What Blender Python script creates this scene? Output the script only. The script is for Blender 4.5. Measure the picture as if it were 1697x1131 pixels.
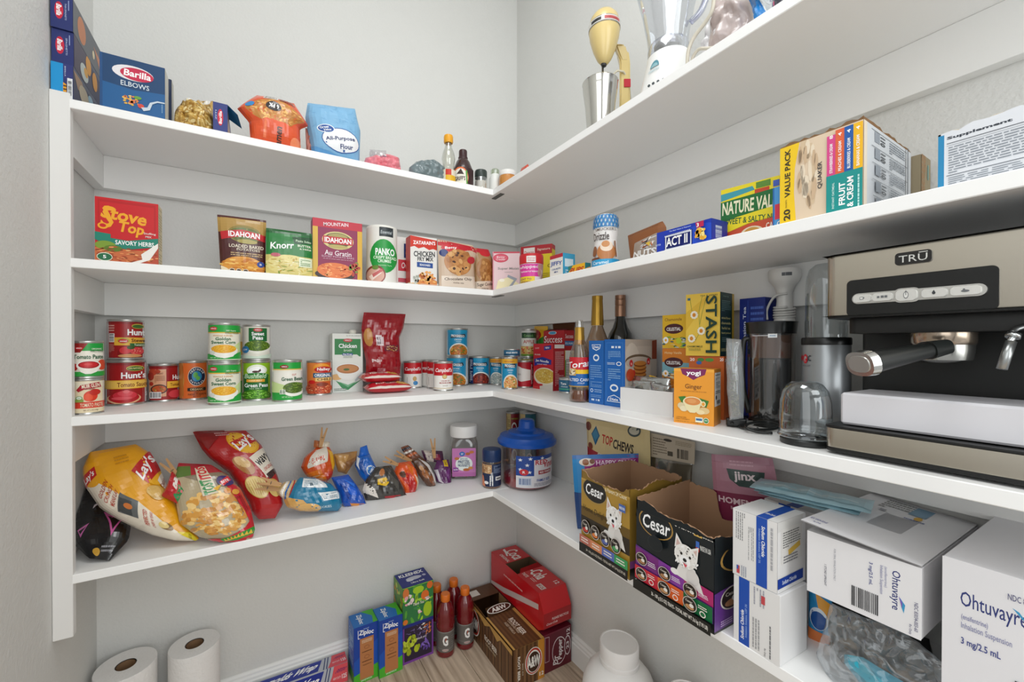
import bpy, bmesh, math, random
from mathutils import Vector, Matrix, noise
from mathutils.geometry import tessellate_polygon
PI = math.pi
C = bpy.context.scene.collection
for _o in list(bpy.data.objects): bpy.data.objects.remove(_o)
# ---------------------------------------------------------------- camera
D = .286                                   # shelf depth in metres
FPX = 685.26; CX0 = 811.94; CY0 = 576.36
YAW, PIT, ROL = math.radians(29.587), math.radians(-.3701), math.radians(.0226)
CAM = Vector((-3.4919*D, -5.3175*D, 3.9644*D))
_f = Vector((math.sin(YAW)*math.cos(PIT), math.cos(YAW)*math.cos(PIT), math.sin(PIT)))
_r = Vector((math.cos(YAW), -math.sin(YAW), 0)); _u = _r.cross(_f)
RT = _r*math.cos(ROL) + _u*math.sin(ROL); UP = -_r*math.sin(ROL) + _u*math.cos(ROL); FW = _f
cam = bpy.data.cameras.new('camera'); co = bpy.data.objects.new('camera', cam); C.objects.link(co)
cam.sensor_width = 36; cam.sensor_fit = 'HORIZONTAL'; cam.lens = FPX*36/1697
cam.shift_x = (848.5-CX0)/1697; cam.shift_y = (CY0-565.5)/1697
cam.clip_start = .01
M3 = Matrix((RT, UP, -FW)).transposed()
co.matrix_world = Matrix.Translation(CAM) @ M3.to_4x4()
bpy.context.scene.camera = co
# ---------------------------------------------------------------- world, lamps, exposure
sc = bpy.context.scene
sc.view_settings.view_transform = 'Standard'; sc.view_settings.look = 'None'
sc.view_settings.gamma = 1; sc.view_settings.use_curve_mapping = False
sc.view_settings.exposure = EXPOSURE = 0.1
w = bpy.data.worlds.new('world'); sc.world = w; w.use_nodes = True
w.node_tree.nodes['Background'].inputs[0].default_value = (.985, 1, .99, 1)
w.node_tree.nodes['Background'].inputs[1].default_value = .56
def area(name, loc, target, sx, sy, power, col=(.97, .995, .995)):
    l = bpy.data.lights.new(name, 'AREA'); l.shape = 'RECTANGLE'; l.size = sx; l.size_y = sy
    l.energy = power; l.color = col
    o = bpy.data.objects.new(name, l); C.objects.link(o); o.location = loc
    o.rotation_euler = (Vector(target)-Vector(loc)).to_track_quat('-Z', 'Y').to_euler()
    return o
area('ceiling_lamp', (-.75, -1.15, 2.66), (-.7, -1.0, 0), .6, .6, 6.5)
area('hall_light', (-.55, -2.7, 1.7), (-.8, 0, .9), 1.1, 1.9, 19)
area('left_fill_light', (-2.0, -2.0, 1.65), (-.3, -.7, .85), 1.2, 1.8, 11)  # fill lamp added at the left to brighten the faces of the right shelves
# ---------------------------------------------------------------- pixel -> point in the room
def ray(px, py): return (FW*FPX + RT*(px-CX0) - UP*(py-CY0)).normalized()
def onz(px, py, z):
    r = ray(px, py); return CAM + r*((z-CAM.z)/r.z)
def ony(px, py, y):
    r = ray(px, py); return CAM + r*((y-CAM.y)/r.y)
def onx(px, py, x):
    r = ray(px, py); return CAM + r*((x-CAM.x)/r.x)
def prj(P):
    d = Vector(P)-CAM; z = d.dot(FW); return CX0+FPX*d.dot(RT)/z, CY0-FPX*d.dot(UP)/z
# ---------------------------------------------------------------- materials
_m = {}
def lin(h):
    h = h.lstrip('#'); out = []
    for i in (0, 2, 4):
        c = int(h[i:i+2], 16)/255; out.append(c/12.92 if c <= .04045 else ((c+.055)/1.055)**2.4)
    return (*out, 1)
def mat(hx, rough=.45, metal=0, bump=0, bscale=300, trans=0, alpha=None, coat=0, var=0, vscale=6):
    key = (hx, rough, metal, bump, bscale, trans, alpha, coat, var, vscale)
    if key in _m: return _m[key]
    m = bpy.data.materials.new('m_'+hx.lstrip('#')); m.use_nodes = True; nt = m.node_tree
    b = nt.nodes['Principled BSDF']; b.inputs['Base Color'].default_value = lin(hx)
    b.inputs['Roughness'].default_value = rough; b.inputs['Metallic'].default_value = metal
    b.inputs['Coat Weight'].default_value = coat; b.inputs['Coat Roughness'].default_value = .12
    if bump or var:
        tc = nt.nodes.new('ShaderNodeTexCoord'); nz = nt.nodes.new('ShaderNodeTexNoise')
        nt.links.new(tc.outputs['Object'], nz.inputs['Vector'])
        if bump:
            nz.inputs['Scale'].default_value = bscale; bp = nt.nodes.new('ShaderNodeBump')
            bp.inputs['Strength'].default_value = bump; bp.inputs['Distance'].default_value = .002
            nt.links.new(nz.outputs['Fac'], bp.inputs['Height']); nt.links.new(bp.outputs[0], b.inputs['Normal'])
        if var:
            n2 = nt.nodes.new('ShaderNodeTexNoise'); n2.inputs['Scale'].default_value = vscale
            nt.links.new(tc.outputs['Object'], n2.inputs['Vector'])
            mx = nt.nodes.new('ShaderNodeMixRGB'); mx.inputs[1].default_value = lin(hx)
            c = lin(hx); mx.inputs[2].default_value = (c[0]*(1-var), c[1]*(1-var), c[2]*(1-var), 1)
            nt.links.new(n2.outputs['Fac'], mx.inputs[0]); nt.links.new(mx.outputs[0], b.inputs['Base Color'])
    _m[key] = m; return m
def clear(hx='#ffffff', face=.04, edge=.55, rough=.08, cloud=0):
    """thin clear plastic or glass: see-through, glossy towards its edges"""
    k = ('clear', hx, face, edge, rough, cloud)
    if k in _m: return _m[k]
    m = bpy.data.materials.new('clear_plastic'); m.use_nodes = True; nt = m.node_tree
    for n in list(nt.nodes): nt.nodes.remove(n)
    out = nt.nodes.new('ShaderNodeOutputMaterial'); mx = nt.nodes.new('ShaderNodeMixShader')
    tr = nt.nodes.new('ShaderNodeBsdfTransparent'); tr.inputs[0].default_value = lin(hx)
    gl = nt.nodes.new('ShaderNodeBsdfGlossy'); gl.inputs['Roughness'].default_value = rough
    gl.inputs[0].default_value = (.9, .93, .95, 1)
    lw = nt.nodes.new('ShaderNodeLayerWeight'); lw.inputs[0].default_value = .35
    mr = nt.nodes.new('ShaderNodeMapRange'); mr.inputs[3].default_value = face; mr.inputs[4].default_value = edge
    nt.links.new(lw.outputs['Facing'], mr.inputs[0]); nt.links.new(mr.outputs[0], mx.inputs[0])
    nt.links.new(tr.outputs[0], mx.inputs[1]); nt.links.new(gl.outputs[0], mx.inputs[2]); nt.links.new(mx.outputs[0], out.inputs[0])
    if cloud:
        df = nt.nodes.new('ShaderNodeBsdfDiffuse'); df.inputs[0].default_value = (.8, .82, .83, 1); m2 = nt.nodes.new('ShaderNodeMixShader'); m2.inputs[0].default_value = cloud
        nt.links.new(mx.outputs[0], m2.inputs[1]); nt.links.new(df.outputs[0], m2.inputs[2]); nt.links.new(m2.outputs[0], out.inputs[0])
    _m[k] = m; return m
WHITE = '#f1f0ee'
# ---------------------------------------------------------------- object helpers
def link(name, me, mats, parent=None, loc=None, rz=0, smooth=False):
    if isinstance(me, bmesh.types.BMesh):
        b = me; me = bpy.data.meshes.new(name); b.to_mesh(me); b.free()
    for m in (mats if isinstance(mats, (list, tuple)) else [mats]): me.materials.append(m)
    if smooth:
        for p in me.polygons: p.use_smooth = True
    o = bpy.data.objects.new(name, me); C.objects.link(o)
    if parent is not None: o.parent = parent
    if loc is not None: o.location = loc
    if rz: o.rotation_euler[2] = rz
    return o
def tag(o, label, cat, group=None, kind=None):
    if label: o['label'] = label
    if cat: o['category'] = cat
    if group: o['group'] = group
    if kind: o['kind'] = kind
    return o
def empty(name, loc=(0, 0, 0), rz=0, label=None, cat=None, group=None):
    o = bpy.data.objects.new(name, None); C.objects.link(o); o.location = loc; o.rotation_euler[2] = rz
    o.empty_display_size = .02
    return tag(o, label, cat, group)
def bbox(bm, a, b, bevel=0, seg=1):
    vs = [bm.verts.new((x, y, z)) for x in (a[0], b[0]) for y in (a[1], b[1]) for z in (a[2], b[2])]
    fs = [bm.faces.new([vs[i] for i in f]) for f in ((0, 1, 3, 2), (4, 6, 7, 5), (0, 4, 5, 1), (2, 3, 7, 6), (0, 2, 6, 4), (1, 5, 7, 3))]
    if bevel:
        es = list({e for f in fs for e in f.edges})
        bmesh.ops.bevel(bm, geom=es, offset=bevel, segments=seg, affect='EDGES', profile=.6)
    return bm
def boxm(a, b, bevel=0, seg=1):
    return bbox(bmesh.new(), a, b, bevel, seg)
def lathe(prof, seg=40, bm=None, mi=0, capb=True, capt=True, flute=None):
    """prof: [(r, z)...] from bottom to top"""
    bm = bm or bmesh.new(); rings = []
    for r, z in prof:
        rg = []
        for i in range(seg):
            a = 2*PI*i/seg; rr = r*(1+(flute(a, z) if flute else 0))
            rg.append(bm.verts.new((rr*math.cos(a), rr*math.sin(a), z)))
        rings.append(rg)
    for k in range(len(rings)-1):
        for i in range(seg):
            j = (i+1) % seg
            f = bm.faces.new((rings[k][i], rings[k][j], rings[k+1][j], rings[k+1][i])); f.smooth = True; f.material_index = mi
    if capb: bm.faces.new(list(reversed(rings[0]))).material_index = mi
    if capt: bm.faces.new(rings[-1]).material_index = mi
    return bm
def sharp(o, ang=35):
    me = o.data
    bm = bmesh.new(); bm.from_mesh(me)
    for e in bm.edges:
        if len(e.link_faces) == 2 and e.calc_face_angle(0) > math.radians(ang): e.smooth = False
    for f in bm.faces: f.smooth = True
    bm.to_mesh(me); bm.free(); return o
def tubem(pts, r, seg=8, bm=None, closed=False, taper=None):
    bm = bm or bmesh.new(); pts = [Vector(p) for p in pts]; rings = []
    n = len(pts); up = Vector((.12, .31, .94)).normalized()
    for i, p in enumerate(pts):
        t = (pts[min(i+1, n-1)]-pts[max(i-1, 0)]).normalized()
        a = t.cross(up)
        if a.length < .05: a = t.cross(Vector((1, 0, 0)))
        a.normalize(); b = t.cross(a)
        rr = r if taper is None else r*taper(i/(n-1))
        rings.append([bm.verts.new(p+a*rr*math.cos(2*PI*k/seg)+b*rr*math.sin(2*PI*k/seg)) for k in range(seg)])
    for k in range(n-1):
        for i in range(seg):
            j = (i+1) % seg; f = bm.faces.new((rings[k][i], rings[k][j], rings[k+1][j], rings[k+1][i])); f.smooth = True
    bm.faces.new(rings[0]); bm.faces.new(list(reversed(rings[-1])))
    bmesh.ops.recalc_face_normals(bm, faces=bm.faces)
    return bm
def spline(pts, n=40):
    pts = [Vector(p) for p in pts]; P = [pts[0]*2-pts[1]]+pts+[pts[-1]*2-pts[-2]]; out = []
    segs = len(pts)-1
    for i in range(n+1):
        t = i/n*segs; k = min(int(t), segs-1); t -= k
        a, b, c, d = P[k:k+4]
        out.append(.5*((2*b)+(c-a)*t+(2*a-5*b+4*c-d)*t*t+(3*b-a-3*c+d)*t**3))
    return out
def prism(poly, z0, z1, bevel=0):
    """extruded outline"""
    bm = bmesh.new(); a = [bm.verts.new((x, y, z0)) for x, y in poly]; b = [bm.verts.new((x, y, z1)) for x, y in poly]
    bm.faces.new(list(reversed(a))); bm.faces.new(b)
    for i in range(len(poly)):
        j = (i+1) % len(poly); bm.faces.new((a[i], a[j], b[j], b[i]))
    bmesh.ops.recalc_face_normals(bm, faces=bm.faces)
    if bevel: bmesh.ops.bevel(bm, geom=list(bm.edges), offset=bevel, segments=2, affect='EDGES', profile=.6)
    return bm
# ---------------------------------------------------------------- printed art: real thin faces laid on a surface
_tx = {}
def glyphs(s, bold=0, serif=0):
    k = (s, bold)
    if k in _tx: return _tx[k]
    cu = bpy.data.curves.new('t', 'FONT'); cu.body = s; cu.resolution_u = 2; cu.offset = bold*.5
    cu.fill_mode = 'FRONT'
    o = bpy.data.objects.new('t', cu)
    me = o.to_mesh()
    vs = [(v.co.x, v.co.y) for v in me.vertices]; fs = [tuple(p.vertices) for p in me.polygons]
    o.to_mesh_clear(); bpy.data.objects.remove(o); bpy.data.curves.remove(cu)
    if not vs: _tx[k] = ([], [], 1); return _tx[k]
    x0 = min(v[0] for v in vs); x1 = max(v[0] for v in vs); y0 = min(v[1] for v in vs); y1 = max(v[1] for v in vs)
    w_, h_ = max(x1-x0, 1e-4), max(y1-y0, 1e-4)
    _tx[k] = ([((x-x0)/w_-.5, (y-y0)/h_-.5) for x, y in vs], fs, w_/h_)
    return _tx[k]
class Art:
    """a flat print; u runs left to right 0..1, v from the top 0..1 to the bottom; each call lays one more ink"""
    def __init__(s, bg=None): s.ops = []; s.n = 0; (bg and s.rect(0, 0, 1, 1, bg))
    def add(s, col, polys): s.ops.append((s.n, col, polys)); s.n += 1; return s
    def rect(s, u0, v0, u1, v1, col): return s.add(col, [[(u0, v0), (u1, v0), (u1, v1), (u0, v1)]])
    def poly(s, col, pts):
        t = tessellate_polygon([[Vector((x, y, 0)) for x, y in pts]])
        return s.add(col, [[pts[i] for i in f] for f in t])
    def ell(s, u, v, ru, rv, col, n=24, a0=0, a1=360, rot=0):
        c, q = math.cos(math.radians(rot)), math.sin(math.radians(rot)); P = []
        for i in range(n if a1-a0 >= 360 else n+1):
            a = math.radians(a0+(a1-a0)*i/n); x, y = math.cos(a), -math.sin(a)
            P.append((u+ru*(x*c-y*q), v+rv*(x*q+y*c)))
        return s.add(col, [P])
    def ring(s, u, v, ru, rv, col, inner, k=.85): s.ell(u, v, ru, rv, col); return s.ell(u, v, ru*k, rv*k, inner)
    def text(s, t, u, v, w_, h, col, bold=.02, it=0, rot=0, arc=0):
        vs, fs, _ = glyphs(t, bold); c, q = math.cos(math.radians(rot)), math.sin(math.radians(rot)); out = []
        P = []
        for x, y in vs:
            X, Y = x*w_, -y*h; X -= Y*it; Y -= arc*(1-4*x*x)*1.0
            if rot in (90, -90, 270):
                X, Y = (-Y, X) if rot == 90 else (Y, -X)   # w_/h then count along the turned line
                P.append((u+X, v+Y))
            else: P.append((u+X*c-Y*q, v+X*q+Y*c))
        return s.add(col, [[P[i] for i in f] for f in fs])
    def blobs(s, u, v, ru, rv, n, r, cols, seed=1, asp=1, rs=None):
        rd = random.Random(seed); groups = {}
        for i in range(n):
            a = rd.random()*2*PI; q = math.sqrt(rd.random()); x = u+ru*q*math.cos(a); y = v+rv*q*math.sin(a)
            rr = r*rd.uniform(.6, 1.2); b = rd.random()*PI; k = rd.uniform(.5, 1) if asp == 1 else asp
            P = []
            for j in range(7):
                t = 2*PI*j/7; X = rr*math.cos(t); Y = rr*k*math.sin(t)
                P.append((x+(X*math.cos(b)-Y*math.sin(b)), y+(X*math.sin(b)+Y*math.cos(b))*(rs or ru and rv/ru or 1)))
            groups.setdefault(rd.randrange(len(cols)), []).append(P)
        for g, P in sorted(groups.items()): s.add(cols[g], P)
        return s
    def lines(s, u0, v0, u1, v1, rows, col, k=.45, seed=3, vert=False):
        rd = random.Random(seed+rows); P = []
        for i in range(rows):
            if vert:
                x = u0+(u1-u0)*(i+.5)/rows; hh = (u1-u0)/rows*k/2; y = v0
                while y < v1-.01:
                    L = (v1-v0)*rd.uniform(.04, .16); e = min(y+L, v1); P.append([(x-hh, y), (x+hh, y), (x+hh, e), (x-hh, e)]); y = e+(v1-v0)*.02
                    if rd.random() < .06: break
            else:
                y = v0+(v1-v0)*(i+.5)/rows; hh = (v1-v0)/rows*k/2; x = u0
                while x < u1-.01:
                    L = (u1-u0)*rd.uniform(.04, .16); e = min(x+L, u1); P.append([(x, y-hh), (e, y-hh), (e, y+hh), (x, y+hh)]); x = e+(u1-u0)*.02
                    if rd.random() < .06: break
        return s.add(col, P)
    def bars(s, u0, v0, u1, v1, n=14, vert=True, bg='#ffffff', ink='#1b1b1b', seed=2):
        if bg: s.rect(u0, v0, u1, v1, bg)
        rd = random.Random(seed); P = []; du, dv = (u1-u0), (v1-v0)
        for i in range(n):
            a = (i+.25)/n; b = a+rd.uniform(.25, .75)/n; a = a*.9+.05; b = b*.9+.05
            P.append([(u0+du*a, v0+dv*.08), (u0+du*b, v0+dv*.08), (u0+du*b, v1-dv*.12), (u0+du*a, v1-dv*.12)] if vert else
                     [(u0+du*.08, v0+dv*a), (u1-du*.12, v0+dv*a), (u1-du*.12, v0+dv*b), (u0+du*.08, v0+dv*b)])
        return s.add(ink, P)
def clip(poly, ax, lo, hi):
    for side, val in ((1, lo), (-1, hi)):
        out = []; n = len(poly)
        for i in range(n):
            a, b = poly[i], poly[(i+1) % n]; da, db = side*(a[ax]-val), side*(b[ax]-val)
            if da >= 0: out.append(a)
            if (da > 0 > db) or (da < 0 < db):
                t = da/(da-db); out.append((a[0]+(b[0]-a[0])*t, a[1]+(b[1]-a[1])*t))
        poly = out
        if len(poly) < 3: return []
    return poly
def split(polys, ax, n):
    if not n: return polys
    res = []
    for p in polys:
        lo = min(q[ax] for q in p); hi = max(q[ax] for q in p)
        a = max(0, math.floor(lo*n)); b = min(n-1, math.floor(hi*n))
        if a == b and lo >= 0 and hi <= 1: res.append(p); continue
        for k in range(a, b+1):
            c = clip(p, ax, k/n, (k+1)/n)
            if len(c) >= 3: res.append(c)
    return res
def prints(name, faces, parent, rough=.4, step=.00012, coat=0, metal=0, label=None, base=.0003):
    """faces: list of (Art, mapping(u,v)->(point, normal), nu, nv); one mesh for all of them"""
    verts = []; fcs = []; mi = []; cols = []
    for art, fn, nu, nv in faces:
        if art is None: continue
        for k, col, polys in art.ops:
            if col not in cols: cols.append(col)
            ci = cols.index(col)
            polys = [clip(clip(p, 0, 0, 1), 1, 0, 1) if (min(min(q) for q in p) < 0 or max(max(q) for q in p) > 1) else p for p in polys]
            polys = split(split([p for p in polys if len(p) >= 3], 0, nu), 1, nv)
            for p in polys:
                b = len(verts)
                for u, v in p:
                    P, N = fn(u, v); verts.append(P+N*(base+k*step))
                fcs.append(list(range(b, len(verts)))); mi.append(ci)
    if not fcs: return None
    me = bpy.data.meshes.new(name); me.from_pydata([tuple(v) for v in verts], [], fcs)
    for c in cols: me.materials.append(mat(c, rough, metal, coat=coat))
    me.polygons.foreach_set('material_index', mi)
    if any(f[2] for f in faces):
        me.polygons.foreach_set('use_smooth', [True]*len(fcs))
    o = bpy.data.objects.new(name, me); C.objects.link(o); o.parent = parent
    if label: o['label'] = label
    return o
# ---------------------------------------------------------------- placing
class Fr: pass
def fr(xl, xr, yt, z, yb=None, Y=None, X=None, rz=0, h=None, w_=None):
    """foot of a thing: left lower front corner on plane z, its width and height, from what the photo shows"""
    f = Fr(); f.rz = rz = math.radians(rz)
    if yb is not None: P = onz(xl, yb, z)
    elif Y is not None: P = ony(xl, yt, Y)
    else: P = onx(xl, yt, X)
    d = Vector((math.cos(rz), math.sin(rz))); P2 = Vector((P.x, P.y)); c2 = CAM.xy
    def hit(px):
        r = ray(px, yt).xy; A = Matrix(((r.x, -d.x), (r.y, -d.y))); b = P2-c2; s = A.inverted() @ b; return s[1]
    f.w = w_ or hit(xr)
    r = ray(xl, yt); f.h = h or (CAM.z + r.z*((P2-c2).length/r.xy.length) - z)
    f.o = Vector((P.x, P.y, z)); return f
def boxmap(w_, d, h, side):
    if side == 'front': return lambda u, v: (Vector((u*w_, 0, (1-v)*h)), Vector((0, -1, 0)))
    if side == 'right': return lambda u, v: (Vector((w_, u*d, (1-v)*h)), Vector((1, 0, 0)))
    if side == 'left': return lambda u, v: (Vector((0, (1-u)*d, (1-v)*h)), Vector((-1, 0, 0)))
    if side == 'top': return lambda u, v: (Vector((u*w_, (1-v)*d, h)), Vector((0, 0, 1)))
def carton(name, f, depth, col, label, cat='box', front=None, right=None, left=None, top=None, group=None, rough=.4, tilt=None, bevel=.0012, seam=None):
    o = link(name, boxm((0, 0, 0), (f.w, depth, f.h), bevel), mat(col, rough), loc=f.o, rz=f.rz)
    tag(o, label, cat, group)
    fs = [(a, boxmap(f.w, depth, f.h, s), 0, 0) for a, s in ((front, 'front'), (right, 'right'), (left, 'left'), (top, 'top')) if a]
    if fs: prints('printed_label', fs, o, rough)
    if seam:
        bm = bmesh.new(); bbox(bm, (f.w*.04, depth*.06, f.h), (f.w*.96, depth*.55, f.h+.0008))
        link('top_flap', bm, mat(seam, .5), parent=o)
    if tilt: o.rotation_euler = (tilt[0], tilt[1], f.rz)
    return o
def circ(xl, xr, yn, z):
    """centre and radius of a round thing standing on z whose nearest foot point is at pixel row yn"""
    xc = (xl+xr)/2; a = ray(xl, yn).xy.normalized(); b = ray(xr, yn).xy.normalized()
    half = a.angle(b)/2; s = math.sin(half); P = onz(xc, yn, z); dn = (P.xy-CAM.xy).length
    dc = dn/(1-s); m = (a+b).normalized(); c = CAM.xy+m*dc
    return Vector((c.x, c.y, z)), dc*s
def circd(xl, xr, z, Y=None, X=None):
    """the same, centre at a known distance"""
    a = ray(xl, CY0).xy.normalized(); b = ray(xr, CY0).xy.normalized(); half = a.angle(b)/2; m = (a+b).normalized()
    dc = (Y-CAM.y)/m.y if Y is not None else (X-CAM.x)/m.x
    c = CAM.xy+m*dc; return Vector((c.x, c.y, z)), dc*math.sin(half)
def zat(px, py, P):
    r = ray(px, py); return CAM.z+r.z*((Vector((P[0], P[1]))-CAM.xy).length/r.xy.length)
def facing(c): return math.atan2(CAM.y-c.y, CAM.x-c.x)
def cylmap(r, z0, z1, a0, span=PI):
    if span == PI:    # a label seen square on: spread it so that it reads as in the photo
        return lambda u, v: ((lambda a: (Vector((r*math.cos(a), r*math.sin(a), z1+(z0-z1)*v)), Vector((math.cos(a), math.sin(a), 0))))(a0+math.asin(max(-1, min(1, .985*(2*u-1))))))
    return lambda u, v: ((lambda a: (Vector((r*math.cos(a), r*math.sin(a), z1+(z0-z1)*v)), Vector((math.cos(a), math.sin(a), 0))))(a0+(u-.5)*span))
_canmesh = {}
def can(c, r, h, art, label, group=None, turn=0, name='food_can', metal='#c9c9c6', lab=(.035, .955), cat='can', full=None):
    o = empty(name, c, 0, label, cat, group)
    m = .0035; k = h
    p = [(r*.9, .002), (r*.9, 0), (r, 0), (r*1.012, .0015), (r, .003), (r*.975, .0045), (r*.975, h-.0055), (r, h-.0035), (r*1.012, h-.0015), (r*.98, h), (r*.94, h-.001), (r*.93, h-.004), (r*.3, h-.0042)]
    link('tin', lathe(p, 40), mat(metal, .28, .85), parent=o, smooth=False)
    z0, z1 = h*lab[0]+.002, h*lab[1]-.002
    a0 = facing(c)+math.radians(turn)
    faces = [(Art(full or '#cccccc'), cylmap(r*.99, z0, z1, a0, 2*PI), 40, 0), (art, cylmap(r*.99+.0001, z0, z1, a0, PI), 20, 0)]
    prints('paper_label', faces, o, .35)
    return o
# ---------------------------------------------------------------- soft bags
def poly_at(pts, n):
    """n points evenly spread along a polyline"""
    pts = [Vector(p) for p in pts]; L = [0]
    for a, b in zip(pts, pts[1:]): L.append(L[-1]+(b-a).length)
    out = []
    for i in range(n):
        t = L[-1]*i/(n-1); k = max(j for j in range(len(L)) if L[j] <= t+1e-12); k = min(k, len(pts)-2)
        s = (t-L[k])/max(L[k+1]-L[k], 1e-9); out.append(pts[k].lerp(pts[k+1], s))
    return out
def bag(name, left, right, where, thick, col, label, cat='bag', art=None, group=None, rough=.32, nu=16, nv=20, wr=.004, seed=0, coat=.3,
        prof=None, crimp=True, material=None, back=1.0, metal=0, parent=None, fscale=22, printlabel=None, zmin=None, ridge=.5, smoothart=True):
    """left / right: edge polylines in pixels from the bag's top to its bottom; where(px,py)->point on the bag's mid surface.
    thick: full thickness; the bag is a closed pillow of real depth with folds."""
    L = poly_at([where(*p) for p in left], nv+1); R = poly_at([where(*p) for p in right], nv+1)
    mid = sum((L[i]+R[i] for i in range(nv+1)), Vector())/(2*(nv+1))
    n = (R[nv//2]-L[nv//2]).cross(L[-1]-L[0]+R[-1]-R[0]).normalized()
    if n.dot(CAM-mid) < 0: n = -n
    rd = random.Random(seed); off = Vector((rd.random()*50, rd.random()*50, rd.random()*50))
    if prof is None: prof = lambda u, v: (max(0, 1-abs(2*u-1)**2.6)**.6)*(max(0, 1-abs(2*v-1)**3.2)**.7)
    def surf(u, v, s=1):
        u = min(max(u, 0), 1); v = min(max(v, 0), 1)
        t = v*nv; k = min(int(t), nv-1); t -= k
        a = L[k].lerp(L[k+1], t); b = R[k].lerp(R[k+1], t); P = a.lerp(b, u)
        q = prof(u, v); A = noise.noise(P*fscale+off*s); B = noise.noise(Vector((P.x*fscale*2.6, P.y*fscale*2.6, P.z*fscale*1.1))+off*s)
        fold = ridge*(abs(A)*2-.45)+(1-ridge)*A + .5*(.35-abs(B)*1.4)
        edge = min(1, 6*min(u, 1-u, v*1.2, (1-v)*1.2)+.25)
        P = P+n*(s*(q*thick/2*(1 if s > 0 else back)+.0006)+wr*fold*edge*(1 if s > 0 else -1)*s)
        if zmin is not None and P.z < zmin: P.z = zmin+.0003
        P.x = min(max(P.x, -4.8274*D+.003), -.003); P.y = min(P.y, -.003)
        return P
    bm = bmesh.new(); F = [[bm.verts.new(surf(i/nu, j/nv)) for i in range(nu+1)] for j in range(nv+1)]
    B = [[bm.verts.new(surf(i/nu, j/nv, -1)) for i in range(nu+1)] for j in range(nv+1)]
    for j in range(nv):
        for i in range(nu):
            bm.faces.new((F[j][i], F[j][i+1], F[j+1][i+1], F[j+1][i])); bm.faces.new((B[j][i], B[j+1][i], B[j+1][i+1], B[j][i+1]))
    for j in range(nv):
        bm.faces.new((F[j][0], F[j+1][0], B[j+1][0], B[j][0])); bm.faces.new((F[j][nu], B[j][nu], B[j+1][nu], F[j+1][nu]))
    for i in range(nu):
        bm.faces.new((F[0][i], B[0][i], B[0][i+1], F[0][i+1])); bm.faces.new((F[nv][i], F[nv][i+1], B[nv][i+1], B[nv][i]))
    bmesh.ops.recalc_face_normals(bm, faces=bm.faces)
    base = Vector((mid.x, mid.y, min(min(p.z for p in L), min(p.z for p in R))))
    for v in bm.verts: v.co -= base
    m = material or mat(col, rough, metal, coat=coat)
    o = link(name, bm, m, parent=parent, loc=None if parent else base, smooth=True)
    if parent is not None:
        o.location = base - parent.location
    if label: tag(o, label, None if parent else cat, group)
    def nrm(u, v):
        e = .01; a = surf(min(u+e, 1), v)-surf(max(u-e, 0), v); b = surf(u, min(v+e, 1))-surf(u, max(v-e, 0)); q = a.cross(b)
        if q.length < 1e-12: return n
        q.normalize(); return q if q.dot(n) > 0 else -q
    # sample the very facets of the mesh so the print lies on them
    SG = [[surf(i/nu, j/nv)-base for i in range(nu+1)] for j in range(nv+1)]
    NG = [[nrm(i/nu, j/nv) for i in range(nu+1)] for j in range(nv+1)]
    def fn(u, v):
        x = min(max(u, 0), 1)*nu; i = min(int(x), nu-1); x -= i; y = min(max(v, 0), 1)*nv; j = min(int(y), nv-1); y -= j
        g = lambda G: G[j][i].lerp(G[j][i+1], x).lerp(G[j+1][i].lerp(G[j+1][i+1], x), y)
        return g(SG), g(NG).normalized()
    o_fn = fn
    if art: prints('printed_film', [(art, fn, nu, nv)], o, rough, coat=coat, base=.0005, metal=metal, label=printlabel)
    bag.fn = o_fn; bag.base = base; bag.n = n
    return o
# ================================================================ the room
L = 4.8274*D; Z1, Z2, Z3, Z4 = (CAM.z+k*D for k in (1.8718, .6621, -.5541, -1.7652)); T = .0701*D
YF = -2.75; H = 2.72; RY = -1.80
wallm = mat('#dbdbd8', .85, bump=.5, bscale=130, var=.03)
paint = mat('#efefed', .5, bump=.05, bscale=60, var=.02)
shelfm = mat('#f9f9f8', .42, bump=.04, bscale=40, var=.02)
def struct(name, bm, m, label=None, parent=None):
    o = link(name, bm, m, parent=parent)
    if parent is None: o['kind'] = 'structure'
    if label: o['label'] = label
    return o
struct('wall_back', boxm((-L-.12, 0, -.02), (.12, .12, H)), wallm, 'pale grey textured wall behind the shelves')
struct('wall_right', boxm((0, YF, -.02), (.12, 0, H)), wallm, 'pale grey wall carrying the right hand shelves')
struct('wall_left', boxm((-L-.12, -1.2, -.02), (-L, 0, H)), wallm, 'pale grey textured wall at the left edge')
struct('ceiling', boxm((-L-.12, YF, H), (.12, .12, H+.1)), mat('#e9e8e6', .9), 'white ceiling above the top shelf')
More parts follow.
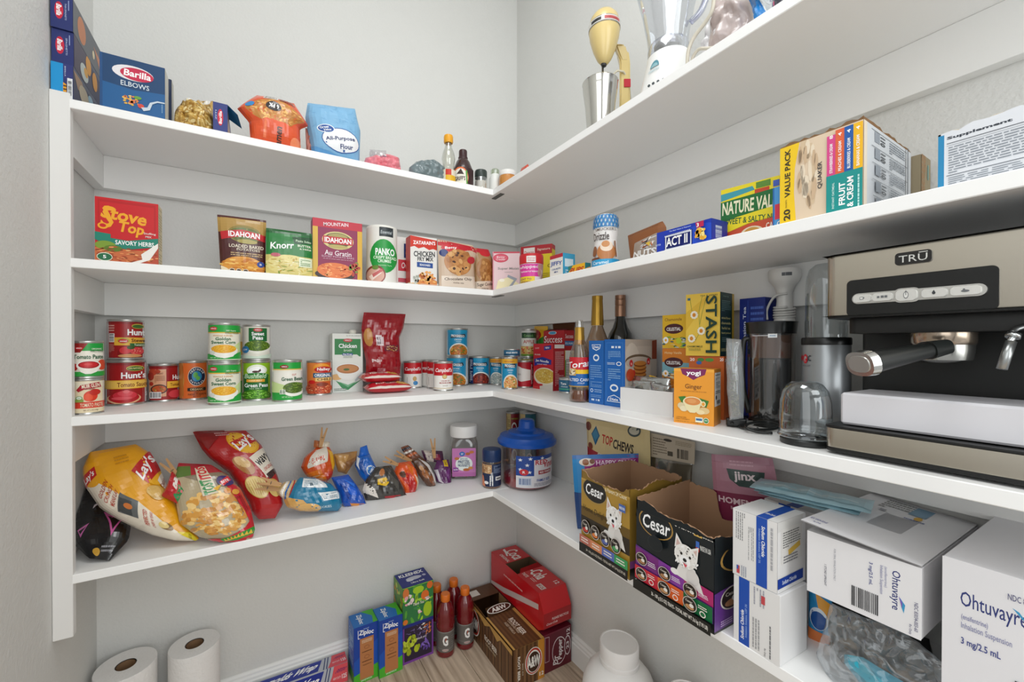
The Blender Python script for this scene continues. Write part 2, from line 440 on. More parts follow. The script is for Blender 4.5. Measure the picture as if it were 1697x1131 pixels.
# floor: planks run towards the back wall
floor = struct('floor', boxm((-L, YF, -.06), (0, 0, -.004)), mat('#3a2f27', .9), 'greyish brown wood plank floor')
def plankmat(i, a, b):
    m = bpy.data.materials.new('wood_plank'); m.use_nodes = True; nt = m.node_tree; bs = nt.nodes['Principled BSDF']
    tc = nt.nodes.new('ShaderNodeTexCoord'); mp = nt.nodes.new('ShaderNodeMapping'); mp.inputs['Scale'].default_value = (22, 1.6, 1)
    mp.inputs['Location'].default_value = (i*3.1, i*1.7, 0)
    nz = nt.nodes.new('ShaderNodeTexNoise'); nz.inputs['Scale'].default_value = 2.2; nz.inputs['Detail'].default_value = 9; nz.inputs['Distortion'].default_value = .6
    cr = nt.nodes.new('ShaderNodeValToRGB'); cr.color_ramp.elements[0].color = lin(a); cr.color_ramp.elements[1].color = lin(b)
    cr.color_ramp.elements[0].position = .3; cr.color_ramp.elements[1].position = .62
    nt.links.new(tc.outputs['Object'], mp.inputs[0]); nt.links.new(mp.outputs[0], nz.inputs['Vector']); nt.links.new(nz.outputs['Fac'], cr.inputs[0])
    nt.links.new(cr.outputs[0], bs.inputs['Base Color']); bs.inputs['Roughness'].default_value = .55; return m
pms = [plankmat(i, *c) for i, c in enumerate((('#9c8672', '#d6c2ac'), ('#a8937f', '#dccab6'), ('#8e7965', '#c9b39d'), ('#b09c8a', '#e0d0be')))]
pw = .149; k = 0
for i in range(10):
    x0 = -L+i*pw; y = -(.35+(i*37 % 90)/100); ys = [0]
    while ys[-1] > YF+.05: ys.append(max(YF, y)); y -= 1.2
    for a, b in zip(ys, ys[1:]):
        o = link('plank', boxm((x0+.0008, b+.0008, -.004), (min(x0+pw, 0)-.0008, a-.0008, 0), .0007), pms[(k*7+i*3) % 4], parent=floor); k += 1
# baseboards with a stepped moulding
def base(name, horiz, a, b, lab):
    bm = bmesh.new(); pr = [(0, 0), (.014, 0), (.014, .066), (.011, .069), (.011, .076), (.007, .081), (.007, .087), (.003, .0925), (0, .0935)]
    for d_ in (a, b):
        for q, z in pr: bm.verts.new((d_, -q, z) if horiz else (-q, d_, z))
    bm.verts.ensure_lookup_table(); n = len(pr)
    for i in range(n): j = (i+1) % n; bm.faces.new([bm.verts[q] for q in (i, j, n+j, n+i)])
    bm.faces.new([bm.verts[i] for i in range(n)]); bm.faces.new([bm.verts[n+i] for i in range(n)])
    bmesh.ops.recalc_face_normals(bm, faces=bm.faces); struct(name, bm, paint, lab)
base('baseboard_back', True, -L, 0, 'white stepped baseboard along the back wall')
base('baseboard_right', False, YF, -.014, 'white stepped baseboard along the right wall')
# shelves
def shelf(z, lab1, lab2):
    a = link('shelf_board', boxm((-L+.0005, -D, -T), (-.0005, -.0005, 0), .0012), shelfm, loc=(0, 0, z)); tag(a, lab1, 'shelf')
    b = link('shelf_board', boxm((-D, RY, -T), (-.0005, -D-.0008, 0), .0012), shelfm, loc=(0, 0, z)); tag(b, lab2, 'shelf')
    # mending plate screwed under the joint
    p = link('mending_plate', prism([(-D+.012+x, -D+y) for x, y in ((0, -.03), (.016, -.03), (.016, .03), (0, .03))], -T-.0018, -T-.0001), mat('#6f6f6c', .4, .8), parent=a)
    bm = bmesh.new()
    for y in (-.021, .021): lathe([(.0035, 0), (.0035, .0012)], 10, bm)
    return a
for z, n1, n2 in ((Z1, 'topmost white shelf on the back wall', 'topmost white shelf on the right wall, blender on it'),
        (Z2, 'second white shelf from the top on the back wall, boxed mixes on it', 'second white shelf from the top on the right wall, snack boxes on it'),
        (Z3, 'third white shelf from the top on the back wall, cans on it', 'third white shelf from the top on the right wall, under the espresso machine'),
        (Z4, 'lowest white shelf on the back wall, chip bags on it', 'lowest white shelf on the right wall, dog food boxes on it')):
    shelf(z, n1, n2)
CT, CH = .0878*D, .3117*D; n = 0
for z, nm in ((Z1, 'top'), (Z2, 'second'), (Z3, 'third'), (Z4, 'lowest')):
    for bmx, wn in ((boxm((-L+CT, -CT, z-T-CH), (-.0005, -.0005, z-T-.0003), .0008), 'back'), (boxm((-CT, RY, z-T-CH), (-.0005, -CT-.0005, z-T-.0003), .0008), 'right'),
                    (boxm((-L+.0005, -D+.019, z-T-CH), (-L+CT, -.0005, z-T-.0003), .0008), 'left')):
        if nm == 'lowest': bmx.free(); continue
        n += 1; o = struct('trim_%d' % n, bmx, paint, 'white cleat board under the %s shelf on the %s wall' % (nm, wn))
n += 1
st = boxm((-L+.0005, -D-.0005, 1.1338-2.24*D), (-L+.1176*D, -D+.0185, Z1+.012), .0012)
for sh in (Z1, Z2, Z3, Z4): pass
struct('trim_%d' % n, st, mat('#e9e8e6', .5), 'white upright board at the left end of the shelves')
# ================================================================ third shelf, back wall: cans, broth, noodles
def fit(c, r, lim=.003):
    s = 1.0
    for _ in range(60):
        q = CAM.xy+(c.xy-CAM.xy)*s
        if q.y+r*s*1.02 <= -lim and q.x+r*s*1.02 <= -lim: break
        s -= .004
    q = CAM.xy+(c.xy-CAM.xy)*s; return Vector((q.x, q.y, c.z)), r*s
def canp(xl, xr, yb, yt, art, label, z=Z3, group=None, **k):
    c, r = fit(*circ(xl, xr, yb, z)); a = (CAM.xy-c.xy).normalized()*r
    h = zat((xl+xr)/2, yt, (c.x+a.x, c.y+a.y))-z
    can(c, r, h, art, label, group, **k); return c, r, h
def stack(b, ru, yt, xc, art, label, group=None, dx=0, **k):
    """a can standing on can b"""
    c, r, h = b; r2 = r*ru; q = Vector((c.x+dx, c.y, c.z+h+.0005)); a = (CAM.xy-q.xy).normalized()*r2
    h2 = zat(xc, yt, (q.x+a.x, q.y+a.y))-q.z
    can(q, r2, h2, art, label, group, **k); return q, r2, h2
CG = 'canned food on the third shelf'
def a_muir():
    A = Art('#ead9b8'); A.rect(0, .02, 1, .2, '#e9e0c8'); A.rect(0, .66, 1, .86, '#d8402e'); A.rect(0, .86, 1, 1, '#ecdcb8')
    A.ell(.6, .48, .2, .17, '#d83a22'); A.ell(.53, .52, .13, .12, '#e5502c'); A.ell(.72, .36, .16, .1, '#c22a20')
    A.poly('#a8182a', [(.2, .28), (.32, .12), (.85, .04), (.9, .2), (.42, .26), (.26, .34)])
    A.text('MUIR GLEN', .6, .15, .5, .12, '#f4ead2', .04, rot=-6); A.text('ORGANIC', .58, .25, .3, .05, '#8a2020')
    A.ell(.28, .53, .09, .06, '#5f9c62'); A.ell(.28, .53, .07, .045, '#e8efe0'); A.text('USDA', .28, .53, .09, .03, '#2f6a3a')
    A.rect(.05, .57, .4, .66, '#8aa24c'); A.text('TOMATO PASTE', .62, .76, .62, .12, '#f3e8c8', .01); A.text('NET WT 6 OZ (170g)', .6, .93, .4, .05, '#7a5a40'); return A
def a_paste():
    A = Art('#eee9dc'); A.rect(0, 0, 1, .23, '#199b3c'); A.rect(0, 0, .28, .28, '#8d1e1b'); A.poly('#8d1e1b', [(.28, 0), (.5, .0), (.28, .28)])
    A.ell(.25, .15, .11, .045, '#c3222a'); A.text('WINCO', .25, .15, .15, .035, '#ffffff', .03)
    A.text('ORGANIC', .75, .17, .3, .05, '#eaf4df'); A.text('WINCO FOODS', .75, .24, .38, .06, '#2c6a3c', .03); A.text('Tomato Paste', .52, .41, .84, .13, '#1f5a3a', .04)
    A.ell(.1, .72, .12, .12, '#b5221e'); A.ell(.9, .66, .14, .16, '#d34626'); A.rect(0, .86, 1, 1, '#2c9a3e')
    A.ell(.52, .68, .34, .16, '#f5f3ee'); A.poly('#efebe2', [(.18, .68), (.86, .68), (.74, .87), (.58, .93), (.42, .93), (.3, .87)])
    A.ell(.52, .655, .29, .11, '#a3121a'); A.ell(.52, .65, .24, .08, '#c8222a'); A.ell(.5, .64, .12, .035, '#d84040'); return A
def a_hunts(kind):
    A = Art('#a5191c'); A.rect(0, 0, 1, .06, '#8c1618')
    if kind == 'sauce':
        A.ell(.72, .14, .22, .07, '#d6b84a'); A.ell(.72, .145, .2, .055, '#3f6a2a'); A.text('100% NATURAL', .72, .14, .34, .045, '#f2e6a0', .03)
        A.text("Hunt's", .68, .31, .6, .16, '#ffffff', .06); A.rect(0, .43, 1, .64, '#f0b73c'); A.rect(0, .45, 1, .62, '#f4c65c')
        A.text('Tomato Sauce', .66, .54, .74, .11, '#7a2c12', .03)
        A.ell(.45, .88, .4, .14, '#e7b287'); A.ell(.45, .86, .36, .13, '#b7141f'); A.ell(.47, .8, .28, .11, '#d63240'); A.ell(.48, .75, .18, .07, '#e04a55'); A.ell(.5, .71, .08, .04, '#ea6a70'); A.ell(.4, .87, .24, .04, '#e2525c')
        A.text('S', .97, .8, .04, .1, '#ffffff')
    elif kind == 'stew':
        A.bars(.06, .33, .2, .57, 12, False); A.lines(.05, .08, .2, .28, 3, '#e6b0a6'); A.lines(.05, .62, .2, .85, 7, '#d88f84')
        A.ell(.82, .12, .17, .07, '#c9b244'); A.ell(.82, .125, .15, .05, '#3f6a2a'); A.text("Hunt's", .84, .29, .6, .18, '#ffffff', .07)
        A.rect(.2, .44, 1, .66, '#f0b73c'); A.ell(.44, .53, .16, .08, '#b4b33a'); A.ell(.43, .54, .13, .06, '#d2302c'); A.text('stewed', .43, .54, .18, .05, '#ffffff', .03)
        A.text('Stewed', .86, .52, .44, .1, '#6b2a12', .04); A.rect(.6, .6, 1, .69, '#2a6c34'); A.text('Tomatoes', .86, .645, .3, .06, '#f2f0d8', .03)
        A.ell(.62, .86, .34, .14, '#8e1418'); A.ell(.48, .8, .15, .1, '#d8323a'); A.ell(.78, .82, .18, .11, '#e0444a'); A.ell(.62, .72, .1, .05, '#3c5a26'); A.blobs(.78, .82, .14, .08, 18, .025, ['#f08070', '#c82a30', '#f2a890'], 4)
        A.ell(.6, .95, .3, .05, '#d99b62')
    else:
        A.rect(.04, .1, .58, .9, '#e2a782'); A.rect(.04, .1, .58, .12, '#efc9a8'); A.ell(.16, .18, .12, .1, '#c2462c'); A.ell(.1, .3, .1, .12, '#a83626'); A.ell(.3, .16, .1, .06, '#b9442c'); A.ell(.12, .52, .06, .06, '#b8321f')
        A.text('GREAT', .38, .22, .22, .05, '#7a3020'); A.lines(.22, .28, .54, .48, 5, '#a86a50'); A.ell(.36, .68, .26, .14, '#3b2c26'); A.ell(.36, .68, .22, .11, '#c2582c'); A.blobs(.36, .68, .18, .08, 24, .03, ['#e8b04c', '#a83020', '#7a8a30'], 9)
        A.bars(.08, .76, .42, .95, 16); A.text("Hunt's", .98, .34, .42, .15, '#ffffff', .07); A.rect(.6, .46, 1, .66, '#f2b93e'); A.text('Tomato', .86, .56, .32, .09, '#6b2a12', .03)
        A.ell(.86, .84, .22, .12, '#d8404a')
    return A
def a_west():
    A = Art('#e8702c'); A.blobs(.07, .5, .07, .5, 40, .05, ['#d89c50', '#b8642c', '#eab46a', '#c27a38'], 3)
    A.ell(.6, .38, .3, .27, '#f6efe0'); A.ell(.6, .38, .285, .255, '#14224a'); A.ell(.6, .38, .17, .15, '#2c8ec0'); A.ell(.56, .34, .08, .08, '#5db247', rot=30); A.ell(.64, .43, .07, .06, '#6cc050')
    for i, ch in enumerate('WESTBRAE'):
        t = math.radians(150-i*17.5); A.text(ch, .6+.228*math.cos(t), .38-.2*math.sin(t), .045, .055, '#ffffff', .03, rot=90-math.degrees(t) if 0 else (math.degrees(-t)+90))
    for i, ch in enumerate('NATURAL'):
        t = math.radians(215+i*18); A.text(ch, .6+.228*math.cos(t), .38-.2*math.sin(t), .045, .055, '#ffffff', .03, rot=-(math.degrees(t)+90-360) if 0 else (270-math.degrees(t)))
    A.rect(.3, .7, .88, .79, '#24160e'); A.text('ORGANIC', .59, .745, .42, .06, '#f0c890', .03); A.text('GREAT', .6, .83, .22, .04, '#6a2a12', .02); A.text('NORTHERN', .6, .885, .56, .05, '#5a2410', .03); A.text('BEANS', .6, .94, .24, .035, '#6a2a12'); return A
def a_corn():
    A = Art('#eee9d8'); A.rect(0, .22, 1, .8, '#ece8d6'); A.poly('#cfe2a0', [(.55, .8), (1, .45), (1, .85), (.6, .9)]); A.rect(0, 0, 1, .2, '#1fa03c'); A.rect(0, .2, 1, .23, '#e8b648'); A.ell(.17, .1, .11, .055, '#c3222a'); A.text('WINCO', .17, .1, .16, .04, '#ffffff', .03)
    A.text('100% Organic', .7, .16, .3, .05, '#eaf4df'); A.text('WINCO FOODS', .72, .22, .42, .06, '#2c6a3c', .03)
    A.text('WHOLE KERNEL', .46, .3, .6, .045, '#c98a3c', .01); A.text('Golden', .46, .39, .46, .09, '#2d6a45', .045); A.text('Sweet Corn', .47, .49, .72, .09, '#2d6a45', .045)
    A.poly('#1fa03c', [(0, .82), (.25, .87), (.5, .93), (.8, .84), (1, .76), (1, 1), (0, 1)]); A.ell(.48, .74, .42, .17, '#f7f5ee'); A.poly('#f3f0e8', [(.06, .74), (.9, .74), (.75, .9), (.5, .95), (.25, .9)])
    A.ell(.48, .68, .37, .12, '#e9a820'); A.blobs(.48, .675, .34, .1, 150, .024, ['#f6c63a', '#fbd65c', '#eeb02a', '#f9cf4c'], 5, asp=1); A.ell(.15, .79, .07, .06, '#d9dcd4'); A.text('NET WT 15 OZ', .25, .93, .32, .035, '#d8f0d0'); A.rect(.0, .975, 1, 1, '#dfead0'); return A
def a_speas():
    A = Art('#e6e4d6'); A.rect(.22, .04, .86, .46, '#1d6b34'); A.ell(.54, .1, .16, .055, '#c3222a'); A.text('WINCO', .54, .1, .22, .035, '#ffffff', .03)
    A.text('Sweet', .54, .22, .44, .11, '#ffffff', .05); A.text('Peas', .54, .35, .36, .12, '#ffffff', .05); A.ell(.52, .66, .46, .2, '#eceadf'); A.ell(.52, .6, .44, .17, '#4a6a1c')
    A.blobs(.52, .6, .42, .16, 130, .028, ['#7d9c2e', '#8eae3a', '#6a8a24', '#9cba48', '#5c7a1e'], 7); A.ell(.12, .72, .12, .11, '#2a7ab0'); A.text('LOW', .12, .72, .12, .05, '#ffffff'); A.poly('#cfe0d0', [(0, .88), (.5, .94), (1, .85), (1, 1), (0, 1)]); return A
def a_gpeas():
    A = Art('#8fbf22'); A.ell(.5, .2, .34, .16, '#eef2e0'); A.ell(.5, .21, .28, .11, '#ffffff'); A.ell(.46, .24, .12, .03, '#4a2018'); A.poly('#4a2018', [(.5, .24), (.62, .16), (.64, .22), (.56, .27)])
    A.rect(.06, .34, .88, .92, '#1b6a2a'); A.ell(.47, .36, .43, .09, '#2c8030'); A.text("Bushfield", .46, .36, .7, .13, '#d8efd0', .02, it=.2); A.rect(.16, .45, .76, .53, '#e8a02c'); A.text('HARVEST', .46, .49, .44, .04, '#fff4c8', .02)
    A.text('Green Peas', .48, .62, .76, .11, '#ffffff', .04); A.text('NO SALT', .46, .71, .4, .035, '#cfe8c0'); A.ell(.47, .93, .5, .2, '#3f7a14'); A.blobs(.5, .88, .5, .12, 110, .036, ['#7fcb3a', '#94dc4a', '#6ab82a', '#b0ea6a'], 6); return A
def a_beans():
    A = Art('#efece2'); A.rect(0, 0, 1, .17, '#1fa03c'); A.rect(0, .17, 1, .2, '#e0b95a'); A.rect(0, .78, 1, 1, '#1f9f3c'); A.rect(0, .2, 1, .24, '#eeeada'); A.ell(.4, .11, .14, .05, '#8d1e1b'); A.text('WINCO', .4, .11, .18, .035, '#ffffff', .03)
    A.text('CUT', .72, .33, .14, .05, '#c94a3c'); A.text('Green Beans', .68, .44, .74, .1, '#1f5a3a', .045); A.poly('#c8dc98', [(0, .5), (.5, .62), (.5, .8), (0, .8)]); A.ell(.72, .74, .38, .17, '#f5f3ea'); A.ell(.72, .68, .36, .15, '#48641e')
    A.blobs(.72, .68, .33, .13, 70, .06, ['#7c9a38', '#5f8226', '#93b04c', '#4e6e20'], 8, asp=.26); A.bars(.26, .72, .44, .84, 7, True, '#e8eee0', '#5c7a60'); A.text('NET WT 14.5 OZ', .5, .92, .34, .04, '#cdf0c4'); return A
def a_chili():
    A = Art('#d9622a'); A.ell(.2, .3, .3, .35, '#e8843c'); A.ell(.6, .16, .32, .14, '#f0a030'); A.ell(.66, .22, .34, .1, '#c42020'); A.text('Nalley', .68, .22, .5, .12, '#ffffff', .05)
    A.rect(.28, .33, .98, .48, '#1d5f86'); A.text('ORIGINAL', .64, .405, .62, .1, '#ffffff', .05); A.rect(.36, .48, .98, .6, '#f2c878'); A.text('CHILI', .68, .54, .5, .08, '#5c3418', .05)
    A.ell(.5, .84, .5, .22, '#c8502c'); A.blobs(.5, .84, .46, .18, 90, .035, ['#e87848', '#f0a070', '#b83c20', '#f4b888', '#8c2a18'], 9); A.ell(.24, .62, .12, .06, '#d6221e'); A.ell(.62, .7, .22, .06, '#8c3a24'); return A
g_a = canp(115, 173, 688, 628, a_muir(), 'small tomato paste can with a cream and red label, below the green-topped paste can', group=None)
stack(g_a, 1, 565, 146, a_paste(), 'tomato paste can with a green and white label, stacked at the left end', turn=4)
b = canp(174, 243, 673, 597, a_hunts('sauce'), 'large red tomato sauce can with a yellow band, bottom of its stack', turn=0)
stack(b, .9, 529, 204, a_hunts('stew'), 'red stewed tomatoes can standing on the large tomato sauce can', turn=0)
canp(245, 297, 665, 603, a_hunts('back'), 'red tomato can turned to show its peach recipe panel and barcode')
canp(297, 345, 664, 598, a_west(), 'orange bean can with a round dark blue emblem')
b = canp(345, 399, 672, 601, a_corn(), 'sweet corn can with green top, the lower of the two corn cans')
stack(b, .99, 535, 372, a_corn(), 'sweet corn can with green top, stacked on another corn can')
bb = canp(366, 405, 645, 592, Art('#e8c870').rect(0, .6, 1, 1, '#4a9a3c'), 'can half hidden behind the stacked corn cans, lower one', full='#e8c870')
stack(bb, 1, 541, 386, Art('#e6dfc0').rect(0, .5, 1, 1, '#d9a842'), 'can half hidden behind the upper corn can', full='#dcd3a8')
b = canp(401, 450, 665, 598, a_gpeas(), 'green peas can with a bright green label, under the sweet peas can')
stack(b, .96, 538, 428, a_speas(), 'sweet peas can with a white label, on top of the green peas can')
canp(451, 501, 667, 597, a_beans(), 'cut green beans can standing alone right of the peas cans')
canp(507, 550, 656, 598, a_chili(), 'orange chili can between the green beans and the broth carton')
# broth carton
def a_broth():
    A = Art('#e9ebe4'); A.text('ALL NATURAL INGREDIENTS', .7, .035, .5, .018, '#6a7a6a'); A.poly('#18803a', [(.07, .09), (.93, .09), (.93, .4), (.86, .36), (.07, .36)]); A.poly('#18803a', [(.78, .35), (.93, .33), (.9, .4)])
    A.ell(.5, .115, .15, .03, '#c3222a'); A.text('WINCO', .5, .115, .2, .022, '#ffffff', .03); A.text('Chicken', .5, .21, .6, .075, '#ffffff', .05); A.text('broth', .5, .285, .26, .045, '#e2f0d8', .01, it=.2)
    A.rect(.32, .335, .66, .375, '#1d4a90'); A.text('Fat Free', .49, .355, .28, .026, '#ffffff', .04); A.lines(.35, .385, .65, .42, 2, '#8a9a8a')
    A.poly('#dfe4df', [(.0, .78), (.4, .9), (1, .78), (1, 1), (0, 1)]); A.poly('#2f8a50', [(.1, .8), (.5, .9), (.95, .8), (.5, .97), (.3, .93)]); A.poly('#74b488', [(.2, .82), (.5, .88), (.8, .82), (.5, .92)])
    A.ell(.13, .74, .2, .05, '#e2b070', rot=-25); A.ell(.5, .62, .44, .11, '#f3f3f0'); A.poly('#eeeeea', [(.07, .62), (.93, .62), (.78, .75), (.6, .8), (.4, .8), (.22, .75)]); A.ell(.5, .605, .37, .08, '#b8733c'); A.ell(.5, .6, .32, .06, '#c6854a'); A.ell(.45, .615, .1, .02, '#4a6a2a')
    A.poly('#b9bfc4', [(.72, .8), (.98, .66), (.99, .7), (.76, .83)]); A.lines(.05, .93, .45, .98, 2, '#7a8a80'); return A
f = fr(551, 601, 553, Z3, yb=651); o = carton('broth_carton', f, .06, '#e9ebe4', 'white and green chicken broth carton with a soup bowl picture', 'carton', front=a_broth(), right=Art('#dfe4dc').rect(0, .1, 1, .35, '#18803a'))
link('cap', lathe([(.012, 0), (.0125, .004), (.0125, .012), (.011, .0135)], 20), mat('#e9e8dc', .4), parent=o, loc=(f.w*.72, .03, f.h), smooth=False)
# instant noodles
wh = lambda Y: (lambda px, py: ony(px, py, Y))
pf = fr(603, 688, 640, Z3, yb=652, h=.02)
def a_nood(flip=0):
    A = Art('#c01f2c'); A.rect(0, 0, 1, .12, '#e9d7c8'); A.rect(0, .88, 1, 1, '#e6d5cc'); A.text('SOUP', .35, .24, .4, .14, '#f2dcd8', .03); A.text('Top Ramen' if 0 else 'Maruchan', .45, .52, .5, .3, '#f5ece0', .05)
    A.ell(.82, .5, .16, .3, '#d8a446'); A.blobs(.82, .5, .14, .26, 40, .03, ['#f0cc6a', '#c08830', '#f6dc8c'], 5, asp=.4); A.ell(.97, .45, .04, .16, '#2c6ab8'); return A
def lying(name, xl, xr, yf, z, depth, h, col, label, art, rz=0, seed=1, group=None, wr=.003, zp=None):
    P = onz(xl, yf, zp or z); Q = onz(xr, yf, zp or z)
    o = None; w_ = (Q-P).length; rzr = rz; d = Vector((math.cos(rzr), math.sin(rzr), 0)); nb = Vector((-d.y, d.x, 0))
    bm = bmesh.new(); nx, ny = 18, 10; rd = random.Random(seed); off = Vector((rd.random()*9, rd.random()*9, 0))
    def S(u, v, s):
        q = (max(0, 1-abs(2*u-1)**4)**.6)*(max(0, 1-abs(2*v-1)**2.5)**.6); n_ = noise.noise(Vector((u*w_*60, v*depth*60, s))+off)*wr*(1 if s > 0 else .2)
        zz = h*.5+(h*.5*q if s > 0 else -h*.5*q)+n_*(.3+q)
        return d*(u*w_)+nb*(v*depth)+Vector((0, 0, max(zz, .0004)))
    T_ = [[bm.verts.new(S(i/nx, j/ny, 1)) for i in range(nx+1)] for j in range(ny+1)]; Bq = [[bm.verts.new(S(i/nx, j/ny, -1)-Vector((0, 0, .0003))) for i in range(nx+1)] for j in range(ny+1)]
    for j in range(ny):
        for i in range(nx):
            bm.faces.new((T_[j][i], T_[j][i+1], T_[j+1][i+1], T_[j+1][i])); bm.faces.new((Bq[j][i], Bq[j+1][i], Bq[j+1][i+1], Bq[j][i+1]))
    for j in range(ny): bm.faces.new((T_[j][0], T_[j+1][0], Bq[j+1][0], Bq[j][0])); bm.faces.new((T_[j][nx], Bq[j][nx], Bq[j+1][nx], T_[j+1][nx]))
    for i in range(nx): bm.faces.new((T_[0][i], Bq[0][i], Bq[0][i+1], T_[0][i+1])); bm.faces.new((T_[ny][i], T_[ny][i+1], Bq[ny][i+1], Bq[ny][i]))
    bmesh.ops.recalc_face_normals(bm, faces=bm.faces)
    o = link(name, bm, mat(col, .3, coat=.4), loc=(P.x, P.y, z+.0004), smooth=True); tag(o, label, 'packet', group)
    SG = [[S(i/nx, j/ny, 1) for i in range(nx+1)] for j in range(ny+1)]
    def fn(u, v):
        v = (1-v)*.6; x = min(max(u, 0), 1)*nx; i = min(int(x), nx-1); x -= i; y = min(max(v, 0), 1)*ny; j = min(int(y), ny-1); y -= j
        p = SG[j][i].lerp(SG[j][i+1], x).lerp(SG[j+1][i].lerp(SG[j+1][i+1], x), y)
        n1 = (SG[j][i+1]-SG[j][i]).cross(SG[j+1][i]-SG[j][i]).normalized(); return p, n1
    prints('printed_film', [(art, fn, nx, ny)], o, .3, coat=.4, base=.0006); return o
lying('noodle_packet', 610, 688, 655, Z3, .085, .034, '#b81c28', 'red instant noodle packet, bottom one of two lying flat', a_nood(), seed=3)
lying('noodle_packet', 603, 668, 654, Z3+.0325, .085, .034, '#b81c28', 'red instant noodle packet lying on top of another packet', a_nood(), seed=5, rz=.02, zp=Z3)
yb_ = onz(640, 654, Z3).y+.128
A = Art('#9e0f1e'); A.rect(.3, .33, .5, .48, '#e6d8dc'); A.bars(.32, .35, .42, .47, 6, True, None, '#40303a'); A.rect(.5, .47, .92, .56, '#7a2a3a'); A.blobs(.72, .52, .16, .04, 30, .025, ['#e0b46a', '#c88a40', '#f2dc9c'], 3); A.text('N', .22, .7, .16, .05, '#f0dcdc'); A.text('NOODLE SOUP', .27, .7, .24, .03, '#f0d0d0', .04)
A.ell(.13, .36, .1, .13, '#c98a42'); A.lines(.28, .8, .5, .86, 3, '#e0a0a8')
bag('noodle_bag', [(603, 518), (599, 545), (602, 575), (607, 600), (606, 632)], [(672, 521), (668, 545), (662, 560), (664, 600), (662, 632)], wh(yb_), .05, '#9e0f1e', 'crumpled red multipack of instant noodles standing on two flat packets', 'bag', A, rough=.22, wr=.009, seed=4, coat=.6, fscale=26, nv=28, nu=20, zmin=Z3)
# soup cans
def a_camp():
    A = Art('#f1eee8'); A.rect(0, 0, 1, .46, '#c3131f'); A.text("Campbell's", .52, .27, .82, .2, '#ffffff', .03, it=.25); A.ell(.57, .5, .12, .085, '#b9954a'); A.ell(.57, .5, .09, .062, '#d9bd7c'); A.text('CREAM OF', .6, .66, .42, .045, '#a8202a', .02); A.text('MUSHROOM', .6, .74, .56, .055, '#a8202a', .04); A.text('SOUP', .6, .85, .24, .04, '#8a8078'); A.rect(0, .94, 1, .955, '#c8a860'); return A
def a_camp2():
    A = Art('#efece6'); A.rect(0, 0, 1, .46, '#c3131f'); A.text("Campbell's", .5, .27, .8, .18, '#ffffff', .02, it=.2); A.lines(.2, .6, .24, .9, 1, '#7a7470', vert=True); return A
def a_prog(top='#1a98c4', food=0, ):
    A = Art('#1590bf'); A.rect(0, 0, 1, .1, top)
    if top != '#1a98c4': A.rect(0, 0, 1, .16, top); A.text('RICH & HEARTY', .5, .09, .6, .06, '#b8401c', .03)
    A.poly('#2b3440', [(.18, .22), (.85, .16), (.88, .28), (.2, .33)]); A.text('PROGRESSO', .52, .245, .6, .1, '#f4f6f8', .06, rot=3); A.text('CHICKEN', .53, .39, .34, .055, '#e8f6fb', .03); A.text('NOODLE', .55, .47, .22, .04, '#c8ecf8')
    A.lines(.03, .4, .07, .8, 1, '#bfe6f4', vert=True); A.ell(.56, .86, .43, .33, '#e9ece6'); cs = [['#e09838', '#b86c1c', '#f0c060', '#5a7a2a', '#cc5a24'], ['#8c2c1c', '#6a1c14', '#b84828', '#a03020'], ['#f0d8a0', '#e8a860', '#d86838', '#80a040', '#f6e8c0'], ['#c8ccc8', '#a8b4b0', '#e6e8e2', '#8ca0a8']][food]
    A.ell(.56, .88, .39, .3, cs[1]); A.blobs(.56, .83, .36, .22, 90, .04, cs, food+2); return A
SG_ = 'soup cans in the middle of the third shelf'
canp(668, 700, 643, 599, a_camp2().ell(.6, .66, .1, .1, '#c8a060').ell(.64, .84, .12, .09, '#3a86c0'), 'red and white soup can beside the noodle packets, leftmost of the four')
canp(697, 725, 639, 597, a_camp2(), 'red and white soup can second from the left, mostly hidden behind others', turn=-20)
canp(708, 738, 645.2, 598, a_camp2(), 'red and white soup can third from the left, just behind the front one', turn=-20)
canp(718, 751, 649, 600, a_camp(), 'red and white cream of mushroom soup can standing in front of its three neighbours')
b = canp(740, 776, 638.5, 591, a_prog(), 'blue noodle soup can under another blue can', turn=-14)
stack(b, 1, 544, 757, a_prog(), 'blue soup can with a bowl of orange soup, on top of another')
canp(777, 812, 638.5, 591, a_prog(food=1).rect(0, 0, .22, 1, '#1c2f60').lines(.05, .05, .18, .95, 14, '#dfe6f2'), 'blue soup can with red bean soup picture, right of the two stacked ones')
canp(812, 838, 639, 592, a_prog('#e8a428', 3), 'blue and yellow soup can partly hidden behind its right neighbour', turn=-20)
b = canp(831, 858, 646, 592, a_prog('#e8b030', 2), 'blue and yellow soup can with a creamy noodle picture, in the corner')
def a_back():
    A = Art('#f2efec'); A.poly('#b01628', [(0, 0), (1, 0), (1, .34), (.75, .3), (.4, .24), (.1, .12)]); A.poly('#bf1a2c', [(0, .98), (.05, .72), (.35, .8), (.8, .74), (1, .72), (1, 1), (0, 1)]); A.blobs(.1, .7, .1, .1, 14, .04, ['#8c1420', '#c83038'], 3); A.poly('#14284a', [(.02, .15), (.18, .25), (.04, .34)]); A.lines(.14, .46, .34, .54, 2, '#9a9490'); A.rect(.84, .05, .97, .95, '#b01628'); A.lines(.86, .08, .95, .92, 16, '#f0e0e0'); return A
canp(853, 884, 643.5, 598, a_back(), 'small can turned to show its plain white back label')
c_, r_, h_ = b
def tuna(c, r, h, art, label):
    can(c, r, h, art, label, None, name='tuna_can', cat='can', lab=(.06, .9), full='#14648a')
tuna(Vector((c_.x+.012, c_.y+.004, c_.z+h_+.0006)), r_*1.0, .028, Art('#14648a').text('SOLID WHITE', .5, .45, .7, .3, '#ffffff', .05).rect(0, .7, 1, .9, '#0d4a6c'), 'flat blue tuna can lying on top of a soup can in the corner')
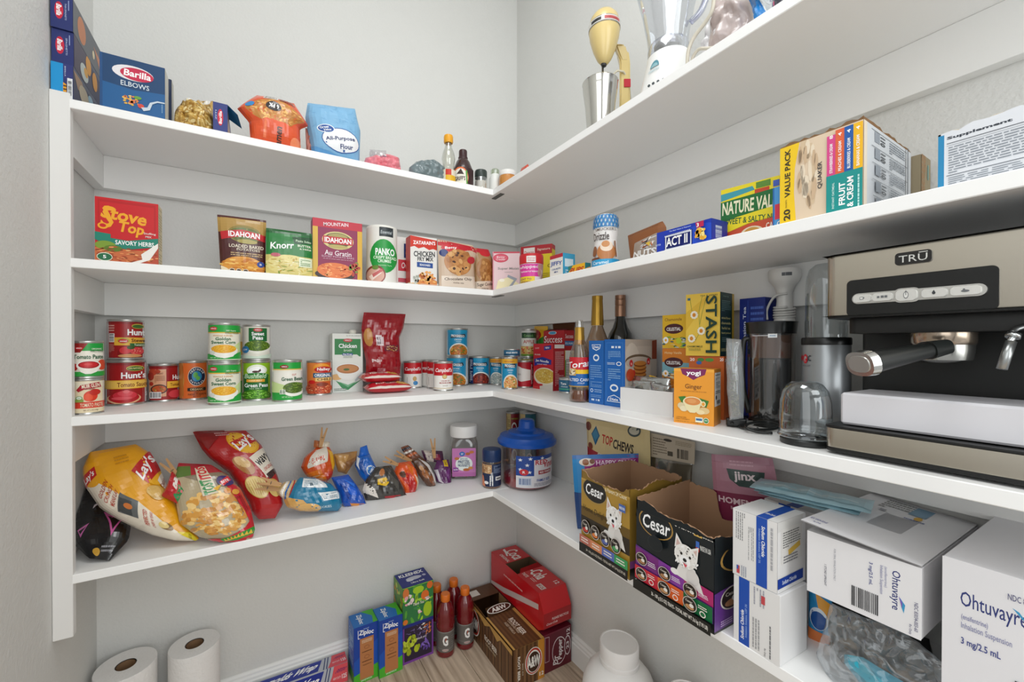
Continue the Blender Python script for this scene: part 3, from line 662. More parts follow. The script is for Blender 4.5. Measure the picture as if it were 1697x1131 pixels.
# ================================================================ third shelf, right wall
# corner: apple can on a green can, pouch, rice, soup mix
b = canp(863, 889, 640, 593, Art('#c9c82c').rect(0, .2, 1, .5, '#3f8a2c').text('SOUP', .4, .35, .5, .2, '#f4f4d0'), 'green and yellow can in the corner under the apple can', full='#b8c030')
stack(b, .98, 545, 877, Art('#e9e8e0').rect(0, 0, 1, .06, '#c8c8c4').rect(.05, .08, 1, .3, '#1f4a2c').text('Comstock', .5, .2, .6, .1, '#8ac47a', .02).text('APPLE', .52, .44, .72, .13, '#b83a2a', .03).rect(0, .62, 1, 1, '#d8b060').blobs(.5, .78, .45, .14, 22, .1, ['#b82a20', '#d8452c', '#8c2018', '#f0d890'], 3).rect(0, .93, 1, 1, '#6a9a2c'), 'apple pie filling can with a white label, stacked in the corner')
wx = lambda X: (lambda px, py: onx(px, py, X))
P_ = fr(884, 917, 570, Z3, yb=643.5, rz=-90)
def a_jan():
    A = Art('#c4202c'); A.text('COUNTRY', .2, .1, .2, .03, '#f0d0d0'); A.poly('#1d2f8c', [(.55, .06), (.9, .03), (.9, .12), (.56, .15)]); A.text('NEW', .72, .09, .2, .04, '#ffffff'); A.text('MRS GRASS', .22, .24, .3, .03, '#f4dcdc', .03)
    A.poly('#21318e', [(.05, .34), (.5, .29), (.92, .35), (.9, .45), (.4, .44), (.06, .5)]); A.text('Java Noodle' if 0 else 'Jan Noodle', .46, .385, .66, .07, '#ffffff', .03, it=.15, rot=2); A.text('SOUP MIX', .46, .45, .5, .025, '#d8d8f0')
    A.ell(.6, .72, .56, .2, '#e8e2d0'); A.ell(.6, .7, .5, .16, '#d8b44c'); A.blobs(.6, .7, .46, .13, 60, .07, ['#ecd070', '#c89a34', '#f4e4a0', '#b88428'], 6, asp=.25); A.rect(0, .88, .5, .94, '#c4202c'); A.poly('#d9d4cc', [(.35, .93), (1, .86), (1, 1), (.35, 1)]); A.rect(0, .94, .36, 1, '#d83a3c'); return A
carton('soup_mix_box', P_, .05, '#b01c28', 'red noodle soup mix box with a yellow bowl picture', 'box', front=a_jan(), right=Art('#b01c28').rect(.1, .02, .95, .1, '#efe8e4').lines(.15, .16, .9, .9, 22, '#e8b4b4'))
f = fr(901, 935, 549, Z3, X=-.057, rz=-90)
A = Art('#b5131d'); A.rect(0, .3, 1, 1, '#f0cf1c'); A.ell(.5, .28, .5, .07, '#b5131d'); A.ring(.45, .04, .2, .03, '#e8f0f4', '#4aa0cc'); A.text('Success', .48, .15, .88, .12, '#ffffff', .01, it=.1); A.text('WHITE RICE', .5, .4, .5, .03, '#b5131d', .03)
B_ = Art('#b5131d').rect(0, .34, 1, 1, '#efefe8').text('Success', .5, .1, .8, .07, '#f0e0e0').rect(.05, .18, .95, .26, '#2a6aa8').text('BOIL-IN-BAG', .5, .22, .8, .04, '#e8f4ff').rect(0, .34, .1, 1, '#f0cf1c').lines(.18, .48, .92, .96, 18, '#4a4a44').rect(.08, .5, .16, .8, '#2a9a4a')
o = carton('rice_box', f, .045, '#b5131d', 'red and yellow boxed rice with its brown flap standing open', 'box', front=A, right=B_)
bm = bmesh.new(); q = [bm.verts.new(p) for p in ((0, 0, f.h), (f.w, 0, f.h), (f.w*1.02, .03, f.h+.007), (-f.w*.02, .03, f.h+.007))]; bm.faces.new(q); bmesh.ops.solidify(bm, geom=bm.faces[:], thickness=.0008)
link('flap', bm, mat('#8f1620', .5), parent=o)
bm = bmesh.new(); q = [bm.verts.new(p) for p in ((f.w, .045, f.h), (-.0, .045, f.h), (-.01, .05, f.h+.028), (f.w*1.0, .05, f.h+.03))]; bm.faces.new(q); bmesh.ops.solidify(bm, geom=bm.faces[:], thickness=.0008)
link('flap', bm, mat('#7a4a2c', .7), parent=o)['label'] = 'brown inside of the raised flap'
bag('pasta_side_pouch', [(886, 541), (885, 580), (887, 638)], [(908, 541), (908, 580), (908, 636)], wx(-.02), .012, '#e8b420', 'yellow and green pouch standing behind the red soup mix', 'pouch',
    Art('#e9b422').ell(.1, .16, .5, .1, '#c42020').poly('#2c8a2c', [(0, .3), (1, .14), (1, .5), (0, .5)]).text('SIDES', .5, .4, .7, .05, '#ffffff', .03).rect(0, .55, 1, 1, '#c8552c'), seed=9, zmin=Z3)
c, r = circ(926, 957, 652.5, Z3); h = .028
tuna(c, r, zat(935, 626, (c.x, c.y))-Z3, Art('#14648a').text('Tuna', .25, .3, .3, .2, '#ffffff', .05).text('chicken', .3, .55, .36, .14, '#d8f0f4').rect(0, .72, .6, .84, '#3aa88a'), 'flat teal tuna can on the shelf left of the syrup bottle')
# syrup bottle
def part_lathe(parent, name, prof, m, seg=40, label=None, **k):
    o = link(name, lathe(prof, seg, **k), m, parent=parent); sharp(o)
    if label: o['label'] = label
    return o
c, r = circ(943.5, 977, 668, Z3); ht = zat(960, 531, (c.x, c.y))-Z3; K = ht/137.
t = empty('syrup_bottle', c, 0, 'caramel syrup bottle with a red and blue label, nearly empty', 'bottle')
S_ = lambda pr: [(a, b*K) for a, b in pr]
gb = [(r*.9, 0), (r*.98, 3), (r, 6), (r*.97, 10), (r, 14), (r*.96, 18), (r*.98, 22), (r*.98, 75), (r*.94, 82), (r*.7, 95), (r*.5, 104), (r*.42, 112), (r*.4, 120)]
part_lathe(t, 'glass_body', S_(gb), clear('#eadbc8', .08, .6, .05), capt=False)
part_lathe(t, 'syrup', S_([(r*.85, 1.5), (r*.94, 5), (r*.92, 10), (r*.94, 14), (r*.92, 19.5), (r*.9, 20)]), mat('#7a4420', .15, coat=.5))
part_lathe(t, 'gold_sleeve', S_([(r*.52, 96), (r*.5, 110), (r*.47, 112), (r*.47, 124), (r*.44, 125)]), mat('#b8913f', .3, .7))
part_lathe(t, 'cap', S_([(r*.38, 124), (r*.38, 133), (r*.3, 137)]), clear('#f4f2ee', .25, .6, .1))
A = Art('#1760a8'); A.rect(0, .0, 1, .42, '#c81e2c'); A.rect(0, .42, 1, .56, '#f2c41c'); A.text('Torani', .52, .23, .9, .22, '#ffffff', .03, it=.2, rot=-8); A.rect(.0, .38, .4, .62, '#c8a058'); A.ell(.22, .5, .16, .12, '#e8dcc0'); A.blobs(.2, .5, .16, .1, 12, .05, ['#a06a30', '#5a3418', '#e0b070'], 4); A.text('SALTED CARAMEL', .55, .76, .9, .1, '#ffffff', .02); A.text('SYRUP', .55, .87, .2, .04, '#e0e8f4'); A.rect(0, .965, 1, 1, '#b8913f')
prints('paper_label', [(A, cylmap(r*.995, 26*K, 75*K, facing(c), PI*1.1), 22, 0)], t, .35)
# bottle with a gold neck and a wine bottle, behind the blue boxes
c, r = circd(969, 1011, Z3, X=-.117); top = zat(990, 491, (c.x, c.y))-Z3
t = empty('liqueur_bottle', c, 0, 'amber liqueur bottle with a long gold neck foil', 'bottle'); sh = zat(990, 565, c)-Z3; nk = zat(990, 533, c)-Z3; n2 = zat(990, 541, c)-Z3
part_lathe(t, 'glass_body', [(r*.9, 0), (r, .004), (r, sh-.02), (r*.96, sh-.006), (r*.75, sh+.012), (r*.45, n2), (r*.44, nk)], mat('#7d6248', .08, coat=1))
part_lathe(t, 'gold_foil', [(r*.5, nk-.012), (r*.5, nk), (r*.47, nk+.02), (r*.42, top-.012), (r*.44, top-.01), (r*.43, top)], mat('#a98434', .3, .75))
part_lathe(t, 'medallion', [(r*.452, nk-.013), (r*.47, nk-.005)], mat('#d9c8a0', .4), capb=False, capt=False)
c, r = circd(1006, 1050, Z3, X=-.045); top = zat(1026, 490, (c.x, c.y))-Z3
t = empty('wine_bottle', c, 0, 'dark wine bottle with a copper coloured screw cap', 'bottle'); sh = zat(1026, 560, c)-Z3; nk = zat(1026, 524, c)-Z3
part_lathe(t, 'glass_body', [(r*.9, 0), (r, .004), (r, sh-.03), (r*.98, sh-.005), (r*.88, sh+.012), (r*.6, sh+.03), (r*.42, nk-.015), (r*.38, nk-.002), (r*.37, nk)], mat('#101512', .05, coat=1))
part_lathe(t, 'screw_cap', [(r*.41, nk-.002), (r*.41, nk+.03), (r*.39, nk+.031), (r*.41, nk+.033), (r*.41, top-.014), (r*.38, top-.013), (r*.4, top-.011), (r*.4, top)], mat('#94705a', .32, .75))
# tall blue boxes
BL = '#1763b4'
def a_blue(seed=1):
    A = Art(BL); A.rect(.06, .02, .94, .98, '#3a7cc4').rect(.07, .025, .93, .975, BL); A.poly('#e9f2fa', [(.2, .06), (.8, .06), (.74, .13), (.5, .16), (.26, .13)]); A.poly(BL, [(.24, .068), (.76, .068), (.71, .12), (.5, .145), (.29, .12)]); A.text('Dixie', .5, .1, .36, .04, '#ffffff', .04, it=.2)
    A.ell(.5, .27, .2, .055, '#e8f0f8'); A.ell(.5, .27, .13, .03, BL, rot=50); A.lines(.12, .38, .88, .62, 7, '#7aa8dc'); A.lines(.12, .64, .88, .74, 4, '#7aa8dc'); A.ell(.22, .79, .1, .03, '#cfe0f4'); A.ell(.22, .79, .06, .018, BL); A.lines(.4, .76, .88, .82, 2, '#9cc0e8'); A.lines(.15, .85, .85, .9, 2, '#7aa8dc'); A.rect(.2, .92, .4, .95, '#cfe0f4'); A.rect(.5, .92, .56, .95, '#cfe0f4'); A.rect(.62, .92, .76, .95, '#cfe0f4'); return A
def a_blue2():
    A = Art(BL); A.rect(.1, .05, .9, .97, '#4a88cc').rect(.115, .054, .885, .966, BL); A.rect(.35, .1, .48, .13, '#e8f0f8').rect(.55, .1, .62, .13, '#e8f0f8').rect(.68, .1, .8, .13, '#e8f0f8'); A.lines(.2, .17, .8, .29, 5, '#88b4e0'); A.ring(.72, .36, .12, .03, '#ffffff', BL, .7); A.lines(.16, .34, .54, .38, 2, '#cfe0f4')
    A.lines(.2, .43, .8, .62, 6, '#88b4e0'); A.ell(.5, .72, .2, .055, '#e8f0f8'); A.ell(.5, .72, .13, .03, BL, rot=50); A.poly('#e9f2fa', [(.15, .93), (.85, .93), (.78, .86), (.5, .82), (.22, .86)]); A.poly(BL, [(.19, .92), (.81, .92), (.75, .865), (.5, .833), (.25, .865)]); A.text('Dixie', .5, .89, .4, .04, '#ffffff', .04); return A
def a_pan():
    A = Art('#c9bfb4'); A.rect(0, 0, 1, .1, '#bdb2a8'); A.ell(.2, .55, .3, .5, '#d4cbc0'); A.ell(.42, .32, .42, .1, '#6e5c4a'); A.ell(.42, .345, .41, .09, '#c4b9ae'); A.poly('#8c3c20', [(.84, .02), (1, 0), (1, .3), (.84, .32)]); A.rect(.8, .3, 1, 1, '#b9b4ae')
    A.ell(.44, .7, .3, .06, '#a89c90')
    for i in range(6): A.ell(.44, .64-i*.055, .2, .045, '#8a4a1c'); A.ell(.44, .63-i*.055, .19, .035, '#c88440')
    for x, y in ((.16, .35), (.7, .33), (.3, .84), (.52, .86), (.62, .82), (.22, .5)): A.ell(x, y, .05, .05, '#c8202c'); A.ell(x, y+.01, .02, .02, '#f0b0a8')
    A.ell(.12, .52, .12, .09, '#c84a28'); A.poly('#3a3a34', [(.62, .62), (.98, .56), (.98, .58), (.62, .64)]); return A
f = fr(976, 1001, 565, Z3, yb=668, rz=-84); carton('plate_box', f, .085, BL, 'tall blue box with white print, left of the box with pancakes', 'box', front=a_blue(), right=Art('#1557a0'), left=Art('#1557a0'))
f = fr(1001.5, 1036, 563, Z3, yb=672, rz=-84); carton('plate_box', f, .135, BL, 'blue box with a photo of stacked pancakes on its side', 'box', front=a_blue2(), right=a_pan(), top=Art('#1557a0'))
# white tray with silver pouches
f = fr(1028, 1115, 642, Z3, yb=679, rz=-84); w_, h, d = f.w, f.h, .075
bm = bmesh.new(); t_ = .0012
for a, b2 in (((0, 0, 0), (w_, d, t_)), ((0, 0, t_), (w_, t_, h)), ((0, d-t_, t_), (w_, d, h*1.02)), ((0, t_, t_), (t_, d-t_, h)), ((w_-t_, t_, t_), (w_, d-t_, h))): bbox(bm, a, b2)
tr = link('open_tray_box', bm, mat('#e4e3e2', .5), loc=f.o, rz=f.rz); tag(tr, 'open white cardboard tray in front of the pancake picture box', 'box')
zt = Z3+h
rd = random.Random(4)
def local_where(f, off):      # vertical plane at depth off behind the frame's front
    nx, ny = -math.sin(f.rz), math.cos(f.rz); px0 = f.o.x+nx*off; py0 = f.o.y+ny*off
    def g(px, py):
        r = ray(px, py); s = ((px0-CAM.x)*nx+(py0-CAM.y)*ny)/(r.x*nx+r.y*ny); return CAM+r*s
    return g
foil = mat('#b9bcbc', .18, .9, bump=.25, bscale=70)
for i, (l, r_, off, cc, lb) in enumerate((([(1052, 623), (1052, 645), (1054, 665)], [(1110, 627), (1112, 645), (1108, 665)], .05, '#8f9a90', 'crinkled silver foil pouch standing at the back of the white tray'),
        ([(1048, 630), (1049, 650), (1050, 668)], [(1086, 632), (1088, 650), (1086, 668)], .03, '#b9bcbc', 'silver foil pouch at the left front of the white tray'),
        ([(1078, 634), (1080, 650), (1080, 668)], [(1112, 640), (1112, 652), (1110, 668)], .018, '#b9bcbc', 'silver foil pouch at the right front of the white tray'))):
    bag('foil_pouch', l, r_, local_where(f, off), .012, cc, lb, 'pouch', None, 'foil pouches in the white tray', seed=i+3, wr=.007, fscale=70, material=foil, nu=12, nv=10)
bag('yellow_pouch', [(1076, 622), (1078, 632)], [(1112, 632), (1111, 645)], local_where(f, .064), .006, '#e0b428', 'yellow and green pouch lying across the foil pouches', 'pouch', Art('#e0b02a').ell(.2, .5, .2, .4, '#2c6a34').ell(.5, .5, .1, .4, '#f4e0a0'), seed=8, nu=8, nv=6)
# tea boxes
def a_cel(k):
    A = Art('#e8bc2a' if k == 0 else '#d9822a'); A.text('Chamomile' if k == 0 else 'Honey Vanilla', .4, .14, .62, .09, '#8a5a20' if k == 0 else '#f4d8a0', .02, it=.1)
    if k: A.rect(0, .42, 1, .75, '#7ab0c0')
    A.ell(.42, .42, .34, .15, '#4a1c24'); A.rect(.12, .36, .72, .5, '#4a1c24'); A.text('CELESTIAL', .42, .43, .52, .1, '#ffffff', .03)
    A.blobs(.45, .82, .5, .17, 40, .09, ['#2e6a34', '#8ab43a', '#f0e8c0', '#e8b83c', '#3c5a7a', '#d8d8c8'], 3+k); A.ell(.14, .76, .1, .1, '#ffffff'); A.ell(.14, .76, .04, .04, '#e8a820'); A.ell(.62, .78, .1, .09, '#c8d030'); return A
XT = -.115
zz = []
for k, (yt, yb) in enumerate(((523, 576.5), (577.5, 631), (632, 0))):
    fq = fr(1098, 1144, yt, Z3, X=XT, rz=-86); zt_ = Z3+fq.h
    zz.append(zt_)
fq = fr(1098, 1144, 523, Z3, X=XT, rz=-86)
for k, (hi, lo, lb) in enumerate(((zz[0], zz[1], 'yellow chamomile tea box, topmost of its stack'), (zz[1], zz[2], 'orange honey vanilla tea box under the chamomile box'), (zz[2], Z3, 'lowest tea box of the stack behind the white tray'))):
    g = Fr(); g.rz = fq.rz; g.o = Vector((fq.o.x, fq.o.y, lo+.0004)); g.w = fq.w; g.h = hi-lo-.0006
    carton('tea_box', g, .06, '#d8a02a', lb, 'box', front=a_cel(k if k < 2 else 1), group='tea boxes stacked behind the white tray')
f2 = fr(1142, 1200, 590, Z3, X=-.15, rz=-82)
A = Art('#c8642c'); A.text('20', .1, .06, .14, .05, '#ffffff', .03); A.ell(.35, .06, .1, .03, '#4a8a3a', rot=-20); A.ell(.6, .06, .12, .03, '#5a9a40', rot=-30); A.ell(.3, .11, .08, .03, '#3a6ab8'); A.text('20', .94, .05, .1, .05, '#ffffff', .03)
carton('tea_box', f2, .075, '#c8642c', 'orange tea box carrying the tall yellow tea box', 'box', front=A, right=A)
f3 = fr(1137, 1193.5, 489, f2.o.z+f2.h, X=-.155, rz=-81); f3.o.z += .0005; f3.h = zat(1137, 489, f3.o)-f3.o.z
A = Art('#edc84c'); A.poly('#e3b93a', [(.0, .6), (.4, .3), (.62, .1), (.62, .05), (0, .3)]); A.text('TEA & HERBS', .68, .04, .5, .025, '#6a5a20'); A.rect(.05, .06, .14, .1, '#2a6a8a')
for pts in ([(.13, .09), (.2, .3), (.3, .36)], [(.5, .04), (.4, .3), (.42, .6), (.3, .75)], [(.6, .1), (.5, .3), (.42, .5)]):
    P = [Vector((a, b, 0)) for a, b in pts]; Q = spline(P, 10); A.add('#8a9a3a', [[(Q[i].x-.006, Q[i].y), (Q[i].x+.006, Q[i].y), (Q[i+1].x+.006, Q[i+1].y), (Q[i+1].x-.006, Q[i+1].y)] for i in range(10)])
for x, y in ((.26, .34), (.48, .6), (.2, .72)):
    for a in range(0, 360, 40): A.ell(x+.07*math.cos(math.radians(a)), y+.045*math.sin(math.radians(a)), .05, .022, '#f6f1dc', 8, rot=a*.8)
    A.ell(x, y, .05, .032, '#d8881c')
A.text('STASH', .78, .5, .9, .32, '#143a2c', .04, rot=90); A.text('CHAMOMILE', .3, .85, .46, .03, '#3a4a20', .03); A.lines(.12, .88, .48, .92, 2, '#8a8a3a')
B_ = Art('#123a34').rect(.85, 0, 1, 1, '#d8b23a').text('STASH TEA', .4, .06, .4, .02, '#8ab0a0').lines(.1, .12, .75, .3, 7, '#7a9c94').text('whole flower', .4, .4, .66, .04, '#e0d890', .03).text('chamomile', .4, .48, .66, .04, '#e0d890', .03).text('herbal tea', .4, .56, .6, .04, '#e0d890', .03).text('hand picked', .4, .64, .66, .04, '#e0d890', .03).lines(.1, .7, .7, .78, 3, '#7a9c94').text('100% H', .25, .9, .4, .05, '#e0d890', .03)
carton('tea_box', f3, .07, '#d8b23a', 'tall yellow tea box with daisies and dark green side print', 'box', front=A, right=B_)
# ginger tea in front
f = fr(1116.8, 1183.6, 610.6, Z3, yb=699.8, rz=-71)
A = Art('#e99a2c'); A.rect(0, 0, 1, .05, '#f0aa3c'); A.poly('#7c1f58', [(.17, .0), (.82, .0), (.78, .1), (.62, .15), (.5, .2), (.38, .15), (.22, .1)]); A.text('yogi', .5, .085, .36, .1, '#ffffff', .05); A.text('Ginger', .5, .33, .42, .11, '#6a3a14', .01); A.lines(.18, .395, .82, .42, 1, '#b87828')
A.poly('#3a7a2c', [(.12, .52), (.3, .5), (.34, .66), (.2, .62)]); A.poly('#3a7a2c', [(.66, .52), (.88, .56), (.82, .68), (.66, .64)]); A.ell(.2, .68, .1, .06, '#d8c8a0'); A.ell(.26, .73, .1, .05, '#e4d8b4'); A.ell(.76, .74, .14, .06, '#e0c48c'); A.ell(.68, .77, .1, .04, '#ecd8a8')
A.ell(.48, .6, .24, .1, '#f2e8c0'); A.poly('#e8dcae', [(.25, .6), (.71, .6), (.64, .74), (.54, .79), (.42, .79), (.32, .73)]); A.ell(.48, .585, .2, .07, '#d88a48'); A.ell(.46, .58, .12, .04, '#e09c5c'); A.ring(.75, .62, .06, .05, '#e8dcae', '#e99a2c', .6)
A.text('CAFFEINE FREE', .2, .89, .26, .02, '#8a5a1c', .02); A.text('HERBAL SUPPLEMENT', .24, .92, .36, .018, '#8a5a1c'); A.text('16 TEA BAGS NET WT 1.12 OZ (32g)', .34, .965, .58, .02, '#8a5a1c', .02); A.rect(.56, .86, .74, .95, '#e8f0d8'); A.rect(.575, .88, .725, .92, '#3a6aa0'); A.ell(.82, .91, .07, .05, '#f0f0e4'); A.ell(.82, .91, .058, .042, '#3a8a4a'); A.text('USDA', .82, .905, .08, .02, '#ffffff')
B_ = Art('#d98a2c').rect(.06, .06, .95, .66, '#efe9e2').lines(.14, .09, .86, .12, 1, '#2a2a2a').lines(.14, .15, .86, .34, 8, '#8a8a8a').lines(.14, .38, .86, .44, 2, '#4a4a4a').ell(.26, .5, .1, .04, '#3a3a3a').bars(.3, .55, .85, .63, 9, True, None)
carton('tea_box', f, .052, '#e0902c', 'bright orange ginger tea box at the shelf edge', 'box', front=A, right=B_)
f = fr(1226, 1268, 496, Z3, X=-.075, rz=-90)
A = Art('#14287c'); A.text('Tension Tamer', .25, .38, .7, .16, '#dfe8f8', .02, rot=90)
A = Art('#14287c'); A.text('Tension Tea', .2, .24, .34, .12, '#dfe8f8', .02, rot=-90); A.rect(.33, .02, .345, .98, '#3a5ab8'); A.lines(.45, .06, .95, .2, 3, '#4a6ac0')
carton('tea_box', f, .05, '#14287c', 'dark blue tea box standing behind the coffee maker', 'box', front=A)
# herb bag
hb = bag('herb_bag', [(1204, 561), (1206, 600), (1208, 650), (1209, 697)], [(1228, 563), (1229, 600), (1231, 650), (1232, 694)], local_where(f, -.135), .03, '#a8b4b8', 'clear zip bag of dried herbs leaning by the coffee maker', 'bag', seed=21, wr=.004, fscale=30,
    material=clear('#e8eef0', .1, .5, .15, .22), zmin=Z3)
bm = bmesh.new(); rd = random.Random(7); fn = bag.fn
for i in range(900):
    u, v = rd.uniform(.15, .85), 1-abs(rd.gauss(0, .24))
    if v < .42 or v > .98: continue
    P, N = fn(u, v); P = P-N*rd.uniform(.004, .018); s = rd.uniform(.0010, .0028)
    if P.z+bag.base.z < Z3+.003: continue
    a = Vector((rd.uniform(-1, 1), rd.uniform(-1, 1), rd.uniform(-1, 1))).normalized()*s; b_ = Vector((rd.uniform(-1, 1), rd.uniform(-1, 1), rd.uniform(-1, 1))).normalized()*s
    q = [bm.verts.new(P+k) for k in (a, b_, -a, -b_)]; fc = bm.faces.new(q); fc.material_index = rd.randrange(3)
o = link('dried_herbs', bm, [mat('#8a7a50', .8), mat('#5e5a34', .8), mat('#b8aa7c', .8)], parent=hb); o['kind'] = 'stuff'
# cold brew coffee maker
c, r = circ(1232, 1325, 712, Z3); c = c.copy(); zz = lambda y: zat(1277, y, (c.x+(CAM.x-c.x)*r/1.1, c.y+(CAM.y-c.y)*r/1.1))-Z3
t = empty('coffee_maker', c, 0, 'black coffee maker with a smoky clear jug and wide black lid', 'coffee maker')
r *= .94
part_lathe(t, 'base', [(r*.86, 0), (r*.88, .003), (r*.88, .012), (r*.8, .016)], mat('#151716', .35))
part_lathe(t, 'jug', [(r*.86, .016), (r*.9, .03), (r*.92, zz(553)-.006), (r*.95, zz(553))], clear('#d8cfc8', .1, .6, .06, .02), capb=False, capt=False)
part_lathe(t, 'filter', [(r*.74, .018), (r*.78, .03), (r*.78, zz(596)), (r*.74, zz(594))], mat('#0d0f0e', .25, coat=.5))
part_lathe(t, 'upper_ring', [(r*.8, zz(594)), (r*.82, zz(575)), (r*.84, zz(556))], mat('#7b5f50', .3), label='brown translucent upper band of the jug')
part_lathe(t, 'lid', [(r*.96, zz(553)), (r*.97, zz(550)), (r, zz(536)), (r*1.02, zz(533)), (r*.9, zz(533)+.001)], mat('#0c0e0e', .28, coat=.4))
a0 = facing(c)
prints('sticker', [(Art().rect(.12, .4, .44, .5, '#d8d8d8').rect(.44, .2, .62, .75, '#f2f4f6').rect(.47, .4, .59, .55, '#9ab0c8'), cylmap(r*.935, zz(563), zz(551), a0, PI), 20, 0)], t, .4)
P = [Vector((r*1.0*math.cos(a0+.9+i*.0), r*1.0*math.sin(a0+.9), 0))*1 for i in range(1)]
pts = spline([(r*.9*math.cos(a0-1.2), r*.9*math.sin(a0-1.2), zz(560)), (r*1.12*math.cos(a0-1.25), r*1.12*math.sin(a0-1.25), zz(570)), (r*1.14*math.cos(a0-1.25), r*1.14*math.sin(a0-1.25), zz(640)), (r*.9*math.cos(a0-1.2), r*.9*math.sin(a0-1.2), zz(690))], 24)
link('handle', tubem(pts, .005, 8), mat('#141615', .3), parent=t)
# its power cord and plug, coiled in front
g = lambda px, py, z: onz(px, py, Z3+z)
cord = [g(1290, 693, .004), g(1262, 690, .004), g(1236, 691, .004), g(1222, 699, .004), g(1228, 708, .004), g(1250, 712, .004), g(1278, 712, .004), g(1292, 706, .010), g(1270, 700, .012), g(1243, 702, .012), g(1236, 709, .009), g(1255, 716, .004), g(1280, 718, .004)]
base_ = g(1255, 705, 0); pc = empty('power_cord', base_, 0, 'black power cord coiled in front of the coffee maker, plug towards the edge', 'cord')
link('cable', tubem([p-base_ for p in spline(cord, 110)], .0026, 7), mat('#121414', .35), parent=pc)
link('cable_tie', tubem([p-base_ for p in spline([g(1252, 713, .002), g(1254, 712, .008), g(1256, 709, .012)], 8)], .0016, 6), mat('#2a2c2c', .4), parent=pc)
o = link('plug', boxm((-.017, -.009, 0), (.017, .009, .016), .003, 2), mat('#101212', .3), parent=pc); o.location = g(1220, 707, .001)-base_; o.rotation_euler = (0, .0, math.radians(-55))
bm = bmesh.new(); bbox(bm, (.017, -.006, .006), (.028, -.0045, .012)); bbox(bm, (.017, .0045, .006), (.028, .006, .012)); link('prong', bm, mat('#b8b8b4', .3, .9), parent=o)
link('cable_end', tubem([p-base_ for p in spline([g(1213, 703, .008), g(1216, 697, .01), g(1224, 694, .006), g(1236, 691, .004)], 12)], .0026, 7), mat('#121414', .35), parent=pc)
# hand blender
c, r = circd(1286, 1313, Z3, X=-.048); zz = lambda y: zat(1299, y, (c.x, c.y))-Z3; R = r
t = empty('hand_blender', c, 0, 'white hand blender standing on its head with the cord wrapped round it', 'hand blender')
part_lathe(t, 'body', [(R*1.1, 0), (R*1.15, .02), (R*1.2, zz(560)), (R*1.35, zz(533)), (R*1.15, zz(520)), (R*.98, zz(500)), (R*1.0, zz(485)), (R*1.35, zz(474)), (R*1.95, zz(466)), (R*2.05, zz(458)), (R*2.05, zz(450)), (R*1.95, zz(447))], mat('#dcdbd8', .35))
prints('grip_button', [(Art().rect(.42, .2, .72, .8, '#55585c').rect(.52, .2, .54, .8, '#8a8c90'), cylmap(R*2.06, zz(462), zz(453), facing(c), PI), 20, 0)], t)
cp = []
for i in range(70): a = i*.42; cp.append((math.cos(a)*R*(1.28-.1*math.sin(i*.2)), math.sin(a)*R*1.28, zz(528)+i*.00035+.0022*math.sin(a+1)))
link('cable', tubem(cp, .0024, 6), mat('#d0cfcc', .4), parent=t)
a0 = facing(c)
link('cable_loop', tubem(spline([(R*1.2*math.cos(a0+.3), R*1.2*math.sin(a0+.3), zz(488)), (R*1.6*math.cos(a0-.8), R*1.6*math.sin(a0-.8), zz(492)), (R*2.2*math.cos(a0-1.3), R*2.2*math.sin(a0-1.3), zz(512)), (R*2.2*math.cos(a0-1.3), R*2.2*math.sin(a0-1.3), zz(530))], 24), .0024, 6), mat('#d0cfcc', .4), parent=t)
# bullet blender with a clear cup
c, r = circd(1328, 1412, Z3, X=-.125); zz = lambda y: zat(1340, y, c)-Z3
t = empty('bullet_blender', c, 0, 'silver bullet blender with a tall upturned clear cup on top', 'blender')
part_lathe(t, 'motor_base', [(r*1.05, 0), (r*1.1, .008), (r*1.04, .03), (r, .06), (r*.99, zz(572)), (r*.97, zz(570))], mat('#9fa3a6', .3, .55))
part_lathe(t, 'ring', [(r*1.01, zz(572)), (r*1.02, zz(569)), (r*1.02, zz(562)), (r*.98, zz(560))], mat('#111313', .3))
part_lathe(t, 'cup', [(r*.84, zz(560)), (r*.86, zz(540)), (r*.83, zz(480)), (r*.8, zz(462)), (r*.68, zz(448)), (r*.45, zz(441)), (r*.2, zz(440))], clear('#eef1f2', .07, .65, .06), flute=lambda a, z: .02*abs(math.cos(a*3))**8)
A = Art(); A.text('M', .13, .3, .1, .26, '#b02030', .05); A.text('A', .21, .3, .08, .24, '#b02030', .04); A.ring(.29, .33, .065, .2, '#c81c2c', '#9fa3a6', .6); A.rect(.29, .32, .35, .42, '#c81c2c'); A.text('iC', .4, .3, .09, .26, '#3a3d42', .04); A.text('BULLET', .33, .62, .22, .07, '#5a5d62', .02)
prints('logo', [(A, cylmap(r*1.0, zz(620), zz(582), facing(c)-.5, PI), 20, 0)], t, .35)
# clear dome cup on a black ring
c, r = circ(1286, 1387, 744, Z3); zz = lambda y: zat(1336, y, (c.x, c.y))-Z3; r *= .97
t = empty('blender_cup', c, 0, 'short ribbed clear blender cup resting upside down on a black ring', 'cup')
part_lathe(t, 'screw_ring', [(r*.86, 0), (r*.9, .002), (r*.9, .008), (r*.84, .011), (r*.8, .012)], mat('#1d1f1f', .35))
part_lathe(t, 'cup', [(r*.98, .012), (r, .0135), (r*.98, .0155), (r*.94, .016), (r*.96, .019), (r*.93, .02), (r*.95, .024), (r*.92, .026), (r*.92, .04), (r*.88, zz(665)), (r*.78, zz(648)), (r*.6, zz(637)), (r*.4, zz(632)), (r*.1, zz(631))], clear('#f2f5f6', .08, .75, .05), seg=72, flute=lambda a, z: (.045*max(0, math.cos(a*3))**14 if z > .03 else 0))
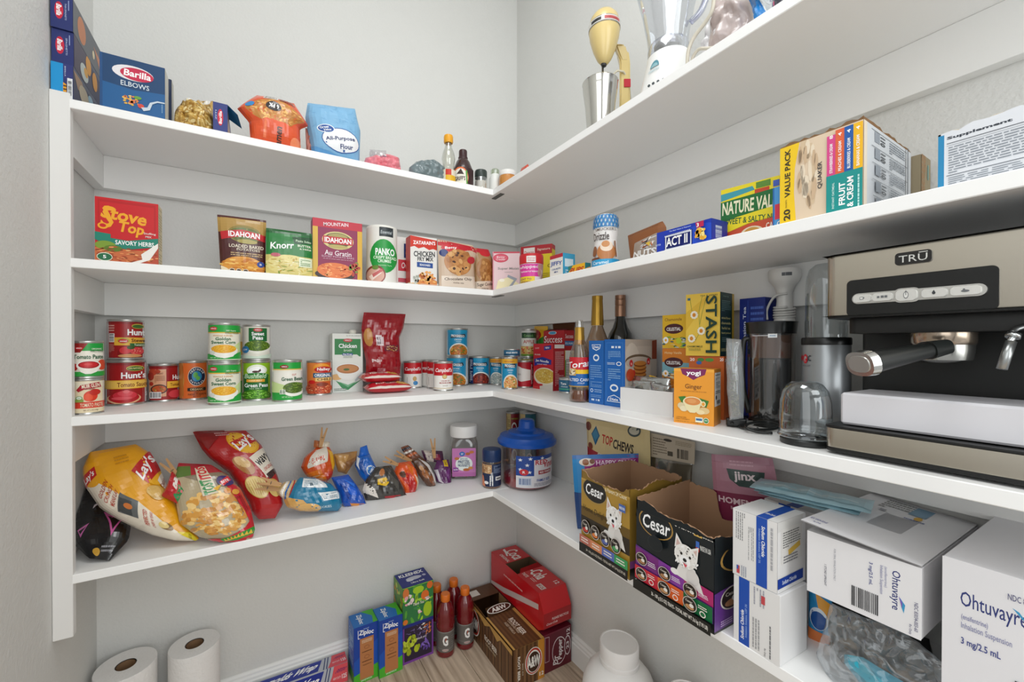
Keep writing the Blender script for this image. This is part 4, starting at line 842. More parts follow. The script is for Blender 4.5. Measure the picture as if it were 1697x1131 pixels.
# ---------------------------------------------------------------- espresso machine
steel = bpy.data.materials.new('brushed_steel'); steel.use_nodes = True
_nt = steel.node_tree; _b = _nt.nodes['Principled BSDF']; _b.inputs['Base Color'].default_value = lin('#bfb8ab'); _b.inputs['Metallic'].default_value = 1; _b.inputs['Roughness'].default_value = .27
_tc = _nt.nodes.new('ShaderNodeTexCoord'); _mp = _nt.nodes.new('ShaderNodeMapping'); _mp.inputs['Scale'].default_value = (4, 4, 900); _nz = _nt.nodes.new('ShaderNodeTexNoise'); _nz.inputs['Scale'].default_value = 1
_bp = _nt.nodes.new('ShaderNodeBump'); _bp.inputs['Strength'].default_value = .06; _bp.inputs['Distance'].default_value = .001
for a, b in ((_tc.outputs['Object'], _mp.inputs[0]), (_mp.outputs[0], _nz.inputs['Vector']), (_nz.outputs['Fac'], _bp.inputs['Height']), (_bp.outputs[0], _b.inputs['Normal'])): _nt.links.new(a, b)
blk = mat('#0c0d0d', .38); blk2 = mat('#0d0f0e', .55)
f = fr(1364.5, 1697, 703, Z3, yb=750, rz=-90); ox, oy = f.o.x, f.o.y
t = empty('espresso_machine', f.o, f.rz, 'stainless steel espresso machine with a row of oval buttons and a black portafilter', 'coffee machine')
W = .335; DP = min(.255, -ox-.03+0.0); DP = -ox-.012
# local: x along the front (towards the camera side), y to the wall, z up
hT = zat(1364.5, 425, f.o)-Z3; hB = zat(1364.5, 529, f.o)-Z3; bT = f.h; HF = 0.0
def rbox(x0, x1, y0, y1, z0, z1, rad, m, name, par=t, seg=5):
    pts = []
    for cx, cy, a in ((x1-rad, y1-rad, 0), (x0+rad, y1-rad, 90), (x0+rad, y0+rad, 180), (x1-rad, y0+rad, 270)):
        for k in range(seg+1): q = math.radians(a+90*k/seg); pts.append((cx+rad*math.cos(q), cy+rad*math.sin(q)))
    o = link(name, prism(pts, z0, z1, .0012), m, parent=par); sharp(o, 30); return o
rbox(0, W, 0, DP, .004, .010, .012, blk, 'foot_plate')
rbox(0, W, 0, DP, .010, bT-.004, .012, steel, 'base')
rbox(-.001, W+.001, -.001, DP, bT-.004, bT, .012, blk, 'drip_tray')
bm = bmesh.new()
for i in range(18): bbox(bm, (.02+i*.0165, .03, bT), (.03+i*.0165, .10, bT+.0008))
link('drip_grate', bm, mat('#8f9190', .3, .8), parent=t)
rbox(.0, W, .13, DP, bT, hB, .006, blk2, 'back_panel')
rbox(.02, W-.02, .02, DP, hB-.022, hB, .01, blk, 'group_housing')
rbox(0, W, 0, DP, hB, hT, .014, blk, 'head')
rbox(.0005, W-.0005, -.0015, .022, hB+.003, hT-.002, .013, steel, 'front_panel')
def FX(px, py):      # pixel -> (x, z) on the front plane, local
    P = onx(px, py, ox-.0015); return -(P.y-oy), P.z-Z3
def quad(pix): return [FX(*p) for p in pix]
def plate(name, pts, y0, y1, m, par=t, bev=.0006):
    bm = bmesh.new(); a = [bm.verts.new((x, y0, z)) for x, z in pts]; b = [bm.verts.new((x, y1, z)) for x, z in pts]; bm.faces.new(a); bm.faces.new(list(reversed(b)))
    for i in range(len(pts)): j = (i+1) % len(pts); bm.faces.new((a[i], b[i], b[j], a[j]))
    bmesh.ops.recalc_face_normals(bm, faces=bm.faces)
    o = link(name, bm, m, parent=par); return o
def rrect(x0, x1, z0, z1, r, n=6):
    P = []
    for cx, cz, a in ((x1-r, z1-r, 0), (x0+r, z1-r, 90), (x0+r, z0+r, 180), (x1-r, z0+r, 270)):
        for k in range(n+1): q = math.radians(a+90*k/n); P.append((cx+r*math.cos(q), cz+r*math.sin(q)))
    return P
x0, z1 = FX(1404, 466); x1, z0 = FX(1656, 524); _, z1b = FX(1656, 438); 
plate('control_panel', rrect(x0, x1, hB+.002, z1, .006), -.003, .0, mat('#0c0d0d', .25))
lx0, lz1 = FX(1484, 421); lx1, lz0 = FX(1545, 437)
_, lz0 = FX(1484, 441)
lp = plate('logo_plate', rrect(lx0, lx1, lz0, lz1, .004), -.0035, .0, mat('#1a1817', .3))
def fmap(xa, xb, za, zb, y): return lambda u, v: (Vector((xa+(xb-xa)*u, y, zb+(za-zb)*v)), Vector((0, -1, 0)))
prints('printed_label', [(Art().text('TRU', .5, .54, .78, .56, '#d8d8d4', .0).rect(.66, .12, .9, .18, '#d8d8d4'), fmap(lx0, lx1, lz0, lz1, -.0035), 0, 0)], t, .3, metal=.3)
bx0, bz1 = FX(1414, 488); _, bz0 = FX(1414, 505); bx1, _q = FX(1638, 470)
bs = plate('button_bezel', rrect(bx0, bx1, bz0, bz1, (bz1-bz0)/2-.0001), -.0055, -.003, mat('#c9c8c4', .25, .8)); bc = (bz0+bz1)/2
bw = (bx1-bx0); plate('button_bezel_centre', rrect(bx0+bw*.35, bx0+bw*.56, bz0-.002, bz1+.002, (bz1-bz0)/2), -.0058, -.003, mat('#c9c8c4', .25, .8))
for i, (a, b, s_) in enumerate(((.02, .17, 'D'), (.185, .345, 'DD'), (.375, .535, '(|)'), (.57, .745, '*'), (.77, .965, '~'))):
    hh = (bz1-bz0)*(.36 if i != 2 else .5)
    o = plate('button', rrect(bx0+bw*a, bx0+bw*b, bc-hh, bc+hh, hh*.7), -.0085, -.0055, mat('#dddcd8', .3, .5))
    A = Art()
    if i == 2: A.ring(.5, .5, .12, .32, '#55585c', '#dddcd8', .8).rect(.485, .12, .515, .5, '#55585c')
    elif i == 3: A.ell(.5, .5, .07, .18, '#33363a').poly('#33363a', [(.43, .45), (.5, .15), (.57, .45)])
    elif i == 1: A.rect(.25, .38, .38, .64, '#66696c').rect(.45, .34, .6, .64, '#66696c').rect(.64, .34, .78, .64, '#66696c')
    elif i == 0: A.rect(.38, .32, .6, .66, '#66696c').rect(.41, .38, .57, .6, '#dddcd8').rect(.6, .4, .66, .55, '#66696c')
    else: A.ell(.5, .55, .14, .14, '#66696c').ell(.46, .4, .04, .14, '#66696c')
    prints('symbol', [(A, fmap(bx0+bw*a, bx0+bw*b, bc-hh, bc+hh, -.0085), 0, 0)], o, .4)
# brewing group and portafilter
gx = -(onx(1562, 578, ox+.07).y-oy); gz = hB-.022
lathe_o = link('brew_group', lathe([(.029, gz-.016), (.031, gz-.013), (.031, gz), (.03, gz+.001)], 36), mat('#b9a998', .2, .95), parent=t); lathe_o.location = (gx, .07, 0); sharp(lathe_o)
pfh = gz-.02
pfc = link('portafilter', lathe([(.02, pfh-.02), (.027, pfh-.016), (.029, pfh-.004), (.029, pfh+.004)], 36), mat('#a8a8a4', .18, .95), parent=t); pfc.location = (gx, .07, 0); sharp(pfc)
# handle aims out from the group towards the left of the photo
tip = onz(1424, 606, Z3+.001); tipd = CAM.lerp(tip, .80)
a = Vector((gx, .05, pfh-.004))
def toloc(P): return Vector((-(P.y-oy), P.x-ox, P.z-Z3))
# the knob end is seen at pixel (1424, 604), on the ray at 12 cm in front of the machine
r_ = ray(1424, 604); s_ = (ox-.085-CAM.x)/r_.x; e = toloc(CAM+r_*s_); r2_ = ray(1552, 578); s2 = (ox-.005-CAM.x)/r2_.x; n_ = toloc(CAM+r2_*s2)
bm = bmesh.new(); dirv = (e-n_); up_ = Vector((0, 0, 1)); side = dirv.cross(up_).normalized(); up2 = side.cross(dirv).normalized()
def hull(pa, pb, wa, ha, wb, hb, n=20, k=10, expo=2.6):
    bm = bmesh.new(); rings = []
    for j in range(k+1):
        t_ = j/k; P = pa.lerp(pb, t_); w__ = wa+(wb-wa)*t_; h__ = ha+(hb-ha)*t_; rg = []
        for i in range(n):
            q = 2*PI*i/n; c_, s__ = math.cos(q), math.sin(q)
            rg.append(bm.verts.new(P+side*w__*math.copysign(abs(c_)**(2/expo), c_)+up2*h__*math.copysign(abs(s__)**(2/expo), s__)))
        rings.append(rg)
    for j in range(k):
        for i in range(n): i2 = (i+1) % n; bm.faces.new((rings[j][i], rings[j][i2], rings[j+1][i2], rings[j+1][i]))
    bm.faces.new(rings[0]); bm.faces.new(rings[-1]); bmesh.ops.recalc_face_normals(bm, faces=bm.faces); return bm
nn = dirv.normalized()
sharp(link('handle', hull(n_, e-nn*.008, .010, .008, .018, .0138), mat('#141716', .35), parent=t))
sharp(link('handle_neck', hull(n_-nn*.012, n_+nn*.012, .009, .009, .0125, .011), mat('#1c1f1e', .3), parent=t))
sharp(link('handle_rod', tubem([n_-nn*.01, a], .005, 10), mat('#b8b8b4', .15, .95), parent=t))
sharp(link('handle_end_cap', hull(e-nn*.009, e, .0205, .016, .0195, .015), mat('#c9c9c6', .14, .95), parent=t))
sharp(link('end_cap_face', hull(e, e+nn*.001, .015, .0105, .0145, .010), mat('#b9b9b4', .3, .8), parent=t))
# steam wand
wp = [toloc(onx(px, py, ox+d_)) for px, py, d_ in ((1715, 538, .03), (1697, 541, .02), (1680, 548, .012), (1677, 562, .008), (1666, 595, .002), (1660, 612, 0))]
link('steam_wand', tubem(spline(wp, 30), .0032, 10), mat('#b9bcbc', .2, .95), parent=t)
link('wand_collar', tubem([toloc(onx(1681, 553, ox+.010)), toloc(onx(1678, 560, ox+.008))], .006, 12), mat('#c9cccc', .2, .95), parent=t)
link('wand_sleeve', tubem([toloc(onx(1676, 566, ox+.0075)), toloc(onx(1660, 612, ox))], .0045, 12), mat('#a9acac', .3, .9), parent=t)
# white carton pushed onto the drip tray
P = onx(1387, 701, ox+.006); x0 = -(P.y-oy); zt = zat(1387, 652, P)-Z3
g = Fr(); g.rz = f.rz; g.o = Vector((ox+.016, oy-x0, Z3+bT+.0016)); g.w = W+.01-x0; g.h = zt-bT-.001
carton('white_carton', g, .10, '#dedde2', 'plain long white carton lying on the drip tray of the espresso machine', 'box', bevel=.003)
# ================================================================ lowest shelf, back wall: bags
def tilted(Yb, t, z0=Z4):       # plane leaning back towards the wall
    def g(px, py):
        r = ray(px, py); s = (Yb+(CAM.z-z0)*t-CAM.y)/(r.y-r.z*t); return CAM+r*s
    return g
def foot(px, py, z=Z4): return onz(px, py, z).y
def peg(p1, p2, Y, label, t=0.0, wood='#b98d5c', sp=.008, z0=Z4):
    """wooden clothes peg: two prongs and a wire spring; p1 = handle end, p2 = jaw end (pixels)"""
    g = tilted(Y, t, z0); a = g(*p1); b = g(*p2); d = (b-a).normalized(); n = (CAM-a).normalized(); s = d.cross(n).normalized(); o = empty('clothes_peg', a.lerp(b, .5), 0, label, 'peg')
    for k in (-1, 1):
        bm = bmesh.new(); L_ = (b-a).length; vs = []
        for q, off, hh in ((-.5, sp, .0022), (.0, .0034, .004), (.5, .0026, .0022)):
            for w_ in (-.0045, .0045):
                for e in (-hh, hh): vs.append(bm.verts.new(d*(q*L_)+s*(k*off+e)+n*w_))
        for i in (0, 4):
            for f in ((0, 1, 5, 4), (2, 6, 7, 3), (0, 4, 6, 2), (1, 3, 7, 5)): bm.faces.new([vs[i+j] for j in f])
        bm.faces.new([vs[j] for j in (0, 2, 3, 1)]); bm.faces.new([vs[8+j] for j in (0, 1, 3, 2)]); bmesh.ops.recalc_face_normals(bm, faces=bm.faces)
        link('prong', bm, mat(wood, .6), parent=o)
    link('spring', tubem([n*.005*math.cos(i*.8)+s*.004*math.sin(i*.8)+n*(i*.0001) for i in range(30)], .0008, 5), mat('#8a8a88', .3, .9), parent=o)
    return o
def tail(parent_label, left, right, where, col, art=None, thick=.02, seed=1, rough=.3, name='bag_neck', parent=None):
    return bag(name, left, right, where, thick, col, None, art=art, seed=seed, wr=.008, fscale=50, nu=10, nv=8, parent=parent)
# black chip bag
g = tilted(-.26, 1.6)
A = Art('#16171a').poly('#e9dfe8', [(.42, .36), (.62, .5), (.44, .56), (.5, .5)]).poly('#16171a', [(.46, .41), (.58, .5), (.46, .53)]).poly('#c85a9a', [(.62, .6), (.9, .66), (.7, .84)]).poly('#16171a', [(.67, .65), (.84, .69), (.72, .79)]).poly('#d86a20', [(.6, .5), (.95, .56), (.98, .68), (.7, .58)]).poly('#c868a8', [(.12, .74), (.34, .7), (.14, .82)]).poly('#16171a', [(.14, .755), (.28, .73), (.15, .79)]).ell(.3, .1, .2, .06, '#2c1c4a').ell(.4, .95, .12, .03, '#c89a3a').lines(.55, .9, .9, .96, 2, '#8a8a90')
bag('chip_bag', [(150, 768), (124, 800), (118, 840), (116, 880), (125, 905), (148, 926)], [(196, 772), (200, 810), (205, 850), (217, 872), (213, 895), (182, 929)], g, .05, '#17181b', 'black chip bag lying behind the yellow bag at the left end', 'chip bag', A, rough=.25, wr=.01, seed=2, coat=.6, fscale=14, zmin=Z4, nu=20, nv=26)
# yellow chip bag
g = tilted(-.243, .45)
A = Art('#eaa515'); A.poly('#e6dccb', [(0, .2), (.12, .2), (.5, .5), (.52, 1), (0, 1)]); A.ell(.13, .2, .13, .07, '#e9a51a'); A.poly('#c41e24', [(.0, .17), (.2, .13), (.22, .2), (.0, .25)]); A.text("Lay's", .1, .195, .17, .06, '#ffffff', .04, rot=-15)
for i, s_ in enumerate(('GOLDEN', 'CRUNCH', 'MEANS LAY')): A.text(s_, .2+i*.03, .31+i*.045, .22, .035, '#b03a26', .03, rot=-24)
A.poly('#5c5f60', [(.14, .5), (.38, .38), (.5, .5), (.24, .62)]); A.poly('#3c3f40', [(.16, .5), (.34, .41), (.42, .48), (.22, .58)]); A.ell(.32, .5, .05, .03, '#c8702c'); A.text('PERFECTED', .34, .64, .26, .035, '#b8402c', .03, rot=-26); A.text('OVER 90 YEARS', .38, .68, .26, .025, '#b8402c', .02, rot=-26)
A.ell(.46, .78, .11, .05, '#8a6a3a', rot=20); A.ell(.45, .76, .09, .035, '#e4cc86', rot=20); A.poly('#ead21a', [(.5, .86), (.8, .92), (.8, 1), (.4, 1)]); A.text('BAKED OK', .6, .95, .26, .025, '#5a5a10', .02, rot=-8)
A.ell(.93, .3, .17, .14, '#f0b429'); A.poly('#c41e24', [(.66, .26), (1, .12), (1, .32), (.8, .4)]); A.text("Lay's", .86, .26, .3, .13, '#ffffff', .05, rot=-30); A.poly('#efe6d6', [(.92, .4), (1, .34), (1, .5), (.96, .5)]); A.text('Classic', .97, .43, .1, .04, '#8a2418', .03, rot=-50)
A.ell(.82, .5, .12, .07, '#c8a04c', rot=30); A.ell(.8, .48, .1, .055, '#dfb867', rot=30); A.lines(.5, .1, .7, .18, 3, '#c88a10')
yb = bag('chip_bag', [(150, 750), (137, 777), (140, 804), (167, 843), (194, 860), (224, 875), (253, 887), (290, 896), (318, 897)], [(225, 737), (247, 750), (262, 775), (274, 806), (295, 838), (312, 871), (330, 893)], g, .07, '#e8a416', 'big yellow chip bag with a cream side panel, slumped to the right', 'chip bag', A, rough=.28, wr=.008, seed=6, coat=.5, fscale=13, zmin=Z4, nu=26, nv=30)
# clear tortilla chip bag
g = tilted(-.28, .5)
chips = ['#e0a850', '#efc070', '#d89a40', '#f2cc84', '#c88834']
A = Art('#b8a888'); A.rect(0, 0, 1, .16, '#b02030'); A.rect(0, .04, .35, .16, '#5a7a34'); A.poly('#8a7a64', [(.2, .16), (1, .16), (1, .4), (.6, .3)]); A.blobs(.5, .62, .46, .24, 120, .075, chips, 4); A.blobs(.45, .75, .4, .14, 60, .06, chips, 8)
A.poly('#c82030', [(.8, .26), (1, .4), (1, .96), (.9, 1), (.55, 1), (.94, .8)]); A.poly('#c8212e', [(0, .9), (.3, .95), (.6, .9), (1, .82), (1, 1), (0, 1)]); A.poly('#2f9a3c', [(.2, .945), (.6, .92), (1, .86), (1, .93), (.6, .98), (.2, .99)])
for i in range(8): A.poly('#e8c040', [(.24+i*.09, .985-i*.008), (.29+i*.09, .945-i*.009), (.34+i*.09, .98-i*.008)])
A.poly('#d8cdb4', [(.46, .08), (.7, .06), (.66, .42), (.42, .42)]); A.text('TOST', .55, .33, .17, .2, '#2c8a44', .08, rot=-90); A.text('ITOS', .58, .155, .17, .2, '#c8202c', .08, rot=-90)
A.ell(.85, .3, .13, .07, '#3a2c6a'); A.poly('#d83038', [(.76, .3), (.94, .24), (.95, .3), (.78, .36)]); A.text('BITE', .85, .3, .14, .03, '#ffffff', .04, rot=-10); A.poly('#e8b020', [(.6, .36), (.78, .33), (.66, .4)]); A.ell(.8, .42, .05, .03, '#d88a28'); A.ell(.9, .45, .05, .03, '#e0a040')
A.lines(.86, .5, .96, .7, 4, '#8a2020', vert=True)
tb = bag('chip_bag', [(296, 768), (287, 800), (293, 838), (298, 868), (330, 890), (362, 898)], [(350, 771), (380, 790), (397, 811), (414, 844), (421, 878), (416, 896)], g, .055, '#c8b896', 'clear tortilla chip bag with red and green borders, chips showing', 'chip bag', A, rough=.2, wr=.007, seed=12, coat=.7, fscale=16, zmin=Z4, nu=24, nv=28)
tail('', [(285, 782), (276, 808), (268, 822)], [(303, 800), (312, 822), (296, 836)], tilted(-.285, .5), '#c0242e', Art('#c0242e').poly('#ece4dc', [(.3, 0), (.6, 0), (.5, .6), (.3, .5)]).poly('#2c8a4a', [(.6, .3), (1, .5), (1, 1), (.5, .8)]), thick=.03, seed=3, parent=tb)
peg((270, 764), (300, 796), -.28, 'wooden peg closing the clear tortilla chip bag', .5)
# red wavy chip bag
g = tilted(-.20, .4)
A = Art('#b5161c'); A.ell(.72, .17, .25, .14, '#e8a81e'); A.ell(.72, .17, .22, .12, '#f0bc3c'); A.poly('#c41e24', [(.5, .16), (.98, .06), (1, .16), (.55, .26)]); A.text("Lay's", .76, .165, .46, .15, '#ffffff', .05, rot=-18)
A.poly('#ece4d4', [(.62, .36), (1, .25), (1, .52), (.72, .6)]); A.text('wavy', .86, .4, .36, .1, '#222222', .05, rot=-18); A.text('ORIGINAL', .88, .475, .26, .035, '#c03a2c', .03, rot=-16); A.poly('#3a1c1c', [(.74, .56), (1, .49), (1, .54), (.78, .62)])
A.ell(.42, .44, .17, .11, '#b57a3c', rot=30); A.ell(.44, .4, .13, .07, '#e2bc7c', rot=30); A.ell(.42, .68, .26, .115, '#d8b45c'); A.ell(.42, .68, .25, .105, '#edd488')
for i in range(8): A.ell(.22+i*.055, .68, .008, .09-.0022*(i-3.5)**2, '#c89c48', 10, rot=12)
A.ell(.8, .7, .16, .09, '#e2c478'); A.ell(.82, .66, .12, .05, '#d0a858'); A.poly('#8c1014', [(.0, .0), (.6, .0), (.1, .2)]); A.lines(.35, .03, .6, .08, 2, '#e0b0b0')
rb = bag('chip_bag', [(320, 717), (335, 745), (348, 760), (380, 784), (397, 809), (412, 834), (417, 849), (429, 861)], [(407, 714), (432, 737), (447, 764), (459, 787), (466, 811), (469, 836), (456, 859)], g, .07, '#b5161c', 'red wavy chip bag leaning against the wall with its top open', 'chip bag', A, rough=.25, wr=.007, seed=15, coat=.6, fscale=14, zmin=Z4, nu=24, nv=28)
peg((424, 806), (462, 812), -.235, 'wooden peg lying across the foot of the red wavy chip bag', .1)
peg((432, 797), (466, 804), -.25, 'wooden peg just above another peg by the red wavy bag', .1)
# small snack bags
def sb(l, r, Y, t, th, col, lab, art, seed, **k):
    k.setdefault('wr', .008); k.setdefault('fscale', 28)
    return bag('snack_bag', l, r, tilted(Y, t), th*.85, col, lab, 'snack bag', art, rough=.25, seed=seed, coat=.6, nu=18, nv=18, zmin=Z4, **k)
A = Art('#17789e'); A.poly('#d8a860', [(0, .45), (.3, .6), (.45, 1), (0, 1)]); A.ell(.3, .85, .22, .16, '#e4b468'); A.poly('#e4e8ea', [(.25, .02), (.9, .1), (.85, .42), (.3, .3)]); A.lines(.34, .1, .8, .34, 5, '#4a7a94'); A.rect(.5, .2, .58, .3, '#2a4a5a'); A.poly('#e4e8ea', [(.62, .5), (.98, .55), (.96, .72), (.64, .7)]); A.lines(.66, .56, .94, .68, 4, '#4a7a94'); A.text('COOKIES', .6, .85, .3, .06, '#d0e8f0', .02)
te = sb([(497, 792), (478, 812), (470, 828), (476, 841), (500, 848)], [(522, 792), (548, 802), (563, 818), (567, 838), (560, 847)], -.215, .3, .07, '#17789e', 'teal snack bag with white print boxes lying at the shelf front', A, 4)
tail('', [(470, 800), (458, 815), (463, 822)], [(492, 796), (486, 812), (480, 832)], tilted(-.22, .3), '#cbb084', Art('#cbb084').rect(.2, 0, .4, 1, '#ece6da').rect(.5, 0, .62, 1, '#2c6ab0').rect(.8, 0, .9, 1, '#b8302c'), thick=.03, seed=5, parent=te)
A = Art('#d8551c'); A.poly('#e8e0d2', [(.2, .1), (.8, .0), (.75, .42), (.15, .5)]); A.text('FLAVOR', .45, .33, .4, .1, '#c83a1c', .04, rot=-8); A.poly('#f0b420', [(.8, .1), (1, .2), (1, .7), (.88, .6)]); A.poly('#e87a1c', [(.0, .6), (.5, .55), (.6, .95), (.2, 1)]); A.lines(.12, .68, .4, .88, 4, '#f8d8a0'); A.ell(.8, .8, .2, .14, '#c8341c')
ob = sb([(524, 742), (505, 758), (499, 775), (508, 790), (538, 799)], [(544, 739), (552, 752), (555, 770), (550, 790), (541, 799)], -.135, .25, .07, '#d8551c', 'orange and white snack bag perched on the heap, pegged upright', A, 7)
tail('', [(521, 730), (520, 742)], [(546, 733), (546, 744)], tilted(-.125, .2), '#b86c3c', Art('#b86c3c').rect(.5, 0, 1, 1, '#dcd0bc'), thick=.02, seed=6, parent=ob)
peg((538, 709), (531, 742), -.125, 'wooden peg standing upright on the orange and white snack bag', .1)
A = Art('#a87a44'); A.poly('#c89a5c', [(0, 0), (.6, .1), (.3, .8)]); A.poly('#8a5c30', [(.5, .4), (1, .2), (1, .6), (.6, .9)])
sb([(553, 753), (556, 768), (560, 782)], [(592, 748), (590, 762), (574, 786)], -.125, .2, .04, '#a87a44', 'tan crumpled snack bag between the orange and blue ones', A, 9)
A = Art('#1450b4'); A.poly('#0e3c94', [(.2, .2), (.5, .4), (.3, .9)]); A.poly('#d88a3a', [(.3, .85), (.9, .9), (.9, 1), (.3, 1)]); A.ell(.6, .5, .2, .14, '#1a5fd0'); A.poly('#2a74e0', [(.5, .1), (.9, .3), (.8, .4)])
sb([(549, 792), (558, 812), (566, 834), (572, 841)], [(577, 787), (590, 803), (602, 822), (608, 841)], -.18, .3, .05, '#1450b4', 'plain bright blue snack bag on the shelf right of the teal bag', A, 11)
A = Art('#1565c4'); A.ell(.62, .62, .26, .2, '#dfe8f0'); A.ell(.62, .62, .22, .15, '#2a7ac8'); A.text('Oreo' if 0 else 'OREO', .62, .62, .3, .1, '#ffffff', .04, rot=-30); A.poly('#0e4ca0', [(0, .3), (.4, .1), (.3, .8)]); A.poly('#e8eef4', [(.0, .0), (.2, .1), (.1, .5)])
bu = sb([(592, 757), (588, 772), (597, 790), (607, 801)], [(612, 752), (620, 768), (627, 782), (622, 794)], -.14, .3, .05, '#1565c4', 'blue snack bag with a round white badge and a curled-up neck', A, 13)
tail('', [(597, 742), (594, 760)], [(608, 738), (614, 760)], tilted(-.13, .25), '#1f6ad0', None, thick=.018, seed=8, parent=bu)
A = Art('#3a3733'); A.poly('#e4ddd4', [(0, .5), (.25, .7), (.3, .95), (.0, .8)]); A.poly('#e6b81c', [(.3, .42), (.55, .36), (.62, .52), (.52, .62), (.3, .58)]); A.text('NEW', .45, .5, .16, .08, '#5a3c10', .03); A.ell(.4, .2, .1, .12, '#b8703a'); A.poly('#a8242c', [(.45, .9), (.85, .86), (.85, 1), (.45, 1)]); A.poly('#55524c', [(.6, .1), (.9, .5), (.8, .8)])
sb([(622, 775), (607, 795), (601, 812), (606, 829)], [(648, 772), (660, 792), (670, 810), (674, 829)], -.17, .35, .05, '#3a3733', 'dark grey snack bag with a small yellow badge', A, 17)
A = Art('#e2551a'); A.ell(.45, .5, .24, .18, '#c01c1c'); A.poly('#b81a1c', [(.3, .6), (.7, .5), (.9, .9), (.4, 1)]); A.ell(.3, .35, .12, .1, '#5a3420'); A.poly('#f0e0c0', [(.8, .4), (1, .6), (.95, .9), (.85, .7)]); A.poly('#f07a2c', [(.5, .0), (.9, .2), (.7, .4)])
sb([(658, 768), (652, 786), (664, 806), (673, 823)], [(680, 765), (690, 780), (694, 800), (686, 822)], -.15, .3, .045, '#e2551a', 'bright orange and red candy bag near the middle of the shelf', A, 19)
peg((636, 761), (660, 771), -.16, 'wooden peg lying left of the bright orange candy bag', .3)
A = Art('#5c3a26'); A.poly('#d8d4d0', [(.55, .0), (.85, .2), (.95, .8), (.8, 1), (.7, .4)]); A.ell(.35, .5, .2, .14, '#a86a3c'); A.ell(.55, .72, .2, .13, '#8c5028'); A.ell(.3, .3, .12, .08, '#c08a54'); A.ell(.6, .9, .15, .08, '#7a4424')
br = sb([(683, 762), (689, 780), (701, 798), (714, 813)], [(699, 758), (712, 770), (720, 790), (722, 808)], -.13, .3, .045, '#5c3a26', 'brown chocolate snack bag with a white edge', A, 23)
tail('', [(664, 742), (672, 756), (684, 768)], [(676, 738), (690, 750), (700, 760)], tilted(-.12, .3), '#7a4a34', Art('#7a4a34').rect(0, .1, 1, .22, '#2a2c3a').rect(0, .3, 1, .4, '#e4e0da').rect(0, .5, 1, .62, '#c8652c'), thick=.016, seed=9, parent=br)
peg((655, 751), (682, 765), -.13, 'wooden peg on the neck of the brown chocolate snack bag', .3)
A = Art('#5e2760'); A.poly('#e8c01c', [(.45, .02), (.8, .0), (.78, .24), (.5, .22)]); A.text('XL', .63, .12, .16, .1, '#5a3c10', .03); A.poly('#d8d0d8', [(0, .3), (.14, .3), (.3, .9), (.1, .7)]); A.lines(.25, .75, .6, .9, 3, '#a888b0'); A.poly('#7a3a80', [(.5, .4), (.8, .3), (.7, .7)])
pu = sb([(724, 764), (719, 778), (723, 798), (737, 808)], [(743, 762), (747, 778), (748, 798), (747, 812)], -.115, .3, .045, '#5e2760', 'purple snack bag at the right end of the bags, next to the pretzel jar', A, 29)
tail('', [(698, 747), (704, 764)], [(733, 748), (736, 768)], tilted(-.11, .3), '#4a2440', Art('#4a2440').rect(.1, 0, .45, 1, '#c8bcb4').rect(.5, .3, .8, .8, '#8a2040'), thick=.016, seed=10, parent=pu)
peg((717, 727), (720, 760), -.11, 'wooden peg standing upright on the purple snack bag', .1)
# pretzel jar (rounded square, white lid)
c, r = fit(*circ(741, 796, 797, Z4)); cn = (CAM-c).xy.normalized()*r*.5; zz = lambda y: zat(768, y, (c.x+cn.x, c.y+cn.y))-Z4
t = empty('pretzel_jar', c, math.radians(-25), 'clear plastic pretzel jar with a white lid and pink label', 'jar')
def sqr(r, z, k=4.5, n=48, s=1.0):
    return [(r*math.copysign(abs(math.cos(2*PI*i/n))**(2/k), math.cos(2*PI*i/n)), r*s*math.copysign(abs(math.sin(2*PI*i/n))**(2/k), math.sin(2*PI*i/n)), z) for i in range(n)]
def loft(rings, cb=True, ct=True):
    bm = bmesh.new(); R_ = [[bm.verts.new(p) for p in g_] for g_ in rings]; n = len(R_[0])
    for a, b in zip(R_, R_[1:]):
        for i in range(n): j = (i+1) % n; bm.faces.new((a[i], a[j], b[j], b[i])).smooth = True
    if cb: bm.faces.new(list(reversed(R_[0])))
    if ct: bm.faces.new(R_[-1])
    return bm
q = r*.84
sharp(link('jar_body', loft([sqr(q*.92, 0), sqr(q, .005), sqr(q, zz(742)), sqr(q*.98, zz(734)), sqr(q*.86, zz(727), 3), sqr(q*.8, zz(724), 2.2)], ct=False), clear('#f3f0ee', .09, .6, .08), parent=t))
part_lathe(t, 'lid', [(q*.96, zz(725)), (q*.98, zz(723)), (q*.98, zz(711)), (q*.94, zz(707)), (q*.5, zz(706.5))], mat('#f1f0ee', .4))
rd = random.Random(3); bm = bmesh.new()
for i in range(150):
    P = Vector((rd.uniform(-1, 1)*q*.82, rd.uniform(-1, 1)*q*.82, .007+rd.random()*zz(783)*.95)); s_ = .0055
    m4 = Matrix.Translation(P) @ Matrix.Rotation(rd.random()*3, 4, Vector((rd.random(), rd.random(), rd.random()+.01)).normalized()); bmesh.ops.create_icosphere(bm, subdivisions=1, radius=s_, matrix=m4 @ Matrix.Diagonal((1.25, .9, .8, 1)))
o = link('pretzel_nuggets', bm, mat('#a8703e', .6, var=.4, vscale=90), parent=t, smooth=True); o['kind'] = 'stuff'
